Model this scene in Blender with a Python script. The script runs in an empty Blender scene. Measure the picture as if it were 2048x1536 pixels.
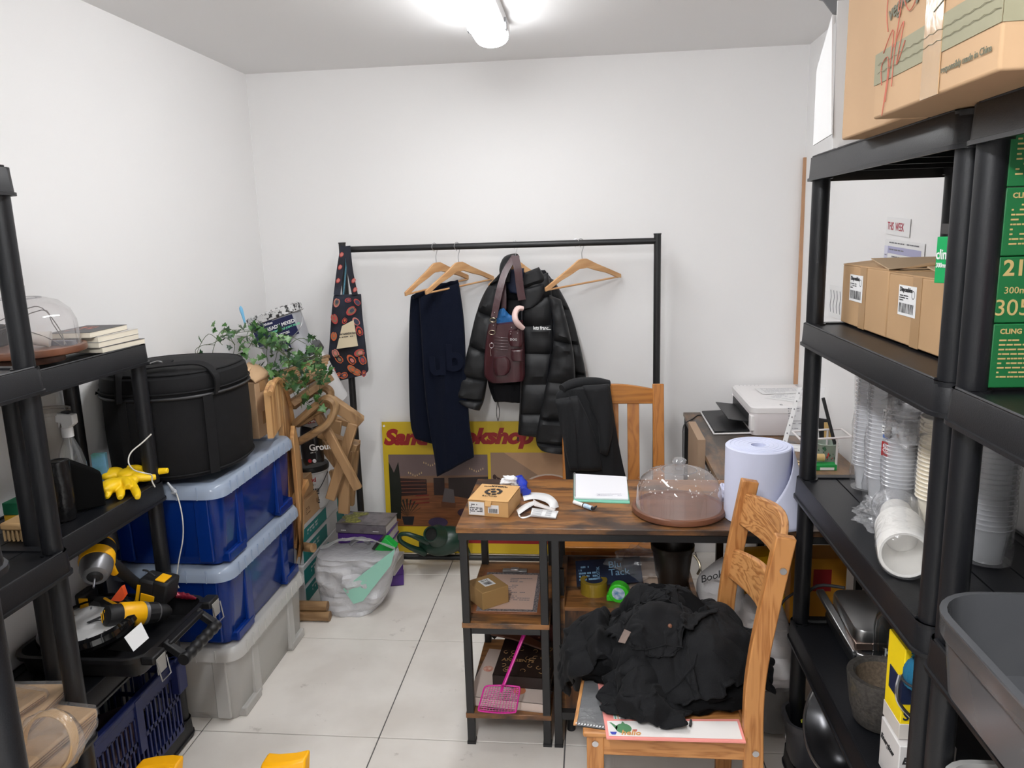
import bpy, bmesh, math, random
from mathutils import Vector, Matrix, Euler, noise
C = bpy.context.scene.collection
PI = math.pi
R = math.radians
random.seed(7)
# ---------------------------------------------------------------- camera
F = 1535.0; H = 1.65
yaw, pit, rol = R(-6.0658), R(11.1777), R(1.7041)
fw = Vector((math.sin(yaw)*math.cos(pit), math.cos(yaw)*math.cos(pit), -math.sin(pit)))
ri = Vector((math.cos(yaw), -math.sin(yaw), 0))
dn = fw.cross(ri)
c_, s_ = math.cos(rol), math.sin(rol)
RI = c_*ri + s_*dn; DN = -s_*ri + c_*dn
EYE = Vector((0, 0, H))
cam_d = bpy.data.cameras.new('camera'); cam = bpy.data.objects.new('camera', cam_d); C.objects.link(cam)
m = Matrix((RI, -DN, -fw)).transposed().to_4x4(); m.translation = EYE
cam.matrix_world = m
cam_d.lens = 36*F/2048; cam_d.sensor_width = 36; cam_d.clip_start = 0.02
bpy.context.scene.camera = cam
vs = bpy.context.scene.view_settings
vs.view_transform = 'Standard'; vs.look = 'None'; vs.gamma = 1; vs.use_curve_mapping = False
vs.exposure = 0.0
# world: dim indoor daylight leaking in (the room is closed, so it hardly matters)
w = bpy.data.worlds.new('world'); bpy.context.scene.world = w; w.use_nodes = True
w.node_tree.nodes['Background'].inputs[0].default_value = (.8, .85, .9, 1)
w.node_tree.nodes['Background'].inputs[1].default_value = 0.3
LAMP_POWER = 36.0
bpy.context.scene.cycles.diffuse_bounces = 8; bpy.context.scene.cycles.transparent_max_bounces = 16

def at(px, py, X=None, Y=None, Z=None):
    """point of the room seen at photo pixel (px,py) on the plane X=, Y= or Z="""
    d = RI*((px-1024)/F) + DN*((py-768)/F) + fw
    t = X/d.x if X is not None else (Y/d.y if Y is not None else (Z-H)/d.z)
    return EYE + d*t

# ---------------------------------------------------------------- materials
MATS = {}
def _nt(name):
    m = bpy.data.materials.new(name); m.use_nodes = True
    nt = m.node_tree; b = nt.nodes['Principled BSDF']
    return m, nt, b
def c4(c): return (c[0], c[1], c[2], 1)
def S(r, g, b):                      # sRGB 0-255 to linear
    def f(x):
        x /= 255
        return x/12.92 if x <= .04045 else ((x+.055)/1.055)**2.4
    return (f(r), f(g), f(b))
def mat(name, col, rough=.5, metal=0, var=0., vs_=8, bump=0, bs=60, spec=.5, trans=0, stretch=(1,1,1), sheen=0, coat=0, col2=None, thr=None):
    if name in MATS: return MATS[name]
    m, nt, b = _nt(name); N = nt.nodes; L = nt.links
    b.inputs['Roughness'].default_value = rough; b.inputs['Metallic'].default_value = metal
    b.inputs['Specular IOR Level'].default_value = spec
    b.inputs['Transmission Weight'].default_value = trans
    if sheen: b.inputs['Sheen Weight'].default_value = sheen
    if coat: b.inputs['Coat Weight'].default_value = coat
    b.inputs['Base Color'].default_value = c4(col)
    if var or col2 or bump:
        tc = N.new('ShaderNodeTexCoord'); mp = N.new('ShaderNodeMapping'); mp.inputs['Scale'].default_value = stretch
        L.new(tc.outputs['Object'], mp.inputs[0])
    if var or col2:
        nz = N.new('ShaderNodeTexNoise'); nz.inputs['Scale'].default_value = vs_; nz.inputs['Detail'].default_value = 5
        L.new(mp.outputs[0], nz.inputs[0])
        r = N.new('ShaderNodeValToRGB'); a, z = thr or (.3, .7)
        r.color_ramp.elements[0].position = a; r.color_ramp.elements[1].position = z
        k2 = col2 or tuple(x*(1-var) for x in col)
        r.color_ramp.elements[0].color = c4(k2); r.color_ramp.elements[1].color = c4(col if col2 else tuple(min(1, x*(1+var*.5)) for x in col))
        L.new(nz.outputs[0], r.inputs[0]); L.new(r.outputs[0], b.inputs['Base Color'])
    if bump:
        n2 = N.new('ShaderNodeTexNoise'); n2.inputs['Scale'].default_value = bs; n2.inputs['Detail'].default_value = 3
        L.new(mp.outputs[0], n2.inputs[0])
        bp = N.new('ShaderNodeBump'); bp.inputs['Strength'].default_value = bump; bp.inputs['Distance'].default_value = .002
        L.new(n2.outputs[0], bp.inputs['Height']); L.new(bp.outputs[0], b.inputs['Normal'])
    MATS[name] = m
    return m
def wood(name, c1, c2, axis='X', scale=9, rough=.45, dist=3.0, dark=None, coat=0, fine=.25):
    """grain runs along axis"""
    m, nt, b = _nt(name); N = nt.nodes; L = nt.links
    tc = N.new('ShaderNodeTexCoord'); mp = N.new('ShaderNodeMapping')
    k = {'X': (.12, 1, 1), 'Y': (1, .12, 1), 'Z': (1, 1, .12)}[axis]
    mp.inputs['Scale'].default_value = k
    L.new(tc.outputs['Object'], mp.inputs[0])
    nz = N.new('ShaderNodeTexNoise'); nz.inputs['Scale'].default_value = scale; nz.inputs['Detail'].default_value = 4; nz.inputs['Distortion'].default_value = .6
    L.new(mp.outputs[0], nz.inputs[0])
    mu = N.new('ShaderNodeMath'); mu.operation = 'MULTIPLY'; mu.inputs[1].default_value = dist*4
    L.new(nz.outputs[0], mu.inputs[0])
    fr = N.new('ShaderNodeMath'); fr.operation = 'PINGPONG'; fr.inputs[1].default_value = 1
    L.new(mu.outputs[0], fr.inputs[0])
    n2 = N.new('ShaderNodeTexNoise'); n2.inputs['Scale'].default_value = scale*14; n2.inputs['Detail'].default_value = 3
    L.new(mp.outputs[0], n2.inputs[0])
    mx = N.new('ShaderNodeMix'); mx.inputs[0].default_value = fine
    L.new(fr.outputs[0], mx.inputs[2]); L.new(n2.outputs[0], mx.inputs[3])
    r = N.new('ShaderNodeValToRGB'); r.color_ramp.elements[0].color = c4(c2); r.color_ramp.elements[1].color = c4(c1)
    r.color_ramp.elements[0].position = .1; r.color_ramp.elements[1].position = .6
    L.new(mx.outputs[0], r.inputs[0])
    out = r.outputs[0]
    if dark:
        n3 = N.new('ShaderNodeTexNoise'); n3.inputs['Scale'].default_value = scale*.8; n3.inputs['Detail'].default_value = 6; n3.inputs['Roughness'].default_value = .65
        mp3 = N.new('ShaderNodeMapping'); mp3.inputs['Scale'].default_value = tuple(.35 if x < 1 else 1 for x in k)
        L.new(tc.outputs['Object'], mp3.inputs[0]); L.new(mp3.outputs[0], n3.inputs[0])
        r3 = N.new('ShaderNodeValToRGB'); r3.color_ramp.elements[0].position = .45; r3.color_ramp.elements[1].position = .57
        L.new(n3.outputs[0], r3.inputs[0])
        m3 = N.new('ShaderNodeMix'); m3.data_type = 'RGBA'; m3.inputs[7].default_value = c4(dark)
        L.new(r3.outputs[0], m3.inputs[0]); L.new(out, m3.inputs[6]); out = m3.outputs[2]
    L.new(out, b.inputs['Base Color'])
    b.inputs['Roughness'].default_value = rough; b.inputs['Coat Weight'].default_value = coat
    MATS[name] = m
    return m
def film(name, tint=(1,1,1), body=(.8,.8,.8), mixf=.2, rough=.1, gloss=.5, bump=0, bs=30, trl=False):
    """thin clear or cloudy plastic or glass: see-through tint + some diffuse body + glossy sheen"""
    m = bpy.data.materials.new(name); m.use_nodes = True; nt = m.node_tree; N = nt.nodes; L = nt.links
    N.remove(N['Principled BSDF']); out = N['Material Output']
    t = N.new('ShaderNodeBsdfTransparent'); t.inputs[0].default_value = c4(tint)
    d = N.new('ShaderNodeBsdfDiffuse'); d.inputs[0].default_value = c4(body)
    g = N.new('ShaderNodeBsdfGlossy'); g.inputs['Roughness'].default_value = rough
    a = N.new('ShaderNodeMixShader'); a.inputs[0].default_value = mixf
    L.new(t.outputs[0], a.inputs[1]); L.new(d.outputs[0], a.inputs[2])
    f = N.new('ShaderNodeLayerWeight'); f.inputs[0].default_value = .5
    pw_ = N.new('ShaderNodeMath'); pw_.operation = 'POWER'; pw_.inputs[1].default_value = 3.2
    mu = N.new('ShaderNodeMath'); mu.operation = 'MULTIPLY_ADD'; mu.inputs[1].default_value = min(1, gloss*.6); mu.inputs[2].default_value = .035*gloss
    L.new(f.outputs[1], pw_.inputs[0]); L.new(pw_.outputs[0], mu.inputs[0])
    z = N.new('ShaderNodeMixShader'); L.new(mu.outputs[0], z.inputs[0]); L.new(a.outputs[0], z.inputs[1]); L.new(g.outputs[0], z.inputs[2])
    L.new(z.outputs[0], out.inputs[0])
    if bump:
        nz = N.new('ShaderNodeTexNoise'); nz.inputs['Scale'].default_value = bs; nz.inputs['Detail'].default_value = 3; nz.inputs['Distortion'].default_value = .8
        tc = N.new('ShaderNodeTexCoord'); L.new(tc.outputs['Object'], nz.inputs[0])
        bp = N.new('ShaderNodeBump'); bp.inputs['Strength'].default_value = bump; bp.inputs['Distance'].default_value = .01
        L.new(nz.outputs[0], bp.inputs['Height'])
        for q in (d, g, f): L.new(bp.outputs[0], q.inputs['Normal'])
    MATS[name] = m
    return m
def emis(name, col, s):
    m, nt, b = _nt(name); b.inputs['Emission Color'].default_value = c4(col); b.inputs['Emission Strength'].default_value = s
    b.inputs['Base Color'].default_value = c4(col)
    MATS[name] = m; return m

BLK = mat('black_plastic', (.013,.0135,.015), .42, bump=.15, bs=300, spec=.4)
SHELF = mat('shelf_plastic', (.0075,.008,.0100), .40, bump=.12, bs=400, spec=.4)
WHITE = mat('white_paint', (.85,.845,.842), .75, bump=.08, bs=120)
METB = mat('black_metal', (.012,.012,.013), .45)
STEEL = mat('steel', (.6,.6,.62), .28, 1)
DSTEEL = mat('brushed_steel', (.42,.42,.42), .35, 1)
PAPER = mat('paper', (.8,.8,.8), .8)
PAPERB = mat('paper_blue_white', (.66,.69,.86), .85, bump=.25, bs=90)
CARD = mat('cardboard', S(188,152,112), .8, var=.08, vs_=5, bump=.1, bs=80)
CARD2 = mat('cardboard_pale', S(194,160,124), .8, var=.06, vs_=4)
CARDD = mat('cardboard_dark_edge', S(120,84,52), .85)
TAPE = mat('packing_tape', S(176,140,100), .22, coat=.5)
INK = mat('black_ink', (.02,.02,.022), .7)
GREYINK = mat('grey_ink', (.2,.2,.22), .7)
WINK = mat('white_print', (.85,.85,.85), .6)
RED = mat('red_print', S(150,24,28), .6)
CHAIRW = wood('pine_chair', S(192,134,78), S(156,98,48), 'Z', 9, .4, 7, fine=.35)
CHAIRX = wood('pine_chair_cross', S(194,136,80), S(156,98,48), 'X', 9, .4, 7, fine=.35)
CHAIRY = wood('pine_chair_depth', S(202,146,90), S(154,96,48), 'Y', 11, .4, 8, fine=.3)
OAK = wood('honey_oak', S(178,114,46), S(146,86,28), 'Z', 8, .38, 4, fine=.4)
OAKX = wood('honey_oak_cross', S(184,120,48), S(148,88,30), 'X', 8, .38, 4, fine=.4)
DESKM = wood('rustic_brown_board', S(152,104,58), S(102,64,34), 'X', 9, .36, 3, dark=S(62,48,40), fine=.5)
DESKM2 = wood('rustic_brown_board_depth', S(138,106,76), S(98,70,48), 'Y', 7, .38, 2, dark=S(70,62,56), fine=.5)
HANG = wood('beech_hanger', S(214,170,122), S(190,142,94), 'X', 10, .45, 1)
TEAK = wood('acacia_wood', S(164,132,94), S(122,92,60), 'X', 8, .5, 2)
TEAKZ = wood('acacia_wood_upright', S(164,130,92), S(122,92,60), 'Z', 8, .5, 2)
WALNUT = wood('walnut', S(120,76,52), S(84,50,34), 'X', 8, .4, 2)
CLEAR = film('clear_plastic', (.97,.97,.98), (.8,.8,.82), .06, .05, .8)
WRAP = film('crinkled_wrap', (.985,.985,.99), (.9,.91,.93), .10, .15, .9, bump=.45, bs=26)
GLASS = film('clear_glass', (.975,.97,.97), (.85,.80,.80), .10, .03, 1.2)

# --- geometry helpers
def info(o): return o.get('_w', None)
class B:
    def __init__(s): s.v = []; s.f = []
    def add(s, V, Fc, M=None):
        k = len(s.v)
        s.v += [(M @ Vector(p)) if M is not None else Vector(p) for p in V]
        s.f += [tuple(i+k for i in q) for q in Fc]; return s
    def box(s, c, d, rz=0, rx=0, ry=0, M=None):
        x, y, z = d[0]/2, d[1]/2, d[2]/2
        V = [(-x,-y,-z),(x,-y,-z),(x,y,-z),(-x,y,-z),(-x,-y,z),(x,-y,z),(x,y,z),(-x,y,z)]
        Fc = [(0,3,2,1),(4,5,6,7),(0,1,5,4),(1,2,6,5),(2,3,7,6),(3,0,4,7)]
        T = Matrix.Translation(c) @ Euler((rx,ry,rz)).to_matrix().to_4x4()
        return s.add(V, Fc, (M @ T) if M is not None else T)
    def bx(s, x0, x1, y0, y1, z0, z1): return s.box(((x0+x1)/2,(y0+y1)/2,(z0+z1)/2), (abs(x1-x0),abs(y1-y0),abs(z1-z0)))
    def cyl(s, a, b, r0, r1=None, n=16, cap=True):
        return s.tube([a, b], [r0, r0 if r1 is None else r1], n, cap=cap, smooth=False)
    def bar(s, a, b, w, h, up=(0,0,1)):          # rectangular bar from a to b, w across, h along up
        a = Vector(a); b = Vector(b); d = (b-a).normalized(); up = Vector(up)
        sd = d.cross(up)
        if sd.length < 1e-4: sd = d.cross(Vector((1,0,0)))
        sd.normalize(); u = sd.cross(d).normalized()
        V = [p + sd*i*w/2 + u*j*h/2 for p in (a, b) for i, j in ((-1,-1),(1,-1),(1,1),(-1,1))]
        return s.add(V, [(0,1,2,3),(7,6,5,4),(0,4,5,1),(1,5,6,2),(2,6,7,3),(3,7,4,0)])
    def loft(s, rings, cap=True, close=True):
        n = len(rings[0]); V = [p for r in rings for p in r]; Fc = []
        for i in range(len(rings)-1):
            for j in range(n if close else n-1):
                k = (j+1) % n
                Fc.append((i*n+j, i*n+k, (i+1)*n+k, (i+1)*n+j))
        if cap and close:
            Fc.append(tuple(range(n-1, -1, -1))); Fc.append(tuple((len(rings)-1)*n+j for j in range(n)))
        return s.add(V, Fc)
    def tube(s, pts, r, n=8, cap=True, smooth=True, sub=4, squash=1, up=None, mod=None):
        pts = [Vector(p) for p in pts]
        rr = list(r) if isinstance(r, (list, tuple)) else [r]*len(pts)
        if smooth and len(pts) > 2: pts, rr = spl(pts, rr, sub)
        rings = []; u = None
        for i, p in enumerate(pts):
            t = (pts[min(i+1, len(pts)-1)] - pts[max(i-1, 0)])
            t = t.normalized() if t.length > 1e-9 else Vector((0,0,1))
            if u is None:
                u = Vector(up) if up else (Vector((0,0,1)) if abs(t.z) < .9 else Vector((1,0,0)))
            u = (u - t*u.dot(t)).normalized(); w_ = t.cross(u)
            ring = []
            for j in range(n):
                a = 2*PI*j/n; k = rr[i]*(mod(i/(len(pts)-1), a) if mod else 1)
                ring.append(p + w_*math.cos(a)*k + u*math.sin(a)*k*squash)
            rings.append(ring)
        return s.loft(rings, cap)
    def lathe(s, prof, c=(0,0,0), n=32, M=None, cap=False, sx=1, sy=1):
        c = Vector(c); rings = [[Vector((r*math.cos(2*PI*j/n)*sx, r*math.sin(2*PI*j/n)*sy, z)) for j in range(n)] for r, z in prof]
        if M is not None: rings = [[c + M @ p for p in q] for q in rings]
        else: rings = [[c + p for p in q] for q in rings]
        return s.loft(rings, cap)
    def rr(s, prof, W, D, rad=.02, c=(0,0,0), n=4, cap=False):   # rounded-rectangle lathe: prof of (outset, z)
        rings = []
        for o, z in prof:
            r = max(.0005, rad+o); ring = []
            for q, (sx, sy) in enumerate(((1,1),(-1,1),(-1,-1),(1,-1))):
                for k in range(n+1):
                    a = q*PI/2 + k*PI/2/n
                    ring.append(Vector((c[0]+sx*(W/2-rad)+r*math.cos(a), c[1]+sy*(D/2-rad)+r*math.sin(a), c[2]+z)))
            rings.append(ring)
        return s.loft(rings, cap)
    def prism(s, poly, ex):
        ex = Vector(ex); n = len(poly); P0 = [Vector(p) for p in poly]
        V = P0 + [p+ex for p in P0]
        return s.add(V, [tuple(range(n-1,-1,-1)), tuple(range(n, 2*n))] + [(i,(i+1)%n,n+(i+1)%n,n+i) for i in range(n)])
    def grid(s, fn, nu, nv, closeu=False):
        V = [fn(i/nu, j/nv) for j in range(nv+1) for i in range(nu+1)]
        return s.add(V, [(j*(nu+1)+i, j*(nu+1)+i+1, (j+1)*(nu+1)+i+1, (j+1)*(nu+1)+i) for j in range(nv) for i in range(nu)])
    def sphere(s, c, r, n=16, m_=10, sx=1, sy=1, sz=1, fn=None):
        rings = []
        for i in range(m_+1):
            t = PI*i/m_ ; ring = []
            for j in range(n):
                a = 2*PI*j/n; d = Vector((math.sin(t)*math.cos(a), math.sin(t)*math.sin(a), -math.cos(t)))
                k = fn(d) if fn else 1
                ring.append(Vector(c) + Vector((d.x*sx, d.y*sy, d.z*sz))*r*k)
            rings.append(ring)
        return s.loft(rings, True)
    def build(s, name, mt, parent=None, smooth=True, ang=35, bevel=0, solid=0, world=False, sub=0, bseg=2, M=None):
        vs_ = s.v
        if M is not None: vs_ = [M @ p for p in vs_]
        if world and parent is not None:
            q = parent
            while q.parent: q = q.parent
            I = (Matrix.Translation(q.location) @ q.rotation_euler.to_matrix().to_4x4()).inverted()
            vs_ = [I @ p for p in vs_]
        me = bpy.data.meshes.new(name); me.from_pydata([tuple(p) for p in vs_], [], s.f)
        bm = bmesh.new(); bm.from_mesh(me)
        bmesh.ops.remove_doubles(bm, verts=bm.verts, dist=1e-5)
        bmesh.ops.recalc_face_normals(bm, faces=bm.faces); bm.to_mesh(me); bm.free()
        me.materials.append(mt)
        if smooth: me.shade_smooth(); me.set_sharp_from_angle(angle=R(ang))
        o = bpy.data.objects.new(name, me); C.objects.link(o); o.parent = parent
        if solid: q = o.modifiers.new('solid','SOLIDIFY'); q.thickness = solid; q.offset = 0
        if bevel: q = o.modifiers.new('bevel','BEVEL'); q.width = bevel; q.segments = bseg; q.limit_method = 'ANGLE'; q.angle_limit = R(40)
        if sub: q = o.modifiers.new('sub','SUBSURF'); q.levels = sub; q.render_levels = sub
        return o
def spl(pts, rr, sub=4):
    out = []; ro = []; n = len(pts)
    for i in range(n-1):
        p0 = pts[max(i-1,0)]; p1 = pts[i]; p2 = pts[i+1]; p3 = pts[min(i+2,n-1)]
        r0 = rr[max(i-1,0)]; r1 = rr[i]; r2 = rr[i+1]; r3 = rr[min(i+2,n-1)]
        for k in range(sub):
            t = k/sub; t2 = t*t; t3 = t2*t
            q = [(-t3+2*t2-t)/2, (3*t3-5*t2+2)/2, (-3*t3+4*t2+t)/2, (t3-t2)/2]
            out.append(p0*q[0]+p1*q[1]+p2*q[2]+p3*q[3]); ro.append(max(.0003, r0*q[0]+r1*q[1]+r2*q[2]+r3*q[3]))
    out.append(pts[-1]); ro.append(rr[-1])
    return out, ro
def lerp(tab, z):                                   # tab: list of tuples sorted by first entry
    if z <= tab[0][0]: return list(tab[0][1:])
    for a, b in zip(tab, tab[1:]):
        if z <= b[0]:
            t = (z-a[0])/(b[0]-a[0]); t = t*t*(3-2*t)*.5 + t*.5
            return [x*(1-t)+y*t for x, y in zip(a[1:], b[1:])]
    return list(tab[-1][1:])
def N3(x, y, z=0): return noise.noise(Vector((x, y, z)))
def thing(name, label, cat, loc=(0,0,0), rz=0, group=None):
    o = bpy.data.objects.new(name, None); C.objects.link(o); o.empty_display_size = .05
    o.location = loc; o.rotation_euler = (0,0,rz); tag(o, label, cat, group); return o
def tag(o, label=None, cat=None, group=None, kind=None):
    if label: o['label'] = label
    if cat: o['category'] = cat
    if group: o['group'] = group
    if kind: o['kind'] = kind
    return o
def recentre(o):                                    # move a single-mesh thing's origin to the base centre
    me = o.data; xs = [v.co for v in me.vertices]
    c = Vector(((min(p.x for p in xs)+max(p.x for p in xs))/2, (min(p.y for p in xs)+max(p.y for p in xs))/2, min(p.z for p in xs)))
    me.transform(Matrix.Translation(-c)); o.location = c; return o
def one(b, name, mt, label, cat, group=None, **k):  # a thing that is one mesh, built in world coordinates
    return tag(recentre(b.build(name, mt, None, **k)), label, cat, group)
def dup(root, loc, rz=0, label=None, group=None, scale=None):
    r = root.copy(); C.objects.link(r); r.location = loc; r.rotation_euler = (0,0,rz)
    if label: r['label'] = label
    if group: r['group'] = group
    if scale: r.scale = scale
    for ch in list(root.children):
        c = ch.copy(); C.objects.link(c); c.parent = r
        for g in ch.children:
            d = g.copy(); C.objects.link(d); d.parent = c
    return r
def fr(o, right, up, depth=None):                   # frame matrix: origin, x=right, y=up, z=normal
    r_ = Vector(right).normalized(); u_ = Vector(up); u_ = (u_ - r_*u_.dot(r_)).normalized(); n_ = r_.cross(u_)
    M = Matrix((r_, u_, n_)).transposed().to_4x4(); M.translation = Vector(o); return M
def txt(s, size, M, mt, parent, name='lettering', bold=0, shear=0, align='LEFT', ext=.0004, sx=1, world=False, lh=1):
    cu = bpy.data.curves.new('t','FONT'); cu.body = s; cu.size = size; cu.offset = bold; cu.shear = shear; cu.align_x = align
    cu.extrude = ext; cu.space_line = lh; cu.resolution_u = 2 if size < .03 else 4
    to = bpy.data.objects.new('t', cu); C.objects.link(to)
    me = bpy.data.meshes.new_from_object(to); bpy.data.objects.remove(to)
    me.name = name; me.materials.clear(); me.materials.append(mt)
    me.transform(M @ Matrix.Diagonal((sx,1,1,1)))
    if world:
        q = parent
        while q.parent: q = q.parent
        me.transform((Matrix.Translation(q.location) @ q.rotation_euler.to_matrix().to_4x4()).inverted())
    o = bpy.data.objects.new(name, me); C.objects.link(o); o.parent = parent; return o
def lines(b, M, w_, h_, rows, fill=.6, seed=0):     # fine print: many tiny dashes in rows, in frame M
    rg = random.Random(seed); dy = h_/rows
    for i in range(rows):
        x = 0
        while x < w_*.97:
            l = min(rg.uniform(.03,.12)*w_, w_-x)
            if rg.random() < .85:
                b.add([(x,h_-i*dy-dy*fill,.0004),(x+l*.85,h_-i*dy-dy*fill,.0004),(x+l*.85,h_-i*dy,.0004),(x,h_-i*dy,.0004)], [(0,1,2,3)], M)
            x += l
            if rg.random() < .05: break
def bars(b, M, w_, h_, n, seed=0):                  # barcode
    rg = random.Random(seed)
    for i in range(n):
        x = w_*i/n; b.add([(x,0,.0005),(x+w_/n*rg.uniform(.25,.8),0,.0005),(x+w_/n*rg.uniform(.25,.8),h_,.0005),(x,h_,.0005)], [(0,1,2,3)], M)
def quad(b, M, x0, y0, x1, y1, z=.0003): b.add([(x0,y0,z),(x1,y0,z),(x1,y1,z),(x0,y1,z)], [(0,1,2,3)], M)
def scribble(b, M, pts, r=.001): b.tube([M @ Vector((x, y, .0006)) for x, y in pts], r, 4, sub=5)

# ---------------------------------------------------------------- room shell
XL, XR, YB, YF, ZC = -1.66, .99, 3.80, -1.5, 2.44
def plane(name, mt, poly, ex):
    o = B().prism(poly, ex).build(name, mt, smooth=False); o['kind'] = 'structure'; return o
plane('wall_back', WHITE, [(XL-.1,YB,0),(XR+.1,YB,0),(XR+.1,YB,ZC),(XL-.1,YB,ZC)], (0,.1,0))
plane('wall_left', WHITE, [(XL,YF,0),(XL,YB,0),(XL,YB,ZC),(XL,YF,ZC)], (-.1,0,0))
plane('wall_right', WHITE, [(XR,YF,0),(XR,YB,0),(XR,YB,ZC),(XR,YF,ZC)], (.1,0,0))
plane('wall_front', WHITE, [(XL-.1,YF,0),(XR+.1,YF,0),(XR+.1,YF,ZC),(XL-.1,YF,ZC)], (0,-.1,0))
plane('ceiling', mat('ceiling_paint', (.80,.795,.79), .8, bump=.05, bs=100), [(XL-.1,YF-.1,ZC),(XR+.1,YF-.1,ZC),(XR+.1,YB+.1,ZC),(XL-.1,YB+.1,ZC)], (0,0,.08))
fl = plane('floor', mat('grout', S(96,94,96), .9), [(XL-.1,YF-.1,-.006),(XR+.1,YF-.1,-.006),(XR+.1,YB+.1,-.006),(XL-.1,YB+.1,-.006)], (0,0,-.1))
TILE = mat('stone_tile', S(226,221,214), .45, bump=.05, bs=40, vs_=3.5, col2=S(212,206,198), thr=(.35,.6))
_nt_ = TILE.node_tree
def dirt(m_, dark, scale, lo, hi, st=(1,1,1)):
    nt = m_.node_tree; N = nt.nodes; L = nt.links; b = N['Principled BSDF']; src = b.inputs['Base Color'].links[0].from_socket
    tc = N.new('ShaderNodeTexCoord'); mp = N.new('ShaderNodeMapping'); mp.inputs['Scale'].default_value = st
    nz = N.new('ShaderNodeTexNoise'); nz.inputs['Scale'].default_value = scale; nz.inputs['Detail'].default_value = 8; nz.inputs['Roughness'].default_value = .7
    L.new(tc.outputs['Object'], mp.inputs[0]); L.new(mp.outputs[0], nz.inputs[0])
    r = N.new('ShaderNodeValToRGB'); r.color_ramp.elements[0].position = lo; r.color_ramp.elements[1].position = hi
    L.new(nz.outputs[0], r.inputs[0]); mx = N.new('ShaderNodeMix'); mx.data_type = 'RGBA'
    mx.inputs[7].default_value = c4(dark); L.new(src, mx.inputs[6]); L.new(r.outputs[0], mx.inputs[0]); L.new(mx.outputs[2], b.inputs['Base Color'])
dirt(TILE, S(138,128,118), 9, .62, .78)
dirt(TILE, S(120,112,104), 45, .68, .75)
TS = .6235; tx0 = -.722; ty0 = 2.236
tme = None
for i in range(-3, 4):
    for j in range(-7, 4):
        x0, x1 = tx0+i*TS+.002, tx0+(i+1)*TS-.002; y0, y1 = ty0+j*TS+.002, ty0+(j+1)*TS-.002
        x0, x1, y0, y1 = max(x0,XL), min(x1,XR), max(y0,YF), min(y1,YB)
        if x1-x0 < .02 or y1-y0 < .02: continue
        o = B().bx(x0,x1,y0,y1,-.0055,0).build('tile', TILE, fl, bevel=.0012, bseg=1, smooth=False)
# mastic trim line of dirt is left to the tiles' own stains

# ---------------------------------------------------------------- ceiling lamps
def lamp(y0, y1, x, label, pw=1):
    t = thing('ceiling_lamp', label, 'lamp', (x,(y0+y1)/2,ZC-.085))
    L_ = y1-y0
    B().bx(-.066,.066,-L_/2+.01,L_/2-.01,.040,.085).build('body', mat('lamp_body', (.75,.75,.75), .5), t, bevel=.004)
    # rounded diffuser, closed by round ends
    rings = []
    for k in range(29):
        u = -1+2*k/28; e = max(0, (abs(u)*L_/2-(L_/2-.05))/.05); sc = math.sqrt(max(.02, 1-e*e))
        rings.append([Vector((.058*sc*math.cos(a)*1.1, u*L_/2, .028+.036*sc*math.sin(a))) for a in [2*PI*j/20 for j in range(20)]])
    B().loft(rings).build('diffuser', emis('lamp_diffuser_%d' % (pw*10), (.975,.985,1), LAMP_POWER*pw), t)
    for s in (-.35, .35):
        B().bx(.066,.072,s*L_-.02,s*L_+.02,.02,.06).build('clip', mat('lamp_clip', (.25,.25,.26), .4, 1), t)
        B().bx(-.072,-.066,s*L_-.02,s*L_+.02,.02,.06).build('clip', MATS['lamp_clip'], t)
lamp(1.95, 3.17, -.37, 'glowing white LED batten lamp on the ceiling above the clothes rail')
lamp(-.6, .62, -.37, 'second LED batten lamp on the ceiling over the doorway end of the room', 3.0)

# ---------------------------------------------------------------- shelving units
def shelving(label, x0, x1, y0, y1, tiers, group='black plastic shelving units', nm='shelving_unit'):
    cx, cy = (x0+x1)/2, (y0+y1)/2; W, D = x1-x0, y1-y0
    t = thing(nm, label, 'shelving', (cx,cy,0), 0, group)
    pr = .023; px, py = W/2-.032, D/2-.032
    for z in tiers:
        b = B()
        b.rr([(-.028,-.01),(-.028,0),(-.001,0),(0,-.002),(.003,-.052),(.007,-.053),(.007,-.060),(.0,-.060),(-.004,-.052),(-.006,-.012),(-.028,-.01)], W-.006, D-.006, .03, (0,0,z))
        ns = 4; sw = (W-.05)/ns
        for k in range(ns):
            xa = -(W-.05)/2+k*sw; b.bx(xa+(.002 if k else 0), xa+sw-(.002 if k<ns-1 else 0), -D/2+.025, D/2-.025, z-.012, z-.004)
        for k in range(5):
            yy = -D/2+.08+k*(D-.16)/4; b.bx(-W/2+.02, W/2-.02, yy-.003, yy+.003, z-.04, z-.012)
        for sx in (-1,1):
            for sy in (-1,1): b.cyl((sx*px,sy*py,z-.055),(sx*px,sy*py,z),pr+.006,n=16)
        s_ = b.build('shelf', SHELF, t)
        for sx in (-1, 1):                                 # moulded raised bead near the corners of the long lips
            r = B(); r.tube([(sx*(W/2-.012),-D/2+.07,z+.000),(sx*(W/2-.006),-D/2+.09,z+.002),(sx*(W/2-.006),D/2-.09,z+.002),(sx*(W/2-.012),D/2-.07,z+.000)], .003, 6)
            r.build('edge_bead', SHELF, s_)
    zs = list(tiers)
    for sx in (-1,1):
        for sy in (-1,1):
            for a, b_ in zip(zs, zs[1:]):
                B().cyl((sx*px,sy*py,a-.001),(sx*px,sy*py,b_-.05),pr,n=20).build('post', SHELF, t)
            B().lathe([(.001,0),(.031,0),(.030,.006),(.023,.02),(pr,tiers[0]-.04)],(sx*px,sy*py,0),20).build('foot', SHELF, t)
    return t
T5 = (.07,.49,.935,1.38,1.82)
shA = shelving('tall black plastic shelving unit at right holding the paper cup sleeves', .58, .98, 1.325, 2.212, T5)
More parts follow.
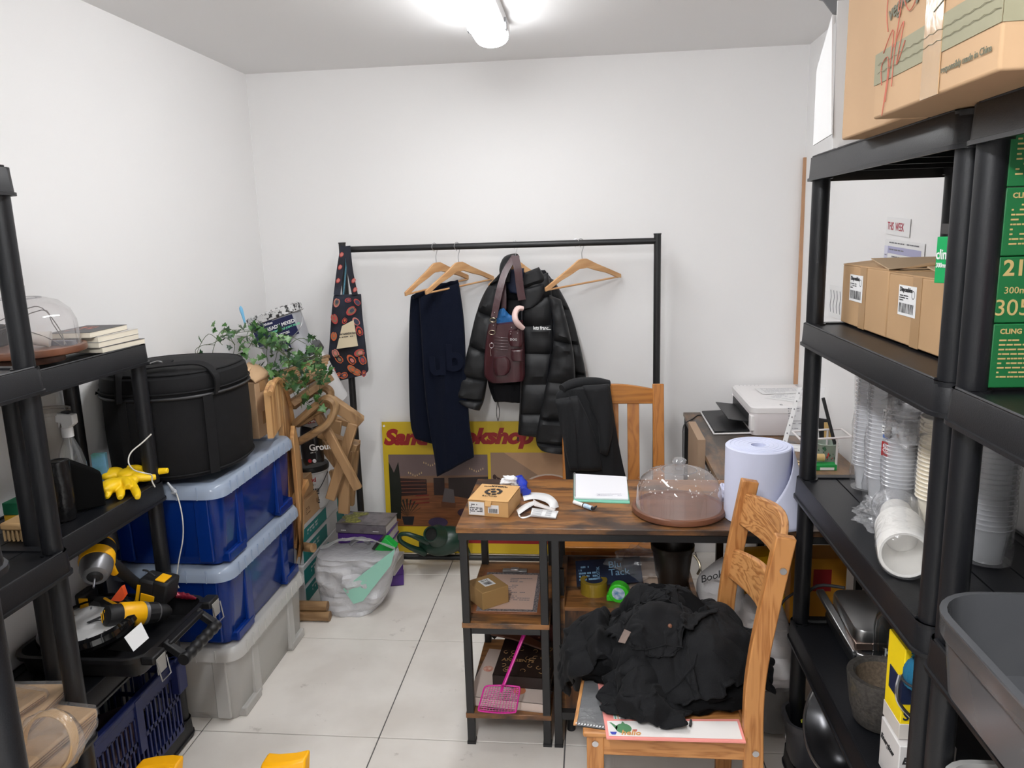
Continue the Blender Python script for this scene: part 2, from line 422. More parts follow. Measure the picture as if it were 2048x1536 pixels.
shB = shelving('tall black plastic shelving unit nearest on the right holding the green boxes', .58, .98, .41, 1.318, T5)
T4 = (.07,.46,.905,1.345)
shC = shelving('low four tier black shelving unit at left with the power tools and glass cake dome', -1.655, -1.36, 1.645, 2.235, T4)
shD = shelving('tall black shelving unit at left with brown paper bags on it', -1.65, -1.25, .73, 1.63, T5)
shE = shelving('black shelving unit nearest the camera at the left edge', -1.02, -.605, -.2, .705, T5)
# cloth simulation helper: drapes a sheet over collider meshes and returns the draped vertices
def drape(V, Fc, colliders, frames=40, thick=.004, mass=.25, bend=.3, pins=None, grav=1.0, selfc=False, shrink=0):
    sc = bpy.context.scene; objs = []
    for cv, cf in colliders:
        me = bpy.data.meshes.new('c'); me.from_pydata([tuple(p) for p in cv], [], cf); o = bpy.data.objects.new('c', me); C.objects.link(o)
        md = o.modifiers.new('col','COLLISION'); o.collision.thickness_outer = .004; o.collision.thickness_inner = .02; o.collision.cloth_friction = 25; objs.append(o)
    me = bpy.data.meshes.new('s'); me.from_pydata([tuple(p) for p in V], [], Fc); o = bpy.data.objects.new('s', me); C.objects.link(o)
    md = o.modifiers.new('cloth','CLOTH'); s = md.settings
    s.quality = 6; s.mass = mass; s.tension_stiffness = 12; s.compression_stiffness = 8; s.shear_stiffness = 4; s.bending_stiffness = bend; s.air_damping = 2
    s.tension_damping = 5; s.compression_damping = 5; s.shear_damping = 5
    s.shrink_min = shrink
    md.collision_settings.distance_min = thick; md.collision_settings.collision_quality = 3; md.collision_settings.use_self_collision = selfc
    if selfc: md.collision_settings.self_distance_min = .004
    if pins:
        vg = o.vertex_groups.new(name='pin'); vg.add(pins, 1, 'REPLACE'); s.vertex_group_mass = 'pin'
    md.point_cache.frame_start = 1; md.point_cache.frame_end = frames+1
    for f_ in range(1, frames+1): sc.frame_set(f_)
    dg = bpy.context.evaluated_depsgraph_get(); ev = o.evaluated_get(dg); out = [v.co.copy() for v in ev.data.vertices]
    sc.frame_set(1)
    for q in objs+[o]: bpy.data.objects.remove(q, do_unlink=True)
    return out

# ================================================================ cloth helper
def garment(rows, y, d, seams=(), fold=0.0, ff=26, seed=0, n=36, sub=8, flat=.35, vf=3.0, axis='Y', pinch=.55, sw=.10, back=1.0, rip=0):
    """a soft hanging volume: rows = ((xl,yl),(xr,yr)[,plane]) edge points top to bottom, front bulges towards the room"""
    L_, R_ = [], []
    for r in rows:
        p = r[2] if len(r) > 2 else y
        L_.append(at(r[0][0], r[0][1], **{axis: p})); R_.append(at(r[1][0], r[1][1], **{axis: p}))
    z = [0]*len(rows); L2, _ = spl(L_, z, sub); R2, _ = spl(R_, z, sub)
    rings = []; m_ = len(L2)
    dirv = Vector((0,-1,0)) if axis == 'Y' else Vector((-1,0,0))
    for i in range(m_):
        t = i/sub; A, Z_ = L2[i], R2[i]; mid = (A+Z_)/2; hv = (Z_-A)/2
        k = 1.0
        for s in seams: k *= 1 - pinch*math.exp(-((t-s)/sw)**2)
        e = min(1, (i+.35)/2.2, (m_-1-i+.35)/2.2); k *= math.sqrt(max(.05, e))
        ring = []
        for j in range(n):
            a = 2*PI*j/n; ca, sa = math.cos(a), math.sin(a)
            w_ = math.copysign(abs(ca)**.8, ca)
            pr_ = mid + hv*w_
            th = abs(sa)**(flat+.2)
            f_ = fold*(N3(pr_.x*ff+seed, pr_.y*ff*.6, pr_.z*vf+seed*3) + .5*N3(pr_.x*ff*2.1+seed, 3.3, pr_.z*vf*2))
            if rip: f_ += rip*N3(pr_.x*9+seed, 7.7, pr_.z*60+seed)*abs(sa)
            off = d*th*k*(1 if sa > 0 else -.75*back) + f_*(1 if sa > 0 else .6)*min(1, abs(sa)*2)
            ring.append(pr_ + dirv*off)
        rings.append(ring)
    return B().loft(rings)
def crumple(c, r, s, seed=0, n=18, m_=12, amp=.35, fq=1.3):
    b = B(); b.sphere(c, r, n, m_, s[0], s[1], s[2], lambda d: 1+amp*(N3(d.x*fq+seed, d.y*fq, d.z*fq)+.5*N3(d.x*fq*2.3+seed, d.y*fq*2.3, d.z*fq*2.3+seed)))
    return b

# ================================================================ storage crates (left, floor)
CB = film('blue_crate_plastic', (.10,.22,.72), (.004,.035,.24), .72, .12, .9)
CLID = film('clear_crate_lid_plastic', (.66,.74,.86), (.50,.58,.70), .55, .2, .7)
CG = film('clear_crate_plastic', (.93,.93,.92), (.74,.73,.71), .46, .25, .8)
def crate(z, mt, lidm, label, clip=None, dark=True):
    W, D, hh = .40, .63, .262
    t = thing('storage_crate', label, 'storage box', (-1.425,2.60,z), 0, 'stacked storage crates')
    b = B()
    b.rr([(-.03,.004),(-.012,0),(-.006,0),(-.003,.02),(.004,.03),(.016,hh-.02),(.02,hh-.015),(.02,hh),(.014,hh),(.0,.035),(-.01,.012),(-.03,.010)], W-.03, D-.03, .035, (0,0,0), 5)
    body = b.build('body', mt, t)
    rb = B()
    for sx in (-1,1):
        for sy in (-1,1):
            p = B().box((sx*(W/2-.005), sy*(D/2-.15), hh/2), (.016,.05,hh-.03), 0).build('rib', mt, body, bevel=.004)
            q = B().box((sx*(W/2-.06), sy*(D/2-.003), hh/2), (.05,.014,hh-.03), 0).build('rib', mt, body, bevel=.004)
            B().box((sx*(W/2-.012), sy*(D/2-.10), .018), (.034,.13,.036)).build('foot_block', mt, body, bevel=.006)
    l = B()
    l.rr([(-.04,hh+.012),(-.035,hh+.022),(-.006,hh+.022),(0,hh+.02),(.012,hh+.004),(.014,hh-.022),(.010,hh-.022),(.008,hh+.002),(-.006,hh+.014),(-.04,hh+.008)], W+.01, D+.01, .045, (0,0,0), 6)
    l.rr([(-.041,hh+.008),(-.041,hh+.013),(-.2,hh+.013)], W+.01, D+.01, .045, (0,0,0), 6, cap=False)
    l.bx(-W/2+.03, W/2-.03, -D/2+.03, D/2-.03, hh+.006, hh+.012)
    ld = l.build('lid', lidm, t)
    for k in range(11):
        yy = -D/2+.06+k*(D-.12)/10
        B().box((W/2+.019, yy, hh-.001), (.004,.003,.044)).build('lid_rib', lidm, ld)
    for k in range(5):
        xx = -W/2+.06+k*(W-.12)/4
        B().box((xx, -D/2-.019, hh-.001), (.003,.004,.044)).build('lid_rib', lidm, ld)
    if clip:
        B().tube([(-.08,-D/2-.02,hh+.0),(-.03,-D/2-.04,hh-.01),(.01,-D/2-.035,hh-.02)], [.012,.013,.010], 10).build('clip_handle', clip, t)
    return t
c1 = crate(0, CG, CG, 'clear milky plastic crate, bottom one of the stack of three crates on the floor', mat('blue_plastic', S(16,44,140), .35))
c2 = crate(.291, CB, CLID, 'translucent blue plastic crate with a pale lid, middle of the crate stack')
c3 = crate(.582, CB, CLID, 'translucent blue plastic crate carrying the black round bag, topmost of the crate stack', CLID)
tag(recentre(B().lathe([(.001,0),(.09,0),(.09,.14),(.001,.14)], (-1.47,2.40,.33), 28).build('paper_roll', mat('teal', S(20,110,140), .6), None)), 'round teal drum seen through the near wall of the middle blue crate', 'tub')
one(crumple((-1.40,2.60,.73), .12, (1.2,1.8,.85), 3), 'fabric_bundle', mat('plum_cloth', S(90,60,100), .9), 'rumpled plum coloured cloth seen inside the top blue crate', 'cloth')
one(crumple((-1.40,2.62,.42), .10, (1.3,1.8,.85), 9), 'fabric_bundle', mat('pale_cloth', S(130,140,160), .9), 'pale rumpled cloth seen inside the middle blue crate', 'cloth')
one(B().box((-1.50,2.42,.12), (.1,.05,.14), .2), 'carton', CARD, 'small kraft carton seen through the wall of the clear bottom crate', 'box', bevel=.003)

# ---- black round bag
BAGM = mat('black_nylon', (.007,.007,.008), .75, bump=.35, bs=700, spec=.25)
t = thing('round_bag', 'large round black zipped fabric bag on top of the crate stack', 'bag', (-1.432,2.485,.888))
def sup(r, z, n=48, sx=1., sy=1.12, p=.86):
    return [Vector((sx*r*math.copysign(abs(math.cos(2*PI*j/n))**p, math.cos(2*PI*j/n)), sy*r*math.copysign(abs(math.sin(2*PI*j/n))**p, math.sin(2*PI*j/n)), z)) for j in range(n)]
b = B(); b.loft([sup(.18,0), sup(.208,.005), sup(.215,.02), sup(.219,.15), sup(.217,.27)], cap=True)
body = b.build('body', BAGM, t)
b = B(); b.loft([sup(.217,.275), sup(.220,.28), sup(.221,.31), sup(.216,.336), sup(.200,.350), sup(.11,.358), sup(.02,.36)], cap=True)
lid = b.build('lid', BAGM, t)
def suploop(r, z, rad, n=60, a0=0, a1=2*PI):
    pts = []
    for j in range(n+1):
        a = a0+(a1-a0)*j/n
        pts.append(Vector((r*math.copysign(abs(math.cos(a))**.86, math.cos(a)), 1.12*r*math.copysign(abs(math.sin(a))**.86, math.sin(a)), z)))
    return B().tube(pts, rad, 6, smooth=False)
suploop(.223,.274,.005).build('zip', mat('zip_black', (.02,.02,.022), .4), t)
suploop(.224,.29,.003).build('piping', BAGM, lid); suploop(.205,.348,.004).build('piping', BAGM, lid)
suploop(.217,.018,.003).build('piping', BAGM, body)
def strap(pts, w_, th, parent, name='strap', mt=BAGM, up=(1,0,0)):
    P_, _ = spl([Vector(p) for p in pts], [0]*len(pts), 6); b = B(); rings = []
    for i, p in enumerate(P_):
        tdir = (P_[min(i+1,len(P_)-1)]-P_[max(i-1,0)]).normalized(); s_ = Vector(up); s_ = (s_-tdir*s_.dot(tdir)).normalized(); nn = tdir.cross(s_)
        rings.append([p+s_*a*w_/2+nn*c*th/2 for a, c in ((-1,-1),(1,-1),(1,1),(-1,1))])
    return b.loft(rings).build(name, mt, parent)
# webbing straps running up the front and right, with carry handles lying on the lid
for ang_ in (-.62, -1.75):
    ca, sa = math.cos(ang_), math.sin(ang_)
    px_, py_ = .224*math.copysign(abs(ca)**.86, ca), .224*1.12*math.copysign(abs(sa)**.86, sa)
    tg = (-sa, ca, 0)
    strap([(px_,py_,.01),(px_*1.01,py_*1.01,.14),(px_*1.01,py_*1.01,.27)], .034, .003, t, 'webbing', up=tg)
strap([(.205,-.125,.27),(.208,-.125,.33),(.16,-.12,.37),(.08,-.16,.375),(-.02,-.20,.368)], .03, .005, t, 'handle', up=(0,1,.2))
strap([(-.045,-.272,.27),(-.05,-.25,.36),(-.09,-.17,.372),(0,-.15,.378),(.07,-.14,.38)], .03, .005, t, 'handle', up=(0,1,.2))
strap([(-.23,-.1,.27),(-.255,-.13,.22),(-.262,-.1,.15),(-.245,-.04,.2)], .03, .006, t, 'side_handle', up=(0,1,0))
B().tube([(.03,-.20,.385),(.05,-.19,.39),(.07,-.195,.388)], .003, 6).build('zip_puller', DSTEEL, t)

# ---- tall carton behind the bag
t = thing('open_carton', 'tall brown cardboard carton with bent top flaps standing behind the black bag', 'box', (-1.440,2.845,.888))
B().bx(-.16,.15,-.065,.065,0,.225).build('carton_body', CARD2, t, bevel=.003)
for q, (z0, z1) in enumerate(((.05,.10),(.18,.225))): B().box((.1515,.0,(z0+z1)/2), (.001,.05,z1-z0)).build('tape_strip', TAPE, t)
b = B()
for i in range(9):
    pass
b.grid(lambda u, v: Vector((.152 - .08*v*v + .0, -.068+.136*u, .222 + .05*v - .02*v*v + .03*u*v)), 6, 6); b.build('flap', CARD2, t, solid=.004)
B().grid(lambda u, v: Vector((-.15+.27*u, -.066+.05*v, .225+.03*v+.02*u)), 6, 4).build('flap', CARD2, t, solid=.004)
B().grid(lambda u, v: Vector((-.15+.26*u, .066-.04*v, .225+.04*v)), 6, 4).build('flap', CARD2, t, solid=.004)

# ---- round folding table top behind the crates
t = thing('folding_table', 'round planked wooden folding table top standing upright behind the crates', 'table', (-1.22,2.80,.355))
az = R(-14); dx, dy = math.sin(az), math.cos(az)
PINE = wood('table_planks', S(196,152,100), S(160,112,66), 'Z', 7, .5, 2); PINE2 = wood('table_planks_pale', S(214,176,126), S(184,140,92), 'Z', 7, .5, 2)
rad = .378; edges = [.125,.163,.19,.245,.30,.345,.378]
for i, (a, b_) in enumerate(zip(edges, edges[1:])):
    poly = []
    ss = [a+(b_-.0016-a)*k/4 for k in range(5)]
    for s in ss: poly.append((dx*s, dy*s, .38+math.sqrt(max(0, rad*rad-s*s))))
    for s in ss[::-1]: poly.append((dx*s, dy*s, .38-math.sqrt(max(0, rad*rad-s*s))))
    B().prism(poly, (-.022*dy, .022*dx, 0)).build('plank', PINE2 if i == 1 else PINE, t, bevel=.001)
for i, (a, b_) in enumerate(((-.12,-.06),(-.06,0),(0,.062),(.062,.1235))):          # planks standing above the crate lids
    ss = [a+(b_-.0016-a)*k/4 for k in range(5)]
    poly = [(dx*s, dy*s, .38+math.sqrt(rad*rad-s*s)) for s in ss] + [(dx*s, dy*s, .562) for s in ss[::-1]]
    B().prism(poly, (-.022*dy, .022*dx, 0)).build('plank', PINE2 if i == 2 else PINE, t, bevel=.001)
rimp = [(dx*rad*math.cos(a)+.003, dy*rad*math.cos(a), .38+rad*math.sin(a)) for a in [(-70+180*k/30)*PI/180 for k in range(31)]]
B().tube(rimp, .011, 8, up=(1,0,0)).build('rim', PINE, t)
B().bar((-.03,.13,.2),(-.03,.30,.25),.03,.03).build('cleat', PINE, t)
# second leaf, lower, hanging in front
b = B(); poly = []
for k in range(13):
    a = (-78+130*k/12)*PI/180; poly.append((.02+dx*.30*math.cos(a), dy*.30*math.cos(a)-.0, .30+.30*math.sin(a)))
poly += [(.02+dx*.13, dy*.13, .5), (.02+dx*.13, dy*.13, .02)]
B().prism(poly, (.018,0,0)).build('drop_leaf', PINE, t, bevel=.004)
# ---------------------------------------------------------------- wooden folding chairs behind
def fchair(label, Y0, bars_, loops, slats):
    p0 = at(bars_[0][0][0], bars_[0][0][1], Y=Y0)
    t = thing('folding_chair', label, 'chair', (-1.25, Y0, .30), 0, 'folded wooden garden chairs')
    for (a, b_, w_, h_, y1, y2) in bars_:
        B().bar(at(*a, Y=y1), at(*b_, Y=y2), w_, h_, (0,1,0)).build('leg', TEAKZ, t, world=True, bevel=.004)
    for lp, r_, yy in loops:
        B().tube([at(x, y_, Y=yy+dy_) for x, y_, dy_ in lp], r_, 8, sub=6, squash=1.5, up=(0,1,0)).build('arm', TEAK, t, world=True)
    for (a, b_, w_, h_, y1, y2) in slats:
        B().bar(at(*a, Y=y1), at(*b_, Y=y2), w_, h_, (0,0,1)).build('slat', TEAK, t, world=True, bevel=.003)
    return t
fchair('wooden folding chair with a rounded arm and crossed legs, frontmost of those behind the crates', 3.16,
   [((636,828),(716,978),.04,.026,3.14,3.17), ((707,846),(661,998),.044,.03,3.2,3.2), ((654,797),(722,844),.05,.045,3.16,3.22)],
   [([(596,884,0),(625,868,0),(655,848,0),(668,825,0),(668,806,0),(655,797,0),(636,808,0.01),(604,836,.02),(592,846,.03)], .0175, 3.10)],
   [((640,866),(716,896),.045,.035,3.28,3.26)])
fchair('wooden folding chair with a slatted seat under the ivy, behind the frontmost one', 3.30,
   [((700,900),(686,1024),.04,.03,3.36,3.36), ((640,880),(676,930),.04,.03,3.34,3.36), ((672,840),(662,910),.06,.02,3.4,3.4), ((655,834),(712,852),.03,.03,3.42,3.42)],
   [([(594,848,0),(615,838,0),(645,818,0),(658,800,0),(660,784,0),(648,775,0),(630,782,0.01),(600,802,.02),(588,812,.03)], .0175, 3.16)],
   [((584,806),(664,752),.05,.03,3.05,3.12)] + [((566-2*k,792-9*k),(648+2*k,742-6*k),.028,.016,3.10+.03*k,3.22+.04*k) for k in range(6)])
fchair('wooden folding chair at the very back against the wall, mostly hidden', 3.52,
   [((712,880),(700,1010),.04,.03,3.5,3.5), ((690,930),(688,1026),.05,.03,3.3,3.3), ((664,940),(684,1000),.03,.03,3.5,3.5)], [], [((600,760),(640,735),.03,.02,3.3,3.4), ((596,775),(650,745),.03,.02,3.25,3.3)])
# ---------------------------------------------------------------- paper cartons stacked beside the chairs
TEAL = mat('teal_print', S(18,120,116), .55); PWH = mat('white_carton', S(196,196,198), .7)
def carton(label, x0, x1, y0, y1, z0, z1, mt, parts, cat='box', group=None, nm='carton', rz=0):
    t = thing(nm, label, cat, ((x0+x1)/2,(y0+y1)/2,z0), rz, group)
    w_, d_, h_ = x1-x0, y1-y0, z1-z0
    B().bx(-w_/2,w_/2,-d_/2,d_/2,0,h_).build('carton_body', mt, t, bevel=.002)
    if parts: parts(t, w_, d_, h_)
    return t
def teal_panel(t, w_, d_, h_):
    for s, (a, b_) in enumerate(((-.5,.05),(.3,.5))):
        B().bx(w_/2+.0002, w_/2+.0012, d_*a+.004, d_*b_-.004, .004, h_*.78).build('printed_panel', TEAL, t)
    M = fr((w_/2+.0014,-d_*.36,h_*.25),(0,1,0),(0,0,1)); b = B(); lines(b, M, d_*.22, h_*.35, 2, seed=3)
    b.build('print', PWH, t)
ys = [(3.15,3.74),(3.14,3.76),(3.16,3.75),(3.13,3.77)]
zz = [.0,.095,.19,.285,.37]
nm_ = ['bottom','second','third','topmost']
for k in range(4):
    carton(f'teal and white paper carton, {nm_[k]} one of four behind the carrier bag', -1.63, -1.315+.004*(k%2), ys[k][0], ys[k][1], zz[k], zz[k+1]-.002, PWH, teal_panel, group='teal and white paper cartons')
def kraftprint(t, w_, d_, h_):
    M = fr((w_/2+.0006,-d_*.42,h_*.15),(0,1,0),(0,0,1)); b = B(); quad(b, M, 0, 0, .03, .03); lines(b, fr((w_/2+.0006,-d_*.2,h_*.3),(0,1,0),(0,0,1)), .06, .035, 4, seed=5)
    quad(b, M, .2, .03, .212, .05); quad(b, M, .22, .03, .232, .05); b.build('print', CARDD, t)
carton('flat brown cardboard box with small printed marks, lower of two on the paper cartons', -1.56, -1.31, 3.14, 3.43, .37, .47, CARD, kraftprint, group='brown boxes on the paper cartons')
carton('plain brown cardboard box, upper of two on the paper cartons', -1.56, -1.325, 3.13, 3.40, .471, .565, CARD, None, group='brown boxes on the paper cartons')
# dowels
for k, (z, yy, xe) in enumerate(((.022,3.005,-1.152),(.062,3.02,-1.165))):
    one(B().tube([(-1.56,yy,z),(xe,yy,z)], .022, 20, smooth=False), 'wooden_pole', TEAK, ['round brown wooden pole lying on the tiles, lower of two by the clear crate','round brown wooden pole resting on another pole on the floor by the clear crate'][k], 'pole', 'round wooden poles', ang=50)
one(B().tube([(-1.30,3.08,.315),(-1.215,3.04,.325)], .02, 20, smooth=False), 'wooden_pole', TEAK, 'short round wooden pole end poking out between the blue crate and the paper cartons', 'pole', 'round wooden poles')
# grout bag and white tub
t = thing('grout_bag', 'black bag of grout with a folded grey top standing on the white tub', 'bag', at(628,925,Y=3.3)); 
g = garment([((606,842),(634,834)),((604,858),(638,852)),((604,880),(641,875)),((606,905),(644,898)),((612,930),(648,922))], 3.3, .045, fold=.006, ff=30, n=24, sub=4)
g.build('sack', mat('black_film', (.012,.012,.014), .3), t, world=True)
B().prism([at(602,852,Y=3.25),at(606,842,Y=3.25),at(632,833,Y=3.25),at(638,850,Y=3.25),at(622,856,Y=3.25)], (0,.02,0)).build('folded_top', mat('grey_film', S(150,150,152), .35), t, world=True, bevel=.003)
M = fr(at(616,848,Y=3.245),(1,0,.22),(-.22,0,1)); b = B(); quad(b, M, 0,0,.036,.024); b.build('logo_panel', RED, t, world=True)
txt('NK', .022, M @ Matrix.Translation((.006,.004,.001)), WINK, t, world=True, bold=.0006)
txt('Grout', .042, fr(at(619,902,Y=3.235),(1,0,.1),(0,0,1)), WINK, t, world=True, bold=.0008)
b = B(); lines(b, fr(at(619,908,Y=3.235),(1,0,.12),(0,0,1)), .05, .006, 1, seed=2); b.build('print', WINK, t, world=True)
for px_, mt in ((620,RED),(629,mat('pale_print', (.6,.6,.62), .6))):
    B().lathe([(.0005,0),(.009,0)], at(px_,922,Y=3.228), 20, Matrix.Rotation(PI/2,4,'X').to_3x3()).build('badge', mt, t, world=True)
p = at(626,1010,Y=3.45); t = thing('paint_tub', 'white paint tub with dirty black lid and printed label under the grout bag', 'tub', (p.x,3.45,.372))
TUBW = mat('tub_white', S(205,205,205), .45, col2=S(170,168,166), vs_=14)
bd = B().lathe([(.001,0),(.072,0),(.076,.01),(.085,.175),(.089,.18),(.089,.2),(.084,.2),(.001,.19)], n=32).build('tub_body', TUBW, t)
B().lathe([(.001,.212),(.088,.212),(.092,.205),(.092,.19),(.089,.185)], n=32).build('lid', BLK, t)
txt('Leyland', .030, fr((-.03,-.091,.145),(1,.0,.04),(0,0,1)), RED, t, bold=.0006)
b = B()
for k in range(3): lines(b, fr((-.062+.045*k,-.083+.006*abs(k-1)-.004,.03),(1,(k-1)*.4,0),(0,0,1)), .038, .10, 9, seed=k)
b.build('label_text', INK, t)
B().tube([(-.088,0,.17),(-.06,-.075,.10),(0,-.1,.08),(.06,-.07,.10),(.088,0,.17)], .002, 6).build('wire_handle', INK, t)

# ---- plaster tub with label, tipped
t = thing('plaster_tub', 'pale grey plaster tub with navy label tipped on its side above the ivy', 'tub', at(585,730,Y=3.35))
o0 = at(487,645,Y=3.32); o1 = at(580,612,Y=3.32); ax = (o1-o0).normalized(); dwn = (at(628,722,Y=3.40)-at(574,622,Y=3.40)).normalized()
dwn = (dwn-ax*dwn.dot(ax)).normalized(); wd = (o1-o0).length; M0 = fr((o0+o1)/2, ax, -dwn)     # z = towards the camera
if (M0.to_3x3() @ Vector((0,0,1))).y > 0: M0 = M0 @ Matrix.Rotation(PI, 4, 'Y')
G = B(); D2 = .17; MM = M0 @ Matrix.Translation((0,0,-D2/2)) @ Matrix.Rotation(-PI/2, 4, 'X')
GT = mat('tub_grey', S(172,174,180), .4, var=.05)
b = B(); b.rr([(-.02,-.28),(-.012,-.285),(-.008,-.26),(0,-.02),(.004,-.018),(.004,0),(-.004,0)], wd-.02, D2, .05, n=6, cap=True); b.build('tub_body', GT, t, world=True, M=MM)
b = B(); b.rr([(.008,-.03),(.012,-.028),(.012,.004),(.0,.012),(-.04,.012)], wd-.02, D2, .05, n=6, cap=True)
b.build('lid', mat('plaster_splashed_lid', S(205,205,205), .7, col2=(.02,.02,.02), vs_=60, thr=(.42,.5)), t, world=True, M=MM)
Mf = M0 @ Matrix.Translation((0,0,.0045))
NAVY = mat('navy_label', S(26,32,76), .4)
b = B(); b.box((.012,-.082,0),(wd*.86,.092,.002)); lb = b.build('label', NAVY, t, world=True, M=Mf)
MT = Mf @ Matrix.Translation((-.02,-.085,.0015))
txt('READY MIXED', .022, MT @ Matrix.Translation((-.005,.012,0)), WINK, t, world=True, bold=.0006)
txt('PLASTERBOARD JOINT FILLER', .012, MT @ Matrix.Translation((-.005,-.004,0)), mat('green_print', S(120,220,170), .6), t, world=True, bold=.0003)
b = B(); lines(b, MT @ Matrix.Translation((-.005,-.034,0)), .10, .018, 3, seed=8); b.build('fine_print', WINK, t, world=True)
b = B(); quad(b, MT, -.02,.034,.035,.054,.0004); b.build('logo_plate', NAVY, t, world=True)
txt('Wickes', .016, MT @ Matrix.Translation((-.014,.038,.001)), WINK, t, world=True, bold=.0004)
b = B(); quad(b, MT, .04,-.10,.075,-.06,.0004); b.build('side_label', NAVY, t, world=True)
b = B(); b.add([(.044,-.09,.001),(.071,-.09,.001),(.058,-.068,.001)], [(0,1,2)], MT); b.build('logo_triangle', WINK, t, world=True)
B().tube([M0 @ Vector((-wd/2-.003,-.05,-.06)), M0 @ Vector((-wd/2-.01,-.10,0)), M0 @ Vector((-.02,-.155,.02)), M0 @ Vector((wd/2-.01,-.12,.01)), M0 @ Vector((wd/2+.02,-.07,-.03)), M0 @ Vector((wd/2+.012,-.02,-.06))], .002, 6).build('wire_handle', DSTEEL, t, world=True)
one(B().tube([at(490,648,Y=3.28), at(487,635,Y=3.28), at(482,618,Y=3.28), at(481,612,Y=3.28)], [.004,.006,.008,.002], 8), 'brush_handle', mat('sky_blue_plastic', S(120,190,230), .4), 'thin pale blue handle sticking up beside the tipped plaster tub', 'brush')
# ---- second tub with dark lid
t = thing('paint_bucket', 'white paint bucket with a dark grey lid lying behind the ivy', 'tub', at(625,740,Y=3.42))
a0 = at(612,712,Y=3.42); dr = (at(640,770,Y=3.42)-a0).normalized(); dr = (dr+Vector((0,.3,0))).normalized()
B().tube([a0, a0+dr*.02, a0+dr*.26], [.085,.083,.07], 28, smooth=False).build('bucket_body', mat('bucket_white', (.72,.72,.72), .4), t, world=True)
B().tube([a0-dr*.035, a0-dr*.03, a0+dr*.004], [.082,.092,.092], 28, smooth=False).build('lid', mat('dark_grey_lid', (.045,.047,.052), .45), t, world=True)
sd_ = dr.cross(Vector((0,1,0))).normalized()
B().tube([a0+sd_*.09, a0+sd_*.05-Vector((0,.09,-.02))+dr*.03, a0-sd_*.05-Vector((0,.09,-.02))+dr*.02, a0-sd_*.09], .002, 6).build('wire_handle', DSTEEL, t, world=True)

# ---- ivy
t = thing('ivy_garland', 'trailing green artificial ivy draped over the folded chairs beside the bag', 'plant', at(540,740,Y=3.0))
IV = [mat('ivy_leaf_%d' % k, c, .35, var=.25, vs_=40) for k, c in enumerate((S(44,84,40), S(66,112,52), S(32,66,36), S(96,136,78)))]
def leafmesh(mt, seed):
    o2 = [(0,0),(.30,.02),(.52,-.10),(.50,.22),(.36,.42),(.55,.62),(.26,.66),(.10,.95),(0,1.12)]
    pts = o2 + [(-x, y) for x, y in o2[-2:0:-1]]
    b = B(); V = [(0,.42,.06)] + [(x, y-.0, -.10*abs(x)-.12*(y-.4)**2+.03*math.sin(seed+i)) for i, (x, y) in enumerate(pts)]
    n = len(pts); b.add([Vector(v)*.030 for v in V], [(0, 1+i, 1+(i+1) % n) for i in range(n)])
    o = b.build('leaf', mt, t, ang=80); me = o.data; bpy.data.objects.remove(o); return me
LM = [leafmesh(IV[k % 4], k) for k in range(8)]
rg = random.Random(11)
def ivy_leaf(p, s=1):
    o = bpy.data.objects.new('leaf', rg.choice(LM)); C.objects.link(o); o.parent = t
    o.location = Vector(p)-t.location; o.rotation_euler = (rg.uniform(.2,1.9), rg.uniform(-.9,.9), rg.uniform(-1.6,1.6)); k = s*rg.uniform(.6,1.15); o.scale = (k,k,k)
stems = []
base = [(412,690),(440,672),(480,676),(520,672),(540,690),(600,700),(625,720),(640,745),(655,760),(610,740),(570,725),(520,715),(470,710),(430,715),(500,735),(545,745)]
for k in range(30):
    a = rg.choice(base); pts = []; x, y_ = a; yy = rg.uniform(2.86,3.12); ang_ = rg.uniform(-.3,.9)
    for q in range(6):
        y_ = max(y_, 660); pts.append(at(x, y_, Y=yy)); x += 20*math.cos(ang_)*(1 if x < 640 else -1); y_ += 16*math.sin(ang_)-3+q; ang_ += rg.uniform(-.7,.8)
        y_ = min(y_, 770 if x < 560 else 800); yy += rg.uniform(-.03,.03)
    stems.append(pts)
stems.append([at(x,y_,Y=3.02) for x, y_ in ((600,745),(612,775),(610,800),(622,812))])
stems.append([at(x,y_,Y=3.04) for x, y_ in ((630,740),(640,770),(636,800),(645,815))])
stems.append([at(x,y_,Y=3.06) for x, y_ in ((625,725),(650,745),(668,742))])
for x0, x1, yt in ((400,445,668),(395,430,690),(430,470,660)):
    stems.append([at(x0,715,Y=2.95), at(x0-4,700,Y=2.95), at((x0+x1)/2-5,yt,Y=2.95), at(x1,690,Y=2.95)])
for pts in stems: B().tube(pts, .0012, 5).build('stem', mat('ivy_stem', S(70,84,44), .6), t, world=True)
nl = 0
while nl < 230:
    pts = rg.choice(stems[:30]); i = rg.randrange(len(pts)-1); p = pts[i].lerp(pts[i+1], rg.random()) + Vector((rg.gauss(0,.012), rg.gauss(0,.02), rg.gauss(0,.014)))
    ivy_leaf(p); nl += 1
for pts in stems[30:33]:
    for q in range(9): 
        i = rg.randrange(len(pts)-1); ivy_leaf(pts[i].lerp(pts[i+1], rg.random())+Vector((rg.gauss(0,.01),-.01,rg.gauss(0,.008))), 1.05)
for x, y_ in ((400,682),(404,712),(520,650),(527,654),(515,660),(615,682),(628,708),(640,712),(652,748),(664,740),(602,815),(620,818)): ivy_leaf(at(x,y_,Y=2.97), 1.1)

